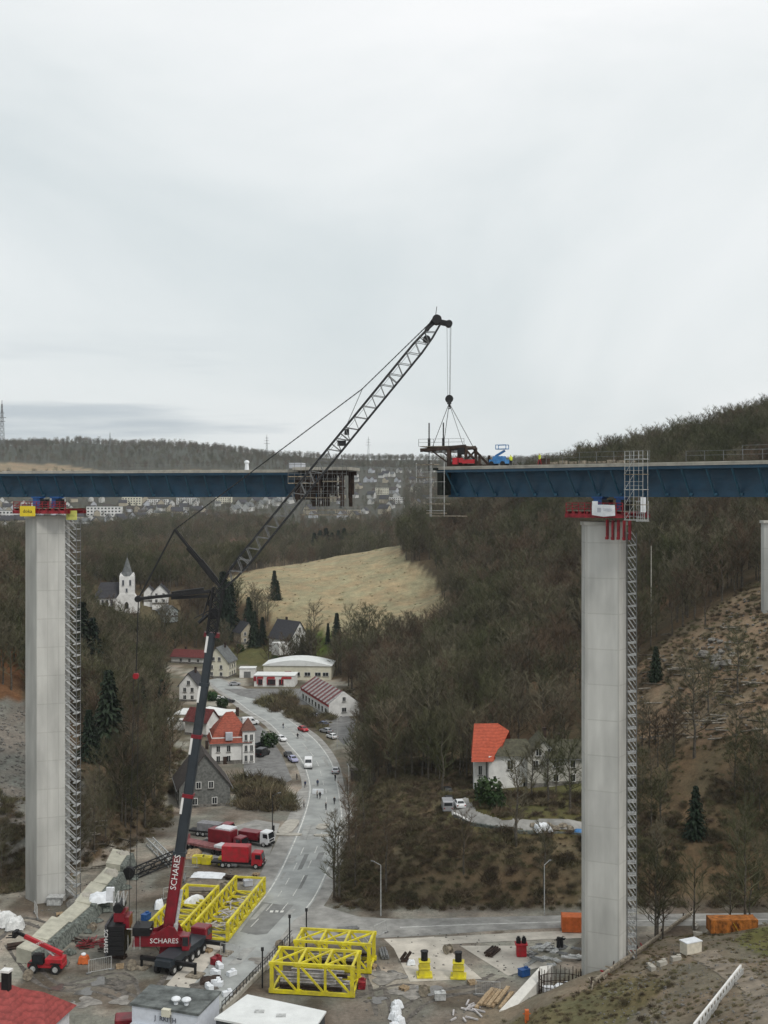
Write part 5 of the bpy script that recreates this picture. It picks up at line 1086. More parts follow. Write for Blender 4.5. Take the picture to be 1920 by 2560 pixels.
for k_, (px, py, z_) in enumerate(((285, 2215, 2.2), (312, 2172, 2.6), (225, 2272, 1.9))): p = gp(px, py); tarp('rubble_heap', ('heap of broken concrete on the upper retaining wall', 'heap of broken concrete at the far end of the retaining wall', 'heap of broken concrete beside the sheet on the retaining wall')[k_], (p.x - .6, p.y, z_ - .3), 2.6, 2.4, 1.0, k_, pale_conc, 90 + k_, cat='heap')
for k_ in range(9): p = gp(110 + k_ * 24, 2412 - k_ * 27) + Vector((2.6, 0, 0)); tarp('rubble_heap', 'low heap of grey rubble at the foot of the gabion face', p, rng.uniform(1.2, 2.6), rng.uniform(1, 2), rng.uniform(.3, .8), k_, gabion, 110 + k_, group='rubble along the gabion face', cat='heap')
p = gp(300, 2270); tarp('white_tarp', 'small white plastic scrap at the foot of the retaining wall', p, 1.2, 1.0, .6, .3, seed=2)
for i, (px, py, w, d, h) in enumerate(((12, 2315, 4.2, 3.0, 2.0), (38, 2322, 3.0, 2.6, 1.7), (-25, 2312, 4, 3, 2.2))):
    tarp('wrapped_pallet', ('white wrapped pallet stack', 'smaller white wrapped pallet stack', 'white wrapped stack cut by the frame edge')[i] + ' at the left edge of the yard', gp(px, py), w, d, h, .1 * i, mat('wrap_film', (.66, .67, .66), .5, var=.15, scale=2), seed=5 + i, group='wrapped pallets at the left edge', cat='pallet')
m = MB(); m.box((0, 0, .7), (2.4, 1.4, 1.3)); m.box((.2, 0, 1.45), (2.8, 1.9, .14)); tag(m.build('site_hut', galv, loc=gp(137, 2262)), 'low grey site box at the foot of the left pier', 'site box')
tarp('rubble_heap', 'heap of pale broken concrete right of the left pier foot', gp(205, 2262), 5, 4, .9, .4, stone, 9, cat='heap')
tarp('sand_bag', 'orange bag with a white top on the yard right of the telehandler', gp(209, 2408), 1.6, 1.4, 1.2, 0, orange, 11, cat='bag')
m = MB(); m.ball((0, 0, 0), .4, sq=(1, 1, .6)); tag(m.build('bag_cover', tarp_white, loc=tuple(gp(209, 2408) + Vector((0, 0, 1.3)))), 'small white cover lying on the orange bag', 'cover')
for i in range(16):
    p = gp(190 + rng.uniform(0, 110), 2385 + rng.uniform(-30, 20) - 25); m = MB(); l = rng.uniform(1.2, 2.8)
    for q in range(6): m.beam((-l / 2, -.5 + q * .2, rng.uniform(.05, .5)), (l / 2, -.5 + q * .2 + rng.uniform(-.2, .2), rng.uniform(.05, .5)), .09)
    tag(m.build('reinforcement_bundle', form_red if i % 3 else rust, loc=p, rz=rng.uniform(0, 3)), 'tangled red bundle of reinforcing rods left of the crane', 'rod bundle', 'rod bundles left of the crane')
# yellow crane ballast, white tarps, planks near the parked crane vehicles
for (px, py, w, lb) in ((498, 2158, 2.4, 'long yellow block'), (518, 2160, 1.8, 'middle yellow block'), (557, 2162, 1.5, 'single yellow block right of the long one')):
    m = MB(); m.box((0, 0, .75), (w, 1.6, 1.4)); m.box((0, 0, 1.5), (w * .6, .5, .14)); tag(m.build('yellow_block', yellow, loc=gp(px, py), rz=R(-6)), lb + ' lying in front of the flatbed trailer', 'block')
tarp('white_tarp', 'flat white sheet on the ground below the yellow blocks', gp(520, 2190), 6, 3.2, .45, -.15, seed=21)
tarp('white_tarp', 'white sheeted bundle beside the left yellow truss frame', gp(484, 2258), 1.6, 4.5, 1.1, -.5, seed=22)
tarp('white_tarp', 'white sheeted bundle near the orange bag and rods', gp(398, 2270), 1.6, 2.4, 1.3, .2, seed=23)
tarp('wood_chip_heap', 'pale heap behind the crane boom', gp(482, 2140), 3, 5, 1.0, 0, wood, 24, cat='heap')
for i in range(9):
    p = gp(462 + i * 9, 2232 + (i % 3) * 14); m = MB(); m.box((0, 0, .12), (rng.uniform(5, 9), .45, .22)); tag(m.build('timber_mat', wood_grey, loc=p, rz=R(rng.uniform(-6, 6))), 'weathered timber mat on the ground behind the yellow frames', 'timber mat', 'timber mats behind the yellow frames')
for i in range(7):
    m = MB(); m.box((0, 0, .3), (1.4, .8, .6)); m.box((.3, .1, .7), (.5, .5, .25)); p = gp(520 + rng.uniform(0, 60), 2440 + rng.uniform(-25, 60)); tag(m.build('white_sack', tarp_white, loc=p, rz=rng.random() * 3), 'white sack lying on the road near the outriggers', 'sack', 'white sacks near the outriggers')
tarp('rusty_plate', 'dark brown steel plate heap beside the crane carrier', gp(528, 2455), 3.2, 2.2, .7, .2, rust, 31, cat='heap')
for i in range(5):
    tarp('white_bag', 'white bag in the pile right of the white roof', gp(990 + rng.uniform(-9, 12), 2520 + i * 14), 1.5, 1.3, 1.0, rng.random(), seed=40 + i, group='white bags right of the white roof', cat='bag')
for i in range(12):
    p = gp(1130 + rng.uniform(0, 70), 2530 + rng.uniform(-22, 30)); m = MB(); l = rng.uniform(.8, 2.4); m.beam((-l / 2, 0, .1), (l / 2, 0, rng.uniform(.1, .5)), .22, .18); tag(m.build('pale_scrap', steel_pale, loc=p, rz=rng.uniform(0, 3)), 'pale scrap piece on the dirt left of the timber stack', 'scrap', 'pale scrap left of the timber stack')
m = MB(); m.beam((-.6, 0, .3), (.2, 0, 1.4), .4); m.beam((.2, 0, .5), (.9, 0, 1.5), .4); m.box((0, 0, .25), (1.2, .8, .4)); tag(m.build('digger_bucket', rust, loc=gp(1012, 2405)), 'rusty brown bucket piece left of the yellow stands', 'bucket'); tarp('white_bag', 'single white bag beside the rusty bucket piece', gp(1028, 2412), 1.3, 1, .7, 0, seed=50, cat='bag')
# concrete barriers and kerb fence along the road's right side
t = thing('roadside_fence', 'dark low fence along the right edge of the road beside the nearest yellow frame', 'fence', (0, 0, 0)); A = [gp(555, 2535), gp(600, 2490), gp(640, 2448), gp(668, 2420), gp(700, 2385), gp(730, 2352)]
for a, b_ in zip(A, A[1:]):
    m = MB(); m.beam(a + Vector((0, 0, .35)), b_ + Vector((0, 0, .35)), .35, .7); m.build('barrier', pale_conc, t); n = 5; m = MB()
    for i in range(n): p = a + (b_ - a) * i / n; m.beam(p, p + Vector((0, 0, 1.7)), .09)
    m.beam(a + Vector((0, 0, 1.6)), b_ + Vector((0, 0, 1.6)), .07); m.beam(a + Vector((0, 0, 1.1)), b_ + Vector((0, 0, 1.1)), .05); m.build('railing', dark_steel, t)
for (px, py, h, lb) in ((766, 2372, 6, 'thin dark post left of the second yellow frame'), (724, 2372, 5, 'short dark post by the roadside fence'), (656, 2470, 5.5, 'dark post at the left corner of the nearest yellow frame')):
    m = MB(); m.tube((0, 0, 0), (0, 0, h), .12, n=6); m.box((0, 0, h), (.4, .2, .5)); tag(m.build('post', dark_steel, loc=gp(px, py)), lb, 'post')
# lamps, poles, traffic lights
def street_lamp(label, loc, h, arm=1.4, m=galv):
    t = thing('street_lamp', label, 'street lamp', loc, rng.uniform(0, 3)); q = MB(); q.tube((0, 0, -.3), (0, 0, h), .12, .07, n=6); q.tube((0, 0, h), (arm, 0, h + .35), .05, n=5); q.build('pole', m, t); q = MB(); q.box((arm + .3, 0, h + .36), (.75, .28, .14)); q.build('lamp_head', galv_dark, t); return t
street_lamp('pale lamp post beside the side road left of the brush', (*ground0(952, 2290), 0), 8.5); street_lamp('pale lamp post beside the side road near the orange container', (*ground0(1361, 2286), 0), 8.3)
street_lamp('lamp post at the left pavement of the bend', (*ground0(681, 2100), 0), 9, m=dark_steel); street_lamp('lamp post at the right pavement of the bend', (*ground0(872, 2012), 0), 8.5); street_lamp('lamp post by the parking row of the striped building', (*ground0(843, 1868), 0), 8)
for (px, py, lb) in ((833, 2170, 'traffic light pole at the right road edge beside the tall bare trunks'), (684, 2110, 'traffic light at the left road edge')):
    t = thing('traffic_light', lb, 'traffic light', (*ground0(px, py), 0), 0); q = MB(); q.tube((0, 0, 0), (0, 0, 3.6), .09, n=6); q.build('pole', dark_steel, t); q = MB(); q.box((0, -.05, 3.2), (.4, .35, 1.1)); q.build('signal_head', black, t)
x, y, z = G(1628, 1592); m = MB(); m.tube((0, 0, 0), (0, 0, 23), .17, .1, n=5); tag(m.build('pole', pale_conc, loc=(x, y, z)), 'tall pale pole standing before the woods right of the right pier', 'pole')
def road_island(px, py, w, d, rz, lb):
    m = MB(); P = []
    for k in range(18): a = 2 * math.pi * k / 18; P.append((w / 2 * math.copysign(abs(math.cos(a)) ** .6, math.cos(a)), d / 2 * math.copysign(abs(math.sin(a)) ** .6, math.sin(a))))
    m.prism(P, .0, .22); o = m.build('traffic_island', pale_conc, loc=gp(px, py), rz=rz); o['kind'] = 'structure'
road_island(722, 2068, 3.2, 11, R(-8), ''); road_island(722, 2088, 5.5, 1.6, 0, ''); road_island(806, 2090, 3.6, 1.3, 0, ''); road_island(868, 2085, 4.6, 2, 0, ''); road_island(806, 2068, 2.4, 4, R(-10), '')

# small clutter of a building yard
CL = [(300, 2420), (250, 2430), (290, 2395), (330, 2425), (365, 2300), (400, 2310), (430, 2245), (455, 2200), (560, 2225), (620, 2215), (640, 2190), (470, 2170), (585, 2200), (700, 2375), (905, 2470), (930, 2420), (915, 2380), (960, 2390), (1060, 2490), (1100, 2500), (1180, 2460), (1220, 2490), (1230, 2385), (1120, 2385), (1310, 2440), (1010, 2475), (950, 2340), (870, 2330), (70, 2450), (170, 2300), (150, 2290), (90, 2290), (45, 2370), (230, 2330), (540, 2410), (520, 2380), (575, 2395)]
for i, (px, py) in enumerate(CL):
    p = gp(px, py); a_ = rng.uniform(0, 3.1); k = i % 5
    if k == 0:
        m = MB()
        for q in range(5): m.box((0, -.48 + q * .24, .42), (1.2, .16, .05))
        for q in (-.5, 0, .5): m.box((q, 0, .2), (.1, 1.1, .36))
        tag(m.build('pallet', wood, loc=p, rz=a_), 'pale wooden pallet lying about on the building yard', 'pallet', 'pallets scattered on the yard')
    elif k == 1:
        t = thing('site_fence', 'grey wire fence panel standing on the building yard', 'fence panel', p, a_, 'fence panels on the yard'); m = MB(); m.beam((-1.7, 0, .1), (-1.7, 0, 2), .06); m.beam((1.7, 0, .1), (1.7, 0, 2), .06); m.beam((-1.7, 0, 2), (1.7, 0, 2), .06); m.beam((-1.7, 0, .2), (1.7, 0, .2), .06)
        for q in range(12): m.beam((-1.55 + q * .28, 0, .2), (-1.55 + q * .28, 0, 2), .025)
        m.build('panel', galv, t)
        for q in (-1.7, 1.7): m = MB(); m.box((q, 0, .08), (.7, .3, .16)); m.build('foot', galv_dark, t)
    elif k == 2:
        m = MB()
        for q in range(6): m.tube((-1.6, -.5 + (q % 3) * .4 + (.2 if q > 2 else 0), .2 + (q // 3) * .34), (1.6 + rng.uniform(-.3, .3), -.5 + (q % 3) * .4 + (.2 if q > 2 else 0), .2 + (q // 3) * .34), .18, n=8)
        tag(m.build('pipe_stack', galv_dark if i % 2 else rust, loc=p, rz=a_), 'small stack of pipes on the building yard', 'pipes', 'pipe stacks on the yard')
    elif k == 3:
        m = MB(); m.tube((0, -.5, .7), (0, -.42, .7), .7, n=14); m.tube((0, .42, .7), (0, .5, .7), .7, n=14); m.tube((0, -.42, .7), (0, .42, .7), .38, n=12); tag(m.build('cable_reel', wood_grey, loc=p, rz=a_), 'wooden cable reel standing on the building yard', 'cable reel', 'cable reels on the yard')
    else:
        m = MB(); m.box((0, 0, .5), (1.5, 1.0, .9)); m.box((0, 0, 1.0), (1.6, 1.1, .1)); m.box((.4, 0, 1.15), (.4, .5, .25)); tag(m.build('tool_chest', (blue_paint, grey_wall, form_red, galv)[i % 4], loc=p, rz=a_), 'small equipment chest on the building yard', 'chest', 'equipment chests on the yard')
# ------------------------------------------------------------------ houses
def win(parent, c, w, h, rz=0.0, frame=frame_white):
    """a framed window facing local -y turned by rz"""
    m = MB(); ca, sa = math.cos(rz), math.sin(rz)
    def q(x, y, z): return (c[0] + x * ca - y * sa, c[1] + x * sa + y * ca, c[2] + z)
    m.box(q(0, -.03, 0), (w + .24, .10, h + .24), rz); o = m.build('window', frame, parent); m = MB()
    m.box(q(-w / 4 - .01, -.09, 0), (w / 2 - .06, .04, h), rz); m.box(q(w / 4 + .01, -.09, 0), (w / 2 - .06, .04, h), rz); m.build('pane', glass, o); m = MB(); m.box(q(0, -.13, -h / 2 - .2), (w + .4, .3, .1), rz); m.build('sill', stone, o)
    return o
def gable_house(label, loc, rz, W, L, eave, rise, wall, roof, gw=((-1.6, 1.5), (1.6, 1.5), (-1.6, 4.2), (1.6, 4.2)), sw=(), chimney=True, name='house', cat='house', over=.5, group=None, gable_mat=None, base=2.5, door=None, detail=True):
    """gable end faces local -y, ridge runs along y; windows on the front gable (gw: x, z) and on both long sides (sw: y, z)"""
    t = thing(name, label, cat, loc, rz, group)
    m = MB(); m.extr_y([(-W / 2, -base), (W / 2, -base), (W / 2, eave), (0, eave + rise), (-W / 2, eave)], -L / 2, L / 2); m.build('wall', wall, t)
    if gable_mat: m = MB(); m.extr_y([(-W / 2 + .02, eave * .5), (W / 2 - .02, eave * .5), (W / 2 - .02, eave), (0, eave + rise - .02), (-W / 2 + .02, eave)], -L / 2 - .08, -L / 2 + .1); m.build('gable_cladding', gable_mat, t)
    s = rise / (W / 2); th = .22; ex = W / 2 + over; m = MB()
    m.extr_y([(-ex, eave - over * s + .04), (0, eave + rise + .04), (ex, eave - over * s + .04), (ex, eave - over * s + .04 + th), (0, eave + rise + .04 + th * 1.2), (-ex, eave - over * s + .04 + th)], -L / 2 - over, L / 2 + over); rf = m.build('roof', roof, t)
    if detail:
        for s_ in (-1, 1): m = MB(); m.beam((s_ * (ex + .08), -L / 2 - over, eave - over * s - .02), (s_ * (ex + .08), L / 2 + over, eave - over * s - .02), .18); m.build('gutter', galv_dark, rf)
        m = MB(); m.box((0, 0, .25), (W + .12, L + .12, .9)); m.build('plinth', stone, t)
    if chimney: m = MB(); m.box((W * .12, L * .2, eave + rise + .3), (.7, .7, 1.9)); m.box((W * .12, L * .2, eave + rise + 1.3), (.85, .85, .12)); m.build('chimney', rust, rf)
    for (x, z) in gw: win(t, (x, -L / 2 - (.09 if gable_mat else 0), z), 1.0, 1.35)
    for (y, z) in sw: win(t, (W / 2, y, z), 1.0, 1.3, R(90)); win(t, (-W / 2, y, z), 1.0, 1.3, R(-90))
    if door: m = MB(); m.box((door, -L / 2 - .04, 1.05), (1.1, .1, 2.1)); m.build('door', rust, t)
    return t
def base(px, py, dz=0): x, y, z = G(px, py); return (x, y, z + dz)
HOUSES = []       # keep trees off these spots: x, y, radius
def keep(l, r): HOUSES.append((l[0], l[1], r)); return l
# church
l = keep(base(318, 1520), 15); ch = thing('church', 'white church with pointed grey spire and dark nave roof on the left bank', 'church', l, R(8)); s_ = l[1] / F
tw = 36 * s_; m = MB(); m.box((0, 0, 6.2), (tw, tw, 16.4)); m.extr_y([(-tw * .85, -2), (tw * .85, -2), (tw * .85, 3.2), (tw * .5, 6.6), (-tw * .5, 6.6), (-tw * .85, 3.2)], -tw * .5 - .3, tw * .4); m.build('tower', white_wall, ch)
m = MB(); P = [(tw * .53, 0), (tw * .37, tw * .37), (0, tw * .53), (-tw * .37, tw * .37), (-tw * .53, 0), (-tw * .37, -tw * .37), (0, -tw * .53), (tw * .37, -tw * .37)]
m.add([(x, y, 14.4) for x, y in P] + [(x * .62, y * .62, 16.4) for x, y in P] + [(0, 0, 23.2)], [(i, (i + 1) % 8, 8 + (i + 1) % 8, 8 + i) for i in range(8)] + [(8 + i, 8 + (i + 1) % 8, 16) for i in range(8)]); m.tube((0, 0, 23), (0, 0, 24.4), .08, n=4); m.build('spire', grey_roof, ch)
for (a, b_) in ((-1, -1), (1, -1), (1, 1), (-1, 1)): m = MB(); m.add([(a * tw * .5, b_ * tw * .5, 14.4), (a * tw * .2, b_ * tw * .5, 14.4), (a * tw * .2, b_ * tw * .2, 14.4), (a * tw * .5, b_ * tw * .2, 14.4), (a * tw * .42, b_ * tw * .42, 16.0)], [(0, 1, 4), (1, 2, 4), (2, 3, 4), (3, 0, 4), (3, 2, 1, 0)]); m.build('pinnacle', white_wall, ch)
for x in (-tw * .24, tw * .24): win(ch, (x, -tw / 2, 11.6), .75, 2.2, frame=grey_wall)
win(ch, (0, -tw / 2, 8.2), .7, 1.5, frame=grey_wall); m = MB(); m.extr_y([(-.9, 0), (.9, 0), (.9, 2), (.5, 2.8), (0, 3.1), (-.5, 2.8), (-.9, 2)], -tw / 2 - .42, -tw / 2 - .2); m.build('door', black, ch)
nl = 60 * s_; m = MB(); m.box((-tw * .5 - nl / 2, 2.2, 1.4), (nl, 8, 7.0)); m.build('nave_wall', white_wall, ch)
m = MB(); m.add([(-tw * .4, -2.4, 4.7), (-tw * .5 - nl - .4, -2.4, 4.7), (-tw * .5 - nl - .4, 6.8, 4.7), (-tw * .4, 6.8, 4.7), (-tw * .4, 2.2, 11.5), (-tw * .5 - nl + 2.2, 2.2, 11.5)], [(1, 0, 4, 5), (3, 2, 5, 4), (2, 1, 5), (0, 3, 4), (0, 1, 2, 3)]); m.build('nave_roof', slate_roof, ch)
for i in range(5): win(ch, (-tw * .5 - 1.4 - i * (nl - 2) / 4.4, -1.8, 2.5), .9, 2.7, frame=grey_wall)
l = keep(base(402, 1508), 9); gable_house('white twin gabled parsonage beside the church, partly hidden by the crane strut', l, R(6), 7, 9, 5.2, 3.6, white_wall, slate_roof, sw=((-2, 2),)); l2 = keep(base(374, 1502), 6); gable_house('small white gabled annex between church and parsonage', l2, R(6), 4.6, 7, 4.2, 2.8, white_wall, slate_roof, gw=((0, 2),))
l = keep(base(418, 1540), 6); gable_house('low greenish white house below the parsonage', l, R(40), 6, 9, 2.6, 2.2, mat('pale_green_render', (.42, .47, .46), .8), grey_roof, gw=((-1.2, 1.2), (1.2, 1.2)))
# big dark roofed white house on the slope, its neighbours
l = keep(base(722, 1618), 17); h = gable_house('large white house with a broad dark roof and white gable on the slope', l, R(42), 9.5, 15, 4.4, 6.8, white_wall, slate_roof, gw=((-1.8, 1.6), (1.8, 1.6), (-1.3, 5.2), (1.3, 5.2), (0, 8.2)), sw=((-5, 1.5), (-2, 1.5), (1, 1.5), (4, 1.5), (-3, 3.6)))
m = MB(); m.box((-7.5, -4.5, .6), (6, 5, 5)); m.build('balcony', white_wall, h)
l = keep(base(612, 1606), 7); gable_house('pale house half hidden between dark conifers', l, R(30), 7, 8, 5, 3.8, tan_wall, slate_roof)
l = keep(base(735, 1606), 3); m = MB(); m.box((0, 0, 1), (3.6, 2.4, 2.4)); m.box((0, 0, 2.3), (4, 2.8, .2)); tag(m.build('garden_shed', white_wall, loc=base(738, 1612)), 'small white shed right of the large dark roofed house', 'shed')
# cream house, narrow white house, low red roofed building
l = keep(base(552, 1690), 9); gable_house('cream three storey house with a grey roof, gable towards the road', l, R(-10), 9.2, 11, 6.4, 5.2, cream_wall, grey_roof, gw=((-1.9, 1.6), (1.9, 1.6), (-1.9, 4.3), (1.9, 4.3), (-1.2, 7.4), (1.2, 7.4)), sw=((-3, 1.6), (0, 1.6), (3, 1.6), (-3, 4.3), (0, 4.3), (3, 4.3)), door=0)
l = keep(base(480, 1748), 7); gable_house('narrow white gabled house behind the crane boom', l, R(-6), 6.5, 9, 5.6, 4, white_wall, slate_roof, gw=((-1.3, 1.4), (1.3, 1.4), (0, 6.4), (1.3, 4), (-1.3, 4)), sw=((-2, 3.6),))
l = keep(base(478, 1656), 9); gable_house('long low house with a dark red roof behind the boom', l, R(72), 7, 15, 2.8, 2.4, white_wall, mat('dark_red_roof', (.13, .03, .028), .8, var=.2), gw=((0, 1.3),), sw=((-5, 1.3), (-1, 1.3), (3, 1.3)))
# flat roofed hall (pale roof)
def flat_block(t, x, y, w, d, h, wall, roof, z0=-1.5, par=.35):
    m = MB(); m.box((x, y, (h + z0) / 2), (w, d, h - z0)); o = m.build('wall', wall, t); m = MB(); m.box((x, y, h + .09), (w + .5, d + .5, .2)); m.build('flat_roof', roof, t); return o
l = keep(base(515, 1815), 13); t = thing('workshop_hall', 'low hall with a pale flat roof left of the road bend', 'hall', l, R(-8)); flat_block(t, 0, 0, 17, 10, 4.2, tan_wall, white_roof); flat_block(t, -7.5, -6.2, 5, 3, 3, white_wall, white_roof)
m = MB(); m.add([(-4, -4, 4.3), (6, -4, 4.3), (6, 5, 4.3), (-4, 5, 4.3), (1, .5, 6.0)], [(0, 1, 4), (1, 2, 4), (2, 3, 4), (3, 0, 4)]); m.build('roof', white_roof, t)
for i in range(4): win(t, (-5 + i * 3.4, -5, 2), 1.6, 1.3)
# shop with red fascia and pale hall
l = keep(base(690, 1712), 10); t = thing('shop_building', 'white flat roofed shop with red window trim at the end of the bend', 'shop', l, R(-3)); flat_block(t, 0, 0, 15, 9, 4.0, white_wall, white_roof)
m = MB()
for (x, w) in ((-5.2, 2.2), (-1.2, 2.8), (4.6, 3.6)): m.box((x, -4.62, 3.3), (w, .25, .7)); m.box((x - w / 2, -4.62, 2.2), (.3, .2, 2.2))
m.build('red_trim', bright_red, t)
for x in (-5.2, -1.8, -.4, 2.6): win(t, (x, -4.5, 1.7), 1.5, 1.8, frame=form_red)
m = MB(); m.box((-7.2, -4.6, 2.9), (1.0, .4, 1.6)); m.build('sign_board', form_red, t)
l = keep(base(745, 1702), 14); t = thing('industrial_hall', 'long pale grey hall with a curved white roof right behind the shop', 'hall', (l[0], l[1] + 9, l[2]), R(-4)); m = MB(); m.box((0, 0, 2), (26, 14, 7)); m.build('wall', cream_wall, t)
m = MB(); Pr = [(-13.4, 5.4)] + [(-13.4 + 26.8 * i / 12, 5.6 + 2.0 * math.sin(math.pi * i / 12)) for i in range(13)] + [(13.4, 5.4)]; m.extr_y(Pr, -7.4, 7.4); m.build('roof', white_roof, t)
for x in (0, 4, 8, 11): win(t, (x, -7, 2.3), 2.2, 1.3)
m = MB(); m.box((-3.5, -7.05, 1.5), (2.6, .1, 3.6)); m.build('gate', form_red, t)
l = keep(base(620, 1692), 5); t = thing('garage_block', 'small pale garage between cream house and shop', 'garage', l, 0); flat_block(t, 0, 0, 6, 5, 3.6, white_wall, white_roof); m = MB(); m.box((0, -2.53, 1.2), (2.6, .08, 2.4)); m.build('garage_door', galv_dark, t)
l = keep(base(800, 1768), 10); keep(base(835, 1782), 9); keep(base(790, 1750), 10); t = thing('striped_building', 'long building with red and white striped roof slope beside the parked cars', 'building', (l[0] + 3, l[1], l[2]), R(-72)); LB, WB = 36, 10
m = MB(); m.box((0, 0, 1.5), (LB, WB, 5.4)); m.build('wall', white_wall, t)
m = MB(); m.add([(LB / 2 + .05, -WB / 2, 4.2), (LB / 2 + .05, WB / 2, 4.2), (LB / 2 + .05, 0, 8.0), (LB / 2 - .3, -WB / 2, 4.2), (LB / 2 - .3, WB / 2, 4.2), (LB / 2 - .3, 0, 8.0)], [(0, 1, 2), (5, 4, 3), (0, 3, 4, 1), (1, 4, 5, 2), (2, 5, 3, 0)]); m.build('white_gable', white_wall, t)
def slope(y0, z0, y1, z1, x0, x1, mm, nm, th=.16):
    m = MB(); m.add([(x0, y0, z0), (x1, y0, z0), (x1, y1, z1), (x0, y1, z1), (x0, y0, z0 + th), (x1, y0, z0 + th), (x1, y1, z1 + th), (x0, y1, z1 + th)], [(3, 2, 1, 0), (4, 5, 6, 7), (0, 1, 5, 4), (1, 2, 6, 5), (2, 3, 7, 6), (3, 0, 4, 7)]); return m.build(nm, mm, t)
for i in range(9):
    x0 = -LB / 2 + i * LB / 9; slope(-WB / 2 - .4, 4.1, 0, 7.7, x0 + .02, x0 + LB / 18, mat('dull_red_roof', (.16, .035, .04), .7, var=.25), 'red_roof_panel'); slope(-WB / 2 - .4, 4.1, 0, 7.7, x0 + LB / 18 + .02, x0 + LB / 9, mat('dull_white_roof', (.36, .35, .34), .7, var=.25), 'white_roof_panel')
slope(WB / 2 + .4, 4.1, 0, 7.7, -LB / 2, LB / 2 - .35, slate_roof, 'dark_roof')
m = MB(); m.box((0, -WB / 2 - .1, 3.6), (LB, .16, .6)); m.build('red_trim', bright_red, t)
for i in range(8): win(t, (-15 + i * 4.2, -WB / 2, 1.6), 2.0, 1.5)
win(t, (LB / 2 + .06, 0, 2.2), 1.4, 1.3, R(90)); win(t, (LB / 2 + .06, 0, 5.6), 1.0, 1.2, R(90))
# villa with the red hipped roof
def hip(m, W, L, z0, h, ridge, ov=.6, x=0, y=0):
    a, b_ = W / 2 + ov, L / 2 + ov; r = ridge / 2
    m.add([(x - a, y - b_, z0), (x + a, y - b_, z0), (x + a, y + b_, z0), (x - a, y + b_, z0), (x, y - r, z0 + h), (x, y + r, z0 + h)], [(0, 1, 4), (1, 2, 5, 4), (2, 3, 5), (3, 0, 4, 5), (3, 2, 1, 0)]); return m
l = keep(base(568, 1908), 12); t = thing('villa', 'white villa with a steep red hipped roof and a corner tower beside the bend', 'villa', (l[0], l[1] + 4, l[2]), R(12)); t.scale = (.9, .9, .88)
m = MB(); m.box((0, 0, 3.5), (11, 11, 9)); m.build('wall', white_wall, t)
m = MB(); m.add([(-6.2, -6.2, 6.2), (6.2, -6.2, 6.2), (6.2, 6.2, 6.2), (-6.2, 6.2, 6.2), (-4.6, -4.6, 9.6), (4.6, -4.6, 9.6), (4.6, 4.6, 9.6), (-4.6, 4.6, 9.6), (-1.0, -.5, 14.6), (1.2, .5, 14.6)], [(0, 1, 5, 4), (1, 2, 6, 5), (2, 3, 7, 6), (3, 0, 4, 7), (4, 5, 9, 8), (5, 6, 9), (6, 7, 8, 9), (7, 4, 8), (3, 2, 1, 0)]); rf = m.build('roof', red_tile, t)
m = MB(); m.box((0, 0, .5), (11.2, 11.2, 1.2)); m.build('plinth', stone, t); m = MB(); m.box((0, -6.2, 6.15), (12.4, .2, .2)); m.box((6.2, 0, 6.15), (.2, 12.2, .2)); m.box((-6.2, 0, 6.15), (.2, 12.2, .2)); m.build('gutter', galv_dark, rf); m = MB(); m.box((2.5, 1, 14.3), (.9, .9, 2.6)); m.build('chimney', rust, rf); m = MB(); m.box((-.5, -5.6, 8.3), (2.0, 1.6, 2.2)); m.box((-.5, -6.42, 8.3), (1.2, .08, 1.4)); m.build('dormer', grey_wall, rf)
m = MB(); m.box((5.2, -4.2, 4.6), (3.6, 3.8, 10.4)); m.build('tower', white_wall, t); m = MB(); hip(m, 3.6, 3.8, 9.85, 3.6, .2, .5, 5.2, -4.2); m.build('tower_roof', mat('brown_tiles', (.16, .075, .055), .8, var=.2), t)
for z in (1.6, 4.6): 
    for x in (-3.6, -.6): win(t, (x, -5.5, z), 1.0, 1.7)
for z in (1.6, 4.6, 7.8):
    win(t, (4.4, -6.1, z), .8, 1.7); win(t, (6.0, -6.1, z), .8, 1.7); win(t, (7.0, -4.2, z), .8, 1.6, R(90)); win(t, (5.5, 2.5, min(z, 4.6)), 1.0, 1.6, R(90)) if z < 7 else None
m = MB(); m.box((-1.6, -5.6, 1.1), (1.2, .12, 2.3)); m.build('door', rust, t)
l = keep(base(505, 2000), 11); gable_house('dark barn like house with a grey shingled gable below the villa', l, R(14), 11.5, 13, 4.6, 7.2, slate_clad, mat('dark_brown_roof', (.07, .06, .055), .85, var=.2), gw=((-2.2, 1.4), (2.2, 1.4), (-1.4, 5.0), (1.4, 5.0)), sw=((-3, 2),), gable_mat=slate_clad)
l = keep(base(505, 1835), 5); gable_house('small house with a dark red roof left of the villa', l, R(60), 6, 8, 4.4, 3, white_wall, mat('dark_red_roof', (.13, .03, .028)), gw=((-1.2, 1.6), (1.2, 1.6)))
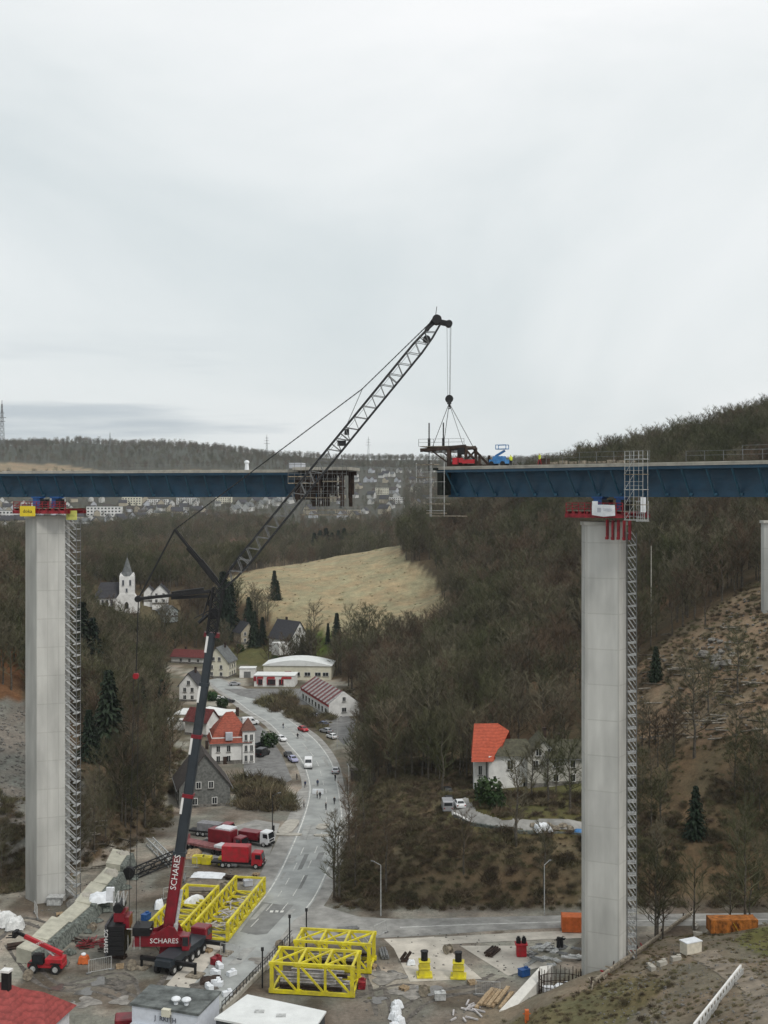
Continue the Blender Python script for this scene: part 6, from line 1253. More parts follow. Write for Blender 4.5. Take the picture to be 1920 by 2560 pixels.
# house on the right bank
l = keep(base(1262, 1972), 10); t = thing('villa', 'white house with a tall bright orange red roof above the drive', 'villa', (l[0], l[1] + 5, l[2]), R(2)); sc_ = (l[1] + 3) / F
m = MB(); m.box((1.5, 0, 1.6), (9.8, 9, 9.9)); m.box((-4.9, -1.0, 2.2), (2.4, 2.4, 8)); m.build('wall', white_wall, t)
m = MB(); m.add([(-6.9, -4.0, 5.3), (-5.9, 0, 12.4), (-.9, .2, 12.4), (1.6, 1.2, 10.6), (-2.6, -5.4, 5.6), (-.4, -2.6, 8.0), (-6.0, 5, 6), (2.4, 5, 8)], [(0, 4, 2, 1), (4, 5, 3, 2), (0, 1, 6), (1, 2, 7, 6), (2, 3, 7), (0, 6, 7, 3, 5, 4)]); rf = m.build('roof', orange_tile, t)
m = MB(); m.add([(-2.2, -5.2, 6.6), (6.8, -5.2, 6.6), (6.8, 5, 6.6), (-2.2, 5, 6.6), (0, 0, 9.2), (5.0, 0, 9.2)], [(0, 1, 5, 4), (1, 2, 5), (2, 3, 4, 5), (3, 0, 4), (3, 2, 1, 0)]); m.build('side_roof', mat('mossy_roof', (.085, .082, .055), .9, var=.25), t)
m = MB(); m.box((-4.9, -2.0, 3.2), (2.3, .3, 6.8)); m.tube((-4.9, -2.0, 6.5), (-4.9, -2.0, 7.6), .5, .1, n=8); m.build('bay_front', tarp_white, t)
for c in ((-4.9, -2.2, 3.2), (1.0, -4.5, 4.8), (4.2, -4.5, 1.2)): win(t, c, .7 if c[0] < 0 else 1.1, 1.8)
m = MB(); m.box((-6.1, -2.4, 5.8), (1.2, 1.2, .12)); m.build('balcony', white_wall, t)
l = keep(base(1362, 1968), 8); gable_house('pale house with two dormers joined to the orange roofed one', (l[0], l[1] + 5, l[2]), R(0), 6.8, 9, 6, 3.4, mat('weathered_render', (.50, .49, .44), .85, var=.14), mat('mossy_roof', (.085, .082, .055)), gw=((-1.8, 4.6), (1.6, 4.6), (-1.2, 7.0), (1.2, 7.0)), sw=()); l = keep(base(1435, 1966), 8)
gable_house('pale striped house wing partly hidden behind the right pier', (l[0], l[1] + 5, l[2]), R(90), 7, 10, 5.6, 2.6, mat('weathered_render', (.5, .49, .44)), mat('mossy_roof', (.085, .082, .055)), gw=((0, 3),), sw=((-3.4, 4.2), (0, 4.2), (3.4, 4.2), (-3.4, 1.4), (0, 1.4), (3.4, 1.4)))
t = thing('stone_wall', 'low dark garden wall along the outer edge of the drive with pale coping', 'wall', (0, 0, 0)); A = [gl(1135, 2040), gl(1178, 2062), gl(1235, 2072), gl(1300, 2082), gl(1480, 2090)]; m = MB(); c_ = MB()
for i, (a, b_) in enumerate(zip(A, A[1:])):
    m.beam(a + Vector((0, 0, -.7)), b_ + Vector((0, 0, -.7)), .5, 2.4)
    if i == 0: c_.beam(a + Vector((0, 0, .58)), b_ + Vector((0, 0, .58)), .6, .16)
m.build('wall', gabion, t); c_.build('coping', white_wall, t)
tarp('white_tarp', 'white and brown bundle on the bank below the drive', Vector(gl(1357, 2078)), 3.0, 2.4, 1.4, .2, seed=71); tarp('blue_tarp', 'small blue sheet beside the right pier below the drive', Vector(gl(1448, 2080)), 2.2, 1.4, .5, 0, blue_light, 72)
for i in range(6): tarp('brush_heap', 'pale heap of cut branches along the drive', Vector(gl(1335 + i * 18, 2066 + (i % 2) * 7)), 1.6, 1.2, .6, i, wood_grey, 80 + i, group='cut branches along the drive', cat='heap')
x, y, z = G(893, 1950); m = MB(); m.box((0, 0, 1.2), (3.2, 2.4, 2.6)); m.box((0, 0, 2.6), (3.8, 3.0, .16)); tag(m.build('garden_hut', mat('old_wood', (.10, .085, .075), .9, var=.2), loc=(x, y, z)), 'dark wooden hut with a grey roof among the trees right of the bend', 'hut')

# foreground houses at the lower edge
x, y, z = P3(-42, 2440, 149.5); t = thing('house', 'house with a dusty red hipped roof and dark chimney at the lower left corner', 'house', (x, y, 0), R(-12)); t.scale = (.94, .94, .94)
m = MB(); m.box((1.5, 0, 2.5), (13.5, 11, 7)); m.box((7.6, 1.2, 2.4), (4.5, 7.5, 7)); m.build('wall', mat('pale_lilac_render', (.60, .60, .62), .85, var=.06), t)
m = MB(); m.add([(-6, -6.6, 5.6), (8.6, -6.6, 5.6), (8.6, 6.2, 5.6), (-6, 6.2, 5.6), (-2.2, 0, 10.4), (3.2, 0, 10.4)], [(0, 1, 5, 4), (1, 2, 5), (2, 3, 4, 5), (3, 0, 4), (3, 2, 1, 0)]); rf = m.build('roof', pink_tile, t)
m = MB(); m.add([(3, -3.2, 5.72), (10.6, -3.2, 5.72), (10.6, 5.7, 5.72), (3, 5.7, 5.72), (2.6, 1.4, 9.4), (8.0, 1.4, 9.0)], [(0, 1, 5, 4), (1, 2, 5), (2, 3, 4, 5), (3, 0, 4), (3, 2, 1, 0)]); m.build('wing_roof', pink_tile, t)
m = MB(); m.add([(-6, -6.62, 5.68), (-2.2, -.05, 10.5), (-3.6, .8, 9.2), (-6.4, -4, 5.7)], [(0, 1, 2, 3)]); m.build('orange_tiles', mat('new_orange_tiles', (.55, .19, .06), .8, var=.12), rf)
m = MB(); m.box((3.6, -.4, 10.6), (1.0, .9, 3.0)); m.build('chimney', black, rf); m = MB(); m.box((3.6, -.4, 12.2), (1.3, 1.2, .28)); m.build('chimney_cap', white_wall, rf)
for (x_, z_) in ((7.4, 3.6), (8.9, 3.6)): win(t, (x_, -2.55, z_), .8, 1.6)
m = MB(); m.box((8.0, -3.4, 5.2), (1.2, 1.6, 1.4)); m.build('dormer', white_wall, t)
t = thing('flat_house', 'white house with a grey flat roof and two white vents at the lower edge', 'house', (0, 0, 0)); Z = 6.0
def pr(px, py, z): Y = (CAMZ - z) * F / (py - HY); return ((px - CX) * Y / F, Y)
R1 = [pr(330, 2507, Z), pr(493, 2533, Z), pr(548, 2478, Z), pr(378, 2462, Z)]; m = MB(); m.prism(R1, -1, Z - .3); m.build('wall', mat('blue_white_render', (.60, .64, .70), .85, var=.05), t)
c0 = Vector((sum(p[0] for p in R1) / 4, sum(p[1] for p in R1) / 4)); Ro = [tuple(c0 + (Vector(p) - c0) * 1.05) for p in R1]; m = MB(); m.prism(Ro, Z - .296, Z); m.build('flat_roof', mat('patchy_felt', (.15, .165, .16), .9, var=.3, scale=.5), t)
e1 = (Vector(R1[1]) - Vector(R1[0])); e1n = e1.normalized(); nn = Vector((e1n.y, -e1n.x)); fz = face(*e1n)
for (px, py) in ((440, 2510), (466, 2512)): x_, y_ = pr(px, py, Z); m = MB(); m.tube((x_, y_, Z - .02), (x_, y_, Z + .5), .28, n=10); m.ball((x_, y_, Z + .65), .62, n=12, k=6, sq=(1, 1, .5)); m.build('roof_vent', tarp_white, t)
p_ = Vector(R1[0]) + e1 * .52 + nn * .06; text('lettering', 'J  RKITH', .85, mat('sign_grey', (.12, .13, .16)), t, (p_.x, p_.y, 4.6), (R(90), 0, fz), .02)
for k_, z_ in ((.3, 2.2), (.72, 2.2)): p_ = Vector(R1[0]) + e1 * k_; win(t, (p_.x, p_.y, z_), 1.4, 1.4, fz)
p_ = Vector(R1[0]) + e1 * .62 + nn * .3; m = MB(); m.tube((p_.x, p_.y, 0), (p_.x, p_.y, 5.4), .08, n=6); m.build('down_pipe', galv_dark, t)
p_ = Vector(R1[0]) + e1 * .55 + nn * .3; m = MB(); m.box((p_.x, p_.y, 5.6), (1.1, .6, .9), fz); m.build('white_box', cream_wall, t)
m = MB(); z3_ = 3.5; q0, q1 = Vector(R1[0]) + nn * .05, Vector(R1[0]) + e1 * .5 + nn * .05; m.beam((q0.x, q0.y, z3_), (q1.x, q1.y, z3_), .9, .15); m.build('canopy', grey_wall, t)
lo = thing('lorry_cab', 'dark red lorry cab beside the white flat roofed house at the lower edge', 'lorry', (*ground0(312, 2600), 0), R(100)); m = MB(); m.box((0, 0, 1.7), (2.4, 2.5, 2.9)); m.build('cab', crane_red, lo, bevel=.15); m = MB(); m.box((1.15, 0, 2.1), (.2, 2.2, 1.0)); m.box((.2, 1.25, 2.1), (1.2, .06, .9)); m.build('window', glass, lo); m = MB(); m.box((-3.2, 0, 1.3), (4.2, 2.4, .5)); m.build('chassis', black, lo)
for x_ in (.3, -3.6):
    for y_ in (-1.1, 1.1): wheel(lo, x_, y_, .52, .4)
t = thing('warehouse', 'flat white roofed warehouse at the lower edge in front of the yellow frames', 'warehouse', (0, 0, 0)); Z = 5.0; R2 = [pr(540, 2545, Z), pr(770, 2590, Z), pr(812, 2528, Z), pr(620, 2487, Z)]; m = MB(); m.prism([tuple(p) for p in R2], -1, Z - .25); m.build('wall', mat('dark_cladding', (.06, .065, .07), .7), t)
c0 = Vector((sum(p[0] for p in R2) / 4, sum(p[1] for p in R2) / 4)); m = MB(); m.prism([tuple(c0 + (Vector(p) - c0) * 1.03) for p in R2], Z - .246, Z); m.build('flat_roof', white_roof, t)
for k_ in (.3, .6): p_ = c0 + (Vector(R2[1]) - Vector(R2[0])) * (k_ - .5) * .8; m = MB(); m.box((p_.x, p_.y, Z + .06), (1.2, .8, .14)); m.build('skylight', galv, t)
# ------------------------------------------------------------------ trees
def bare_meshes(seed, h=14.0, spread=1.0, ntw=14):
    """winter tree: tapering trunk, limbs, branches and a haze of twigs as separate small faces"""
    r = random.Random(seed); T = MB(); K = MB()
    pts = [Vector((0, 0, -.6))]; n = 6; top = h * .86
    for i in range(1, n + 1): pts.append(Vector((r.uniform(-.25, .25) * i * .35, r.uniform(-.25, .25) * i * .35, top * i / n)))
    rad = [h * .0165 * (1 - .86 * i / n) for i in range(n + 1)]; T.path(pts, rad, 6)
    def tri(a, b, w):
        d = b - a; s = d.cross(Vector((r.uniform(-1, 1), r.uniform(-1, 1), r.uniform(-1, 1)))).normalized() * w; K.add([a - s, a + s, b], [(0, 1, 2)])
    nl = 17
    for i in range(nl):
        f = .24 + .72 * (i + r.random() * .6) / nl; p = pts[0].lerp(pts[-1], f); k = min(n - 1, int(f * n)); p = pts[k].lerp(pts[k + 1], f * n - k)
        az = i * 2.4 + r.uniform(-.5, .5); up = .45 + .7 * f + r.uniform(-.15, .2); ln = h * (.34 - .22 * abs(f - .45)) * spread * r.uniform(.8, 1.15)
        d = Vector((math.cos(az), math.sin(az), up)).normalized(); mid = p + d * ln * .5 + Vector((0, 0, -.02 * ln)); d2 = (d + Vector((0, 0, .35))).normalized(); end = mid + d2 * ln * .5
        K.tube(p, mid, h * .0058, h * .004, 3, cap=False); K.tube(mid, end, h * .004, h * .0014, 3, cap=False)
        for j in range(6):
            g = .25 + .75 * (j + r.random()) / 6; q = p.lerp(mid, g * 2) if g < .5 else mid.lerp(end, g * 2 - 1)
            bd_ = (d2 + Vector((r.uniform(-1, 1), r.uniform(-1, 1), r.uniform(-.35, .8)))).normalized(); bl = ln * r.uniform(.22, .42); e2 = q + bd_ * bl; tri(q, e2, h * .0022)
            for m_ in range(ntw):
                s0 = q.lerp(e2, r.uniform(.15, 1)); td = (bd_ + Vector((r.uniform(-1, 1), r.uniform(-1, 1), r.uniform(-.4, .9)))).normalized(); tri(s0, s0 + td * h * r.uniform(.045, .10), h * .0018)
    return T, K
def tree_proto(name, label, seed, h, spread, group, trunk_m=bark, crown_m=twig, ntw=14):
    t = thing(name, label, 'tree', (0, 0, 0), 0, group); T, K = bare_meshes(seed, h, spread, ntw); T.build('trunk', trunk_m, t); K.build('crown', crown_m, t); return t
def conifer_proto(name, label, seed, h, w, group, m1=needle, dens=1.0):
    r = random.Random(seed); t = thing(name, label, 'tree', (0, 0, 0), 0, group); T = MB(); T.tube((0, 0, -.5), (0, 0, h * .96), h * .016, .03, 6); T.build('trunk', bark, t); K = MB(); lv = 20
    for i in range(lv):
        f = i / (lv - 1); z = h * (.05 + .93 * f); R_ = w * (1 - f) ** .85 * r.uniform(.86, 1.1) + .12; nb = max(5, int((15 - 8 * f) * dens))
        for j in range(nb):
            az = 2 * math.pi * (j + r.random() * .7) / nb + i; L_ = R_ * r.uniform(.62, 1.16); c, s = math.cos(az), math.sin(az)
            for k in range(6):
                g = (k + .5) / 6; p = Vector((c * L_ * g, s * L_ * g, z - L_ * g * .28 + r.uniform(-.15, .15) * h * .03)); ww = h * .028 * (1.25 - .5 * g) * r.uniform(.7, 1.3); ll = h * .045 * r.uniform(.7, 1.3)
                sd = Vector((-s, c, r.uniform(-.3, .3))) * ww; ou = Vector((c, s, r.uniform(-.9, -.1))) * ll; K.add([p - sd, p + sd, p + ou + sd * .3 + Vector((0, 0, -.04 * h * r.random())), p + ou - sd * .4], [(0, 1, 2, 3)])
    K.build('crown', m1, t); return t
def bush_mesh(seed, n=150, m=None):
    r = random.Random(seed); K = MB()
    for i in range(n):
        a = Vector((r.gauss(0, .45), r.gauss(0, .45), r.uniform(0, .5))); d = Vector((r.uniform(-1, 1), r.uniform(-1, 1), r.uniform(.2, 1.3))).normalized(); s = d.cross(Vector((r.random(), r.random(), -r.random()))).normalized() * r.uniform(.02, .045); K.add([a - s, a + s, a + d * r.uniform(.4, 1.1)], [(0, 1, 2)])
    return K
def leafy_mesh(seed, n=420):
    r = random.Random(seed); K = MB()
    for i in range(n):
        u = Vector((r.gauss(0, 1), r.gauss(0, 1), r.gauss(0, 1))).normalized() * (.55 + .45 * r.random()); u *= 1 + .22 * math.sin(u.x * 5 + seed) * math.cos(u.y * 4); p = Vector((u.x, u.y, 1 + u.z)); a = Vector((r.uniform(-1, 1), r.uniform(-1, 1), r.uniform(-1, 1))).normalized() * .13; b_ = a.cross(u).normalized() * .1; K.add([p - a, p + b_, p + a, p - b_], [(0, 1, 2, 3)])
    return K
# --- scatter: where trees stand
def scatter(n, y0, y1, half=.46):
    Y = np.sqrt(nrng.uniform(y0 * y0, y1 * y1, n)); X = nrng.uniform(-half, half, n) * Y; return X, Y
ZN = {i: z[0] for i, z in enumerate(ZONES)}
def density(ids):
    d = np.full(ids.shape, 1.0); tab = {'town': .30, 'tan_field': 0, 'heath': .5, 'field': 0, 'lawn': 0, 'felled': .05, 'leafy': .42, 'gravel_slope': 0, 'red_bank': .8, 'churchyard': .05, 'gardens': .04, 'right_foot': .95, 'embankment': .05, 'garden': .05, 'mound': 0, 'mound_grass': 0}
    for i, nm in ZN.items(): d[ids == i] = tab[nm]
    d[ids == 99] = 0; return d
def grow(n, y0, y1, half=.46):
    X, Y = scatter(n, y0, y1, half); Z = H(X, Y); ids = zone_ids(X, Y, Z); d = density(ids); cl = .3 + 1.4 * np.clip(_vn(X, Y, 19, 77) + .5, 0, 1)
    ok = nrng.random(n) < d * cl
    for (hx, hy, hr) in HOUSES: ok &= np.hypot(X - hx, Y - hy) > hr + 2
    ok &= poly_sd(X, Y, DRV) > 3.5
    ok &= poly_sd(X, Y, PIERS) > 4
    return X[ok], Y[ok], Z[ok]
DRV = np.array([G(*p)[:2] for p in ((1135,2005),(1160,1995),(1190,2030),(1260,2052),(1480,2058),(1480,2090),(1230,2075),(1130,2040))])
PIERS = np.array([(-64, 195), (-48, 195), (-48, 216), (-64, 216)])
for (px, b_) in ((205,1690),(232,1700),(272,1890),(222,1900),(352,1812),(405,1800),(330,1790),(1640,1700),(1740,2090),(1495,2140),(1735,1895)):      # room round the big conifers
    x, y, z = G(px, b_)
    for k in range(5): HOUSES.append((x - x / y * k * 5, y - k * 5, 3.2))
parts_ = [grow(15500, 185, 720), grow(9500, 720, 1300), grow(21000, 1300, 2900)]
TX, TY, TZ = (np.concatenate([p[i] for p in parts_]) for i in range(3))
_ids = zone_ids(TX, TY, TZ); _b = lambda nm: np.isin(_ids, [i for i, z in ZN.items() if z == nm])
TS = nrng.uniform(.68, 1.12, len(TX)) * np.where(_b('right_foot') | _b('town'), .72, 1.0); TK = nrng.integers(0, 5, len(TX)); TR_ = nrng.uniform(0, 6.28, len(TX))
px_, py_ = project(TX, TY, TZ)
near = np.argsort(np.where((px_ > -30) & (px_ < 1950) & (py_ < 2600), TY, 1e9))[:282]
REG = [('bare winter tree on the left bank behind the left pier', 'bare trees on the left bank'), ('bare winter tree on the wooded slope right of the road bend', 'bare trees right of the bend'), ('bare winter tree on the slope around the right pier and the drive', 'bare trees around the right pier'), ('bare winter tree on the felled hillside and the woods above it at the right edge', 'bare trees at the right edge')]
protos = [tree_proto('bare_tree', '', 100 + k, 14 + (k % 3), .85 + .12 * (k % 3), '') for k in range(5)]
used = [False] * 5
for i in near:
    k = int(TK[i]); o = protos[k] if not used[k] else copy_tree(protos[k]); used[k] = True
    o.location = (TX[i], TY[i], TZ[i]); o.rotation_euler = (0, 0, TR_[i]); o.scale = (TS[i],) * 3
    g = 0 if TX[i] < -12 else 1 if px_[i] < 1100 else 2 if px_[i] < 1600 else 3
    tag(o, REG[g][0], 'tree', REG[g][1])
def cloud(name, label, P, S, K, RZ, protos_, kind='stuff', extra=None):
    """one mass of copies: points carry size, turn and variety; geometry nodes put the plants on them"""
    me = bpy.data.meshes.new(name); me.vertices.add(len(P)); me.vertices.foreach_set('co', np.asarray(P, np.float32).ravel())
    for nm, ty, v in (('size', 'FLOAT', S), ('turn', 'FLOAT', RZ)): a = me.attributes.new(nm, ty, 'POINT'); a.data.foreach_set('value', np.asarray(v, np.float32))
    a = me.attributes.new('variety', 'INT', 'POINT'); a.data.foreach_set('value', np.asarray(K, np.int32))
    o = bpy.data.objects.new(name, me); C.objects.link(o); ng = bpy.data.node_groups.new(name, 'GeometryNodeTree')
    ng.interface.new_socket('Geometry', in_out='INPUT', socket_type='NodeSocketGeometry'); ng.interface.new_socket('Geometry', in_out='OUTPUT', socket_type='NodeSocketGeometry')
    n, l = ng.nodes, ng.links; gi = n.new('NodeGroupInput'); go = n.new('NodeGroupOutput'); J = n.new('GeometryNodeJoinGeometry'); l.new(J.outputs[0], go.inputs[0])
    def named(nm, ty): q = n.new('GeometryNodeInputNamedAttribute'); q.data_type = ty; q.inputs['Name'].default_value = nm; return [s for s in q.outputs if s.enabled][0]
    sz, tu, va = named('size', 'FLOAT'), named('turn', 'FLOAT'), named('variety', 'INT'); cx = n.new('ShaderNodeCombineXYZ'); l.new(tu, cx.inputs[2])
    for k, objs in enumerate(protos_):
        ip = n.new('GeometryNodeInstanceOnPoints'); l.new(gi.outputs[0], ip.inputs['Points']); jn = n.new('GeometryNodeJoinGeometry')
        for ob in objs: oi = n.new('GeometryNodeObjectInfo'); oi.inputs['Object'].default_value = ob; oi.transform_space = 'ORIGINAL'; l.new(oi.outputs['Geometry'], jn.inputs[0])
        cmp_ = n.new('FunctionNodeCompare'); cmp_.data_type = 'INT'; cmp_.operation = 'EQUAL'; l.new(va, [s for s in cmp_.inputs if s.enabled][0]); [s for s in cmp_.inputs if s.enabled][1].default_value = k
        l.new(cmp_.outputs[0], ip.inputs['Selection']); l.new(jn.outputs[0], ip.inputs['Instance']); l.new(cx.outputs[0], ip.inputs['Rotation']); l.new(sz, ip.inputs['Scale']); l.new(ip.outputs[0], J.inputs[0])
    md = o.modifiers.new('plants', 'NODES'); md.node_group = ng
    return tag(o, label, name.replace('_', ' '), kind=kind)
rest = np.ones(len(TX), bool); rest[near] = False; fa = rest & (TY > 900); ne = rest & ~(TY > 900)
pr_ = [list(p.children) for p in protos]
cloud('woodland', 'dense grey brown winter woods covering the valley slopes', np.stack([TX, TY, TZ], -1)[ne], TS[ne], TK[ne], TR_[ne], pr_)
cloud('far_woodland', 'far winter woods on the hills around the town', np.stack([TX, TY, TZ], -1)[fa], TS[fa], TK[fa], TR_[fa], pr_)
print('trees', len(TX), 'near', TY[near].max())
# --- named conifers and single bare trees
def place(o, px, pyb, pyt, hh, label, group=None, cat='tree', wid=1.0):
    x, y, z = G(px, pyb); h = (pyb - pyt) * y / F; s = h / hh; o.location = (x, y, z - .2); o.scale = (s * wid, s * wid, s); o.rotation_euler = (0, 0, rng.uniform(0, 6)); tag(o, label, cat, group)
cons = [conifer_proto('conifer', '', 300 + k, 16, w, '', dens=1.2) for k, w in enumerate((3.4, 4.4, 2.2))]
cused = [False] * 3
for (px, b_, t_, k, lb) in ((205, 1690, 1500, 1, 'dark conifer directly right of the left pier stair tower'), (232, 1700, 1540, 1, 'dark conifer second from the left pier'), (272, 1890, 1670, 1, 'biggest dark conifer standing right of the left pier'), (222, 1900, 1770, 1, 'dark conifer low between the pier and the biggest conifer'), (352, 1812, 1690, 0, 'dark conifer left of the crane rope'), (405, 1800, 1695, 0, 'dark conifer between crane rope and boom'), (330, 1790, 1715, 0, 'smaller dark conifer left of the crane rope'),
    (558, 1590, 1425, 0, 'tall dark conifer right behind the crane boom head'), (575, 1592, 1450, 0, 'second tall dark conifer right of the boom head'), (686, 1498, 1424, 0, 'dark conifer standing on the tan field edge'), (694, 1500, 1450, 1, 'bushy conifer at the foot of the field edge conifer'), (636, 1612, 1525, 0, 'dark conifer left of the large dark roofed house'), (656, 1610, 1540, 0, 'second conifer left of the large dark roofed house'), (622, 1575, 1490, 1, 'round dark conifer above the half hidden pale house'),
    (772, 1658, 1572, 0, 'dark conifer in front of the large white house gable'), (757, 1640, 1590, 1, 'small conifer at the white house corner'), (842, 1612, 1530, 0, 'slim conifer right of the lawn'), (820, 1608, 1556, 2, 'slimmest conifer left of its taller neighbour on the lawn'),
    (1640, 1700, 1612, 1, 'lone green conifer on the felled slope'), (1686, 1092, 1046, 1, 'dark conifer on the right hill skyline'), (1447, 1190, 1112, 0, 'small dark conifer on the skyline behind the right deck'), (1495, 2140, 2000, 1, 'dark conifer left at the foot of the right slope'), (1740, 2090, 1960, 1, 'dark conifer at the foot of the right slope below the felled ground')):
    o = cons[k] if not cused[k] else copy_tree(cons[k]); cused[k] = True; place(o, px, b_, t_, 16, lb)
for i, px in enumerate((786, 800, 815, 830, 846, 860, 868)):
    place(copy_tree(cons[i % 2]), px, 1392 - i * 4, 1330 - (i % 3) * 6, 16, 'dark conifer in the clump above the tan field', 'conifers above the tan field', wid=1.25)
for i in range(16):
    px = rng.uniform(60, 1060); b_ = rng.uniform(1268, 1335) if px < 700 else rng.uniform(1225, 1320); place(copy_tree(cons[i % 2]), px, b_, b_ - rng.uniform(12, 22), 16, 'small dark conifer among the houses of the far town', 'conifers in the far town', wid=1.2)
big = [tree_proto('bare_tree', '', 200 + k, 16, 1.0, '', ntw=17) for k in range(2)] + [tree_proto('bare_tree', '', 210, 18, .55, '', ntw=9)]
bused = [False] * 3
for (px, b_, t_, k, lb, grp) in ((786, 1606, 1502, 0, 'single round bare tree at the lower edge of the tan field', None), (905, 1622, 1512, 0, 'bare tree in the clump on the field edge', 'clump of bare trees on the field edge'), (925, 1625, 1506, 1, 'bare tree in the clump on the field edge', 'clump of bare trees on the field edge'), (948, 1622, 1520, 0, 'bare tree in the clump on the field edge', 'clump of bare trees on the field edge'), (968, 1608, 1530, 1, 'bare tree in the clump on the field edge', 'clump of bare trees on the field edge'), (1105, 1585, 1525, 0, 'bare tree at the right end of the tan field', None), (640, 1560, 1470, 1, 'bare tree above the half hidden pale house', None),
    (596, 1520, 1440, 0, 'bare tree at the left end of the tan field', None), (835, 2244, 2010, 2, 'tallest slim bare tree at the right road edge', None), (848, 2250, 2040, 2, 'slim bare tree beside the tallest one at the right road edge', None), (872, 2130, 1930, 2, 'slim bare tree above the traffic light at the right road edge', None), (890, 2120, 1950, 2, 'slim bare tree second from the traffic light', None), (910, 2080, 1900, 2, 'slim bare tree at the top of the roadside bank', None),
    (1290, 2115, 1860, 2, 'tall slender pale tree growing before the white house', None), (1330, 2000, 1850, 1, 'bare tree in front of the pale house with dormers', None), (1425, 2030, 1830, 1, 'bare tree at the left side of the right pier', None), (1390, 1985, 1870, 0, 'bare tree in front of the striped house wing', None), (1735, 1895, 1640, 1, 'big bare tree on the felled slope', None), (1360, 2230, 2040, 2, 'slim bare tree on the bank above the side road', None)):
    o = big[k] if not bused[k] else copy_tree(big[k]); bused[k] = True; place(o, px, b_, t_, 16 if k < 2 else 18, lb, grp, wid=1.0)
gb = leafy_mesh(5, 700); ev = gb.build('evergreen_bush', leaf_green)
for (px, py, s, lb) in ((672, 1868, 2.6, 'round dark green bush beside the villa yard'), (1222, 2012, 3.0, 'evergreen bush beside the bay of the orange roofed house'), (1240, 2020, 2.0, 'lower evergreen bush before the orange roofed house'), (556, 1770, 2.2, 'dark hedge bush beside the flat roofed hall'), (530, 1752, 2.0, 'dark hedge bush behind the flat roofed hall'), (690, 1660, 2.0, 'dark bush at the lawn below the large white house'), (600, 1630, 2.2, 'dark bush beside the half hidden pale house'), (748, 1650, 2.0, 'dark bush left of the conifer before the white house')):
    o = ev if ev.get('label') is None else ev.copy()
    if o is not ev: C.objects.link(o)
    x, y, z = G(px, py); o.location = (x, y, z - .2); o.scale = (s, s, s * .9); o.rotation_euler = (0, 0, rng.uniform(0, 6)); tag(o, lb, 'bush')
# --- undergrowth, stones and grass as masses
_src = []
def source(name, mb, m, loc, label, cat, s=1.0, rz=0.0): o = mb.build(name, m, loc=loc, rz=rz); o.scale = (s,) * 3; tag(o, label, cat); return o
bs = [source('bramble_bush', bush_mesh(40 + k, 170), bramble, gl(1010 + k * 60, 2262), lb, 'bush', 1.5) for k, lb in enumerate(('low bramble bush at the foot of the bank left of the pale lamp post', 'low bramble bush at the foot of the bank above the side road', 'low bramble bush at the foot of the bank left of the orange container'))]
def region(n, poly, y0, y1):
    P = np.array(poly, float); x0, x1_, = P[:, 0].min(), P[:, 0].max(); Y = np.sqrt(nrng.uniform(y0 * y0, y1 * y1, n)); X = (nrng.uniform(x0, x1_, n) - CX) * Y / F; Z = H(X, Y); a, b_ = project(X, Y, Z); ok = (poly_sd(a, b_, P) == 0)
    for (hx, hy, hr) in HOUSES: ok &= np.hypot(X - hx, Y - hy) > hr * .8
    ok &= poly_sd(X, Y, DRV) > .5
    return np.stack([X, Y, Z], -1)[ok]
U = [region(5200, ((840,2275),(850,2180),(900,2000),(1000,1900),(1480,1900),(1480,2275)), 195, 300), region(2600, ((1480,2275),(1480,1950),(1930,1950),(1930,2268)), 195, 260), region(1700, ((1600,1880),(1600,1640),(1930,1420),(1930,1880)), 215, 340), region(2500, ((170,2180),(170,1900),(470,1850),(430,2060),(330,2120)), 215, 330), region(900, ((0,2240),(-80,1980),(60,2000),(60,2225)), 190, 260),
     region(700, ((560,2010),(520,1985),(620,1950),(700,1960),(735,2030),(640,2030)), 255, 320), region(700, ((640,1760),(700,1735),(760,1760),(840,1800),(800,1830),(730,1800)), 340, 420), region(500, ((1240,2560),(1500,2460),(1700,2430),(1650,2560)), 100, 170), region(500, ((840,1760),(900,1640),(1100,1640),(1080,1800)), 330, 440)]
big_ = np.concatenate([np.full(len(u), 1.0 if i not in (5, 6, 7, 2) else (.45 if i == 7 else .7 if i == 2 else 2.0)) for i, u in enumerate(U)]); U = np.concatenate(U); cl = _vn(U[:, 0], U[:, 1], 9, 31) + .5; kp = nrng.random(len(U)) < .25 + cl; U = U[kp]; big_ = big_[kp]
cloud('undergrowth', 'brown and green brambles covering the banks', U, big_ * nrng.uniform(.3, 1.15, len(U)) * np.where(nrng.random(len(U)) < .12, 1.6, 1), nrng.integers(0, 3, len(U)), nrng.uniform(0, 6.28, len(U)), [[b] for b in bs])
def tuft_mesh(seed, n=70):
    r = random.Random(seed); K = MB()
    for i in range(n):
        a = Vector((r.gauss(0, .36), r.gauss(0, .36), -.05)); d = Vector((r.uniform(-.8, .8), r.uniform(-.8, .8), r.uniform(.3, 1))).normalized(); s = d.cross(Vector((r.random() - .5, r.random() - .5, 0.1))).normalized() * r.uniform(.03, .06); K.add([a - s, a + s, a + d * r.uniform(.4, .9)], [(0, 1, 2)])
    return K
dry = mat('dry_grass', (.165, .135, .078), .95, var=.25, rand=.3)
gs = [source('grass_tuft', tuft_mesh(60 + k), dry, gl(1560 + k * 90, 2505), lb, 'grass tuft', .8) for k, lb in enumerate(('tuft of dry grass on the mound, left of the white barrier', 'tuft of dry grass on the mound close to the white barrier'))]
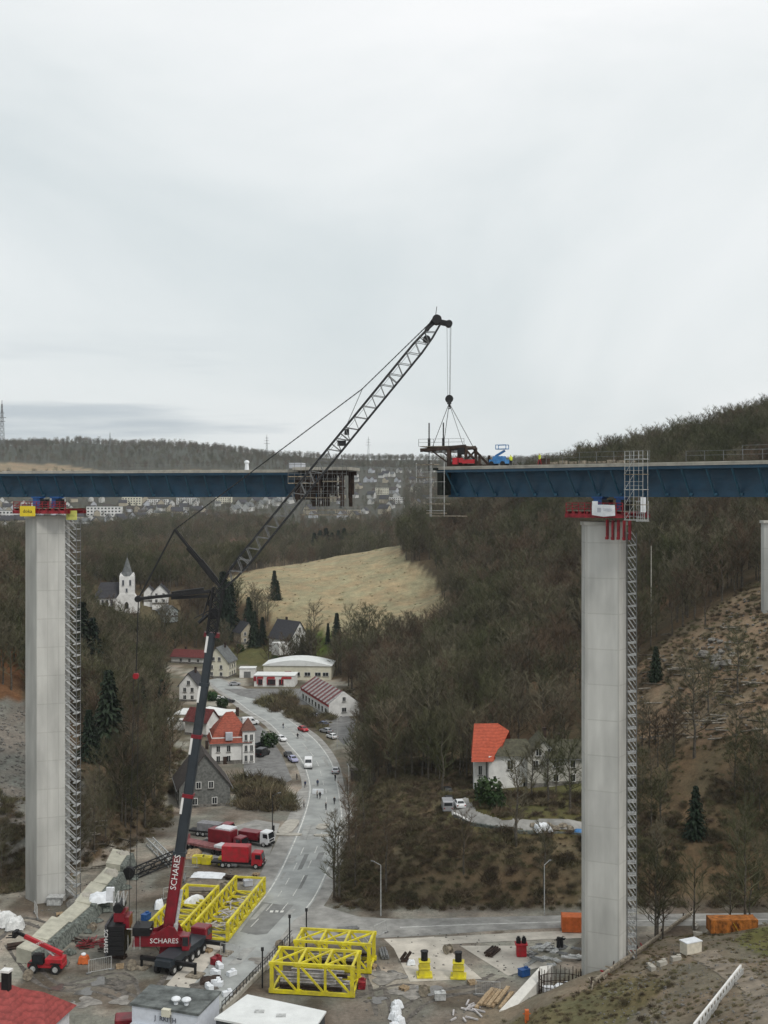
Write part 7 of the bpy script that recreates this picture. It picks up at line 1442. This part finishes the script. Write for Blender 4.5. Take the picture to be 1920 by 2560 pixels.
GR = np.concatenate([region(3000, ((1260,2560),(1480,2450),(1700,2310),(1930,2300),(1930,2560)), 80, 190), region(4500, ((840,2275),(850,2180),(900,2000),(1000,1900),(1480,1900),(1480,2275)), 195, 300), region(2600, ((1480,2275),(1480,1880),(1930,1880),(1930,2268)), 195, 280), region(2600, ((1590,1880),(1590,1660),(1930,1420),(1930,1880)), 215, 340), region(1500, ((170,2200),(170,1900),(470,1850),(430,2060),(330,2130)), 215, 330)])
GR = GR[nrng.random(len(GR)) < .2 + 1.1 * (_vn(GR[:, 0], GR[:, 1], 6, 51) + .5)]
cloud('dry_grass', 'tangled dry grass on the mound and the banks', GR, nrng.uniform(.3, .85, len(GR)) * np.where(GR[:, 1] < 190, .6, 1.1), nrng.integers(0, 2, len(GR)), nrng.uniform(0, 6.28, len(GR)), [[g] for g in gs])
FD = region(900, ((560,1480),(560,1446),(640,1424),(1000,1358),(1080,1440),(1145,1560),(1100,1612),(960,1618),(760,1575),(640,1530)), 400, 740); FD = FD[nrng.random(len(FD)) < 1.4 * (_vn(FD[:, 0], FD[:, 1], 26, 61) + .35)]
straw = mat('straw', (.36, .30, .195), .95, var=.15, rand=.15); st_ = source('grass_tussock', tuft_mesh(70, 90), straw, gl(850, 1500), 'straw coloured grass tussock in the middle of the tan field', 'grass tuft', 2.0)
cloud('meadow_grass', 'straw coloured tussocks on the tan field', FD, nrng.uniform(.35, .9, len(FD)), np.zeros(len(FD), int), nrng.uniform(0, 6.28, len(FD)), [[st_]])
def stone_mesh(seed):
    r = random.Random(seed); m = MB(); m.ball((0, 0, .15), .5, n=7, k=5, sq=(1, .8, .55)); m.v = [(x * r.uniform(.7, 1.25), y * r.uniform(.7, 1.25), z * r.uniform(.7, 1.3)) for x, y, z in m.v]; return m
ss = [source('boulder', stone_mesh(k), stone, gl(1760 + k * 28, 1640 + k * 12), lb, 'stone', 3.0) for k, lb in enumerate(('pale boulder on the felled slope, upper one of the stone heap', 'pale boulder on the felled slope, middle of the stone heap', 'pale boulder on the felled slope, lower one of the stone heap'))]
Q = [region(400, ((1740,1625),(1800,1590),(1870,1660),(1850,1690),(1760,1670)), 230, 330), region(1600, ((-20,2080),(-20,1760),(60,1770),(200,1900),(230,2140)), 190, 300), region(2200, ((1480,2560),(1500,2470),(1700,2350),(1930,2350),(1930,2560)), 80, 185), region(800, ((0,2560),(0,2240),(330,2160),(600,2100),(560,2400),(470,2560)), 140, 270), region(450, ((880,2560),(900,2330),(1460,2340),(1400,2460),(1200,2560)), 140, 200), region(900, ((1600,1850),(1600,1680),(1930,1450),(1930,1850)), 215, 330)]
Sz = [nrng.uniform(.5, 2.6, len(Q[0])), nrng.uniform(.2, .9, len(Q[1])), nrng.uniform(.08, .32, len(Q[2])) * np.where(nrng.random(len(Q[2])) < .06, 2.2, 1), nrng.uniform(.12, .5, len(Q[3])), nrng.uniform(.12, .45, len(Q[4])), nrng.uniform(.15, .9, len(Q[5]))]
Q = np.concatenate(Q); Sz = np.concatenate(Sz); cloud('rubble', 'loose stones and rubble on the slopes and the building yard', Q, Sz, nrng.integers(0, 3, len(Q)), nrng.uniform(0, 6.28, len(Q)), [[s] for s in ss])
for i in range(76):                                     # felled trunks on the cleared slope and the left bank
    px, py = (rng.uniform(1600, 1915), rng.uniform(1560, 1860)) if i < 62 else (rng.uniform(180, 300), rng.uniform(2050, 2200))
    if i < 62 and py < 2420 - .52 * px: py += 180
    x, y, z = G(px, py); m = MB(); l = rng.uniform(2.5, 8); m.tube((-l / 2, 0, .2), (l / 2, 0, .25), .2, .12, n=6); a = rng.uniform(-.8, .8); o = m.build('felled_trunk', pale_bark if i % 2 else bark, loc=(x, y, z + .15), rz=a)
    tag(o, 'felled trunk lying on the cleared slope right of the right pier' if i < 62 else 'felled trunk lying on the bank right of the left pier', 'log', 'felled trunks on the cleared slope' if i < 62 else 'felled trunks on the left bank')
# ------------------------------------------------------------------ the far town
def small_house(nm, wall, roof, W, L, e_, r_): t = gable_house('', (0, 0, -50), 0, W, L, e_, r_, wall, roof, gw=(), chimney=False, name=nm, base=3, detail=False); return t
def block(nm, wall, roof, W, L, h):
    t = thing(nm, '', 'house', (0, 0, 0)); flat_block(t, 0, 0, L, W, h, wall, roof, -4)
    for k in range(int(h // 3)):
        m = MB(); n = int(L // 3.2)
        for i in range(n): m.box((-L / 2 + (i + .5) * L / n, -W / 2 - .04, 1.6 + k * 3), (1.7, .1, 1.5))
        m.build('window_row', glass, t)
    return t
tw_ = mat('town_render', (.55, .55, .53), .85, var=.08)
H_ = [small_house('town_house', tw_, slate_roof, 9, 12, 5.5, 4.5), small_house('town_house', tw_, grey_roof, 8, 10, 5, 4), small_house('town_house', tan_wall, slate_roof, 10, 14, 6, 5), small_house('town_house', grey_wall, mat('dark_brown_roof', (.07, .06, .055)), 9, 11, 5, 4.5)]
Bk = [block('apartment_block', white_wall, grey_roof, 12, 34, 9.5), block('apartment_block', cream_wall, grey_roof, 12, 24, 12), block('apartment_block', tan_wall, grey_roof, 16, 40, 7)]
hu = [False] * 4; bu = [False] * 3; spots = []
def town(px, py, k, rz, sc=1.0, blk=False, label=None, group=None):
    x, y, z = G(px, py); spots.append((px, py)); L_, U_ = (Bk, bu) if blk else (H_, hu); o = L_[k] if not U_[k] else copy_tree(L_[k]); U_[k] = True; o.location = (x, y, z); o.rotation_euler = (0, 0, rz); o.scale = (sc,) * 3
    tag(o, label, 'apartment block' if blk else 'house', group)
town(262, 1290, 0, R(4), 1.35, True, 'long white block with dark window rows right of the left pier head'); town(30, 1302, 0, R(-5), 1.3, True, 'long white block at the left frame edge beside the left pier'); town(330, 1262, 1, R(5), 1.2, True, 'cream block directly under the left deck'); town(395, 1262, 0, R(0), .9, True, 'white block under the left deck near the tan one'); town(470, 1260, 0, 0, 1.0, True, 'white block under the middle of the left deck'); town(560, 1258, 1, 0, 1.0, True, 'cream block under the right half of the left deck'); town(405, 1292, 2, 0, .7, True, 'low tan hall below the blocks under the left deck'); town(820, 1252, 2, R(-8), .9, True, 'low tan hall seen through the bridge gap'); town(1000, 1258, 0, R(-4), .9, True, 'white block with window rows seen through the bridge gap at the right'); town(955, 1236, 1, 0, .9, True, 'tall cream block seen through the bridge gap'); town(1040, 1232, 1, .2, .8, True, 'cream block at the right side of the bridge gap'); town(870, 1285, 2, R(-3), .8, True, 'low tan hall at the foot of the bridge gap')
for i in range(9): town(588 + i * 17, 1284 - i * 3.2 - (i % 2) * 9, 0 if i % 2 else 1, R(-35), 1.25, False, 'white row house standing slantwise under the right end of the left deck', 'slanting row houses under the left deck')
tries = 0
while len(spots) < 210 and tries < 3000:
    tries += 1
    if rng.random() < .68: px, py, g = rng.uniform(-30, 560), 1254 + 12 * rng.randrange(8) + rng.uniform(-1.5, 1.5), ('gabled house in the far town left of the valley', 'houses of the far town on the left')
    else: px, py, g = rng.uniform(740, 1085), 1180 + 13 * rng.randrange(10) + rng.uniform(-2, 2), ('gabled house in the far town seen through the bridge gap', 'houses of the far town in the bridge gap')
    if min((abs(px - a) / 2.2 + abs(py - b_)) for a, b_ in spots) < 7: continue
    town(px, py, rng.randrange(4), (R(20) if px < 560 else R(-25)) + rng.choice((0, 0, R(90))) + rng.uniform(-.12, .12), rng.uniform(.75, 1.1), False, *g)
def mast(label, px, pb, ptp, arms):
    x, y, z = G(px, pb); h = (pb - ptp) * y / F + 12; t = thing('lattice_mast', label, 'mast', (x, y, z - 2)); m = MB(); w = h * .055
    for (a, b_) in ((-1, -1), (1, -1), (1, 1), (-1, 1)): m.beam((a * w, b_ * w, 0), (a * w * .15, b_ * w * .15, h), h * .007)
    for k in range(9):
        f0, f1 = 1 - .85 * k / 9, 1 - .85 * (k + 1) / 9
        for s in (-1, 1): m.beam((-w * f0, s * w * f0, h * k / 9), (w * f1, s * w * f1, h * (k + 1) / 9), h * .005); m.beam((w * f0, s * w * f0, h * k / 9), (-w * f1, s * w * f1, h * (k + 1) / 9), h * .005)
    m.build('lattice', galv_dark, t); m = MB()
    for f, l_ in arms: m.beam((-l_ * h, 0, f * h), (l_ * h, 0, f * h), h * .012)
    m.tube((0, 0, h), (0, 0, h * 1.08), h * .006, n=4); m.build('cross_arm', galv_dark, t)
mast('tall radio mast on the hill at the left frame edge', 5, 1122, 1022, ((.62, .07), (.7, .09), (.8, .05)))
mast('small mast on the hill skyline above the left deck', 275, 1130, 1095, ((.8, .06),)); mast('power pylon on the skyline left of the crane jib', 667, 1148, 1103, ((.7, .12), (.82, .1), (.93, .07))); mast('power pylon on the skyline right of the crane jib', 921, 1150, 1106, ((.7, .12), (.82, .1), (.93, .07)))
# ------------------------------------------------------------------ haze
m = MB(); m.box((0, 1900, 160), (6000, 4800, 420)); hz_m = bpy.data.materials.new('haze'); hz_m.use_nodes = True; _n = hz_m.node_tree.nodes; _n.remove(_n['Principled BSDF']); pv = _n.new('ShaderNodeVolumePrincipled'); pv.inputs['Color'].default_value = (0.86, 0.90, 0.95, 1); pv.inputs['Density'].default_value = 0.00006; pv.inputs['Anisotropy'].default_value = 0.2
hz_m.node_tree.links.new(pv.outputs[0], _n['Material Output'].inputs['Volume']); tag(m.build('haze', hz_m), kind='stuff')
print('objects', len(bpy.data.objects))
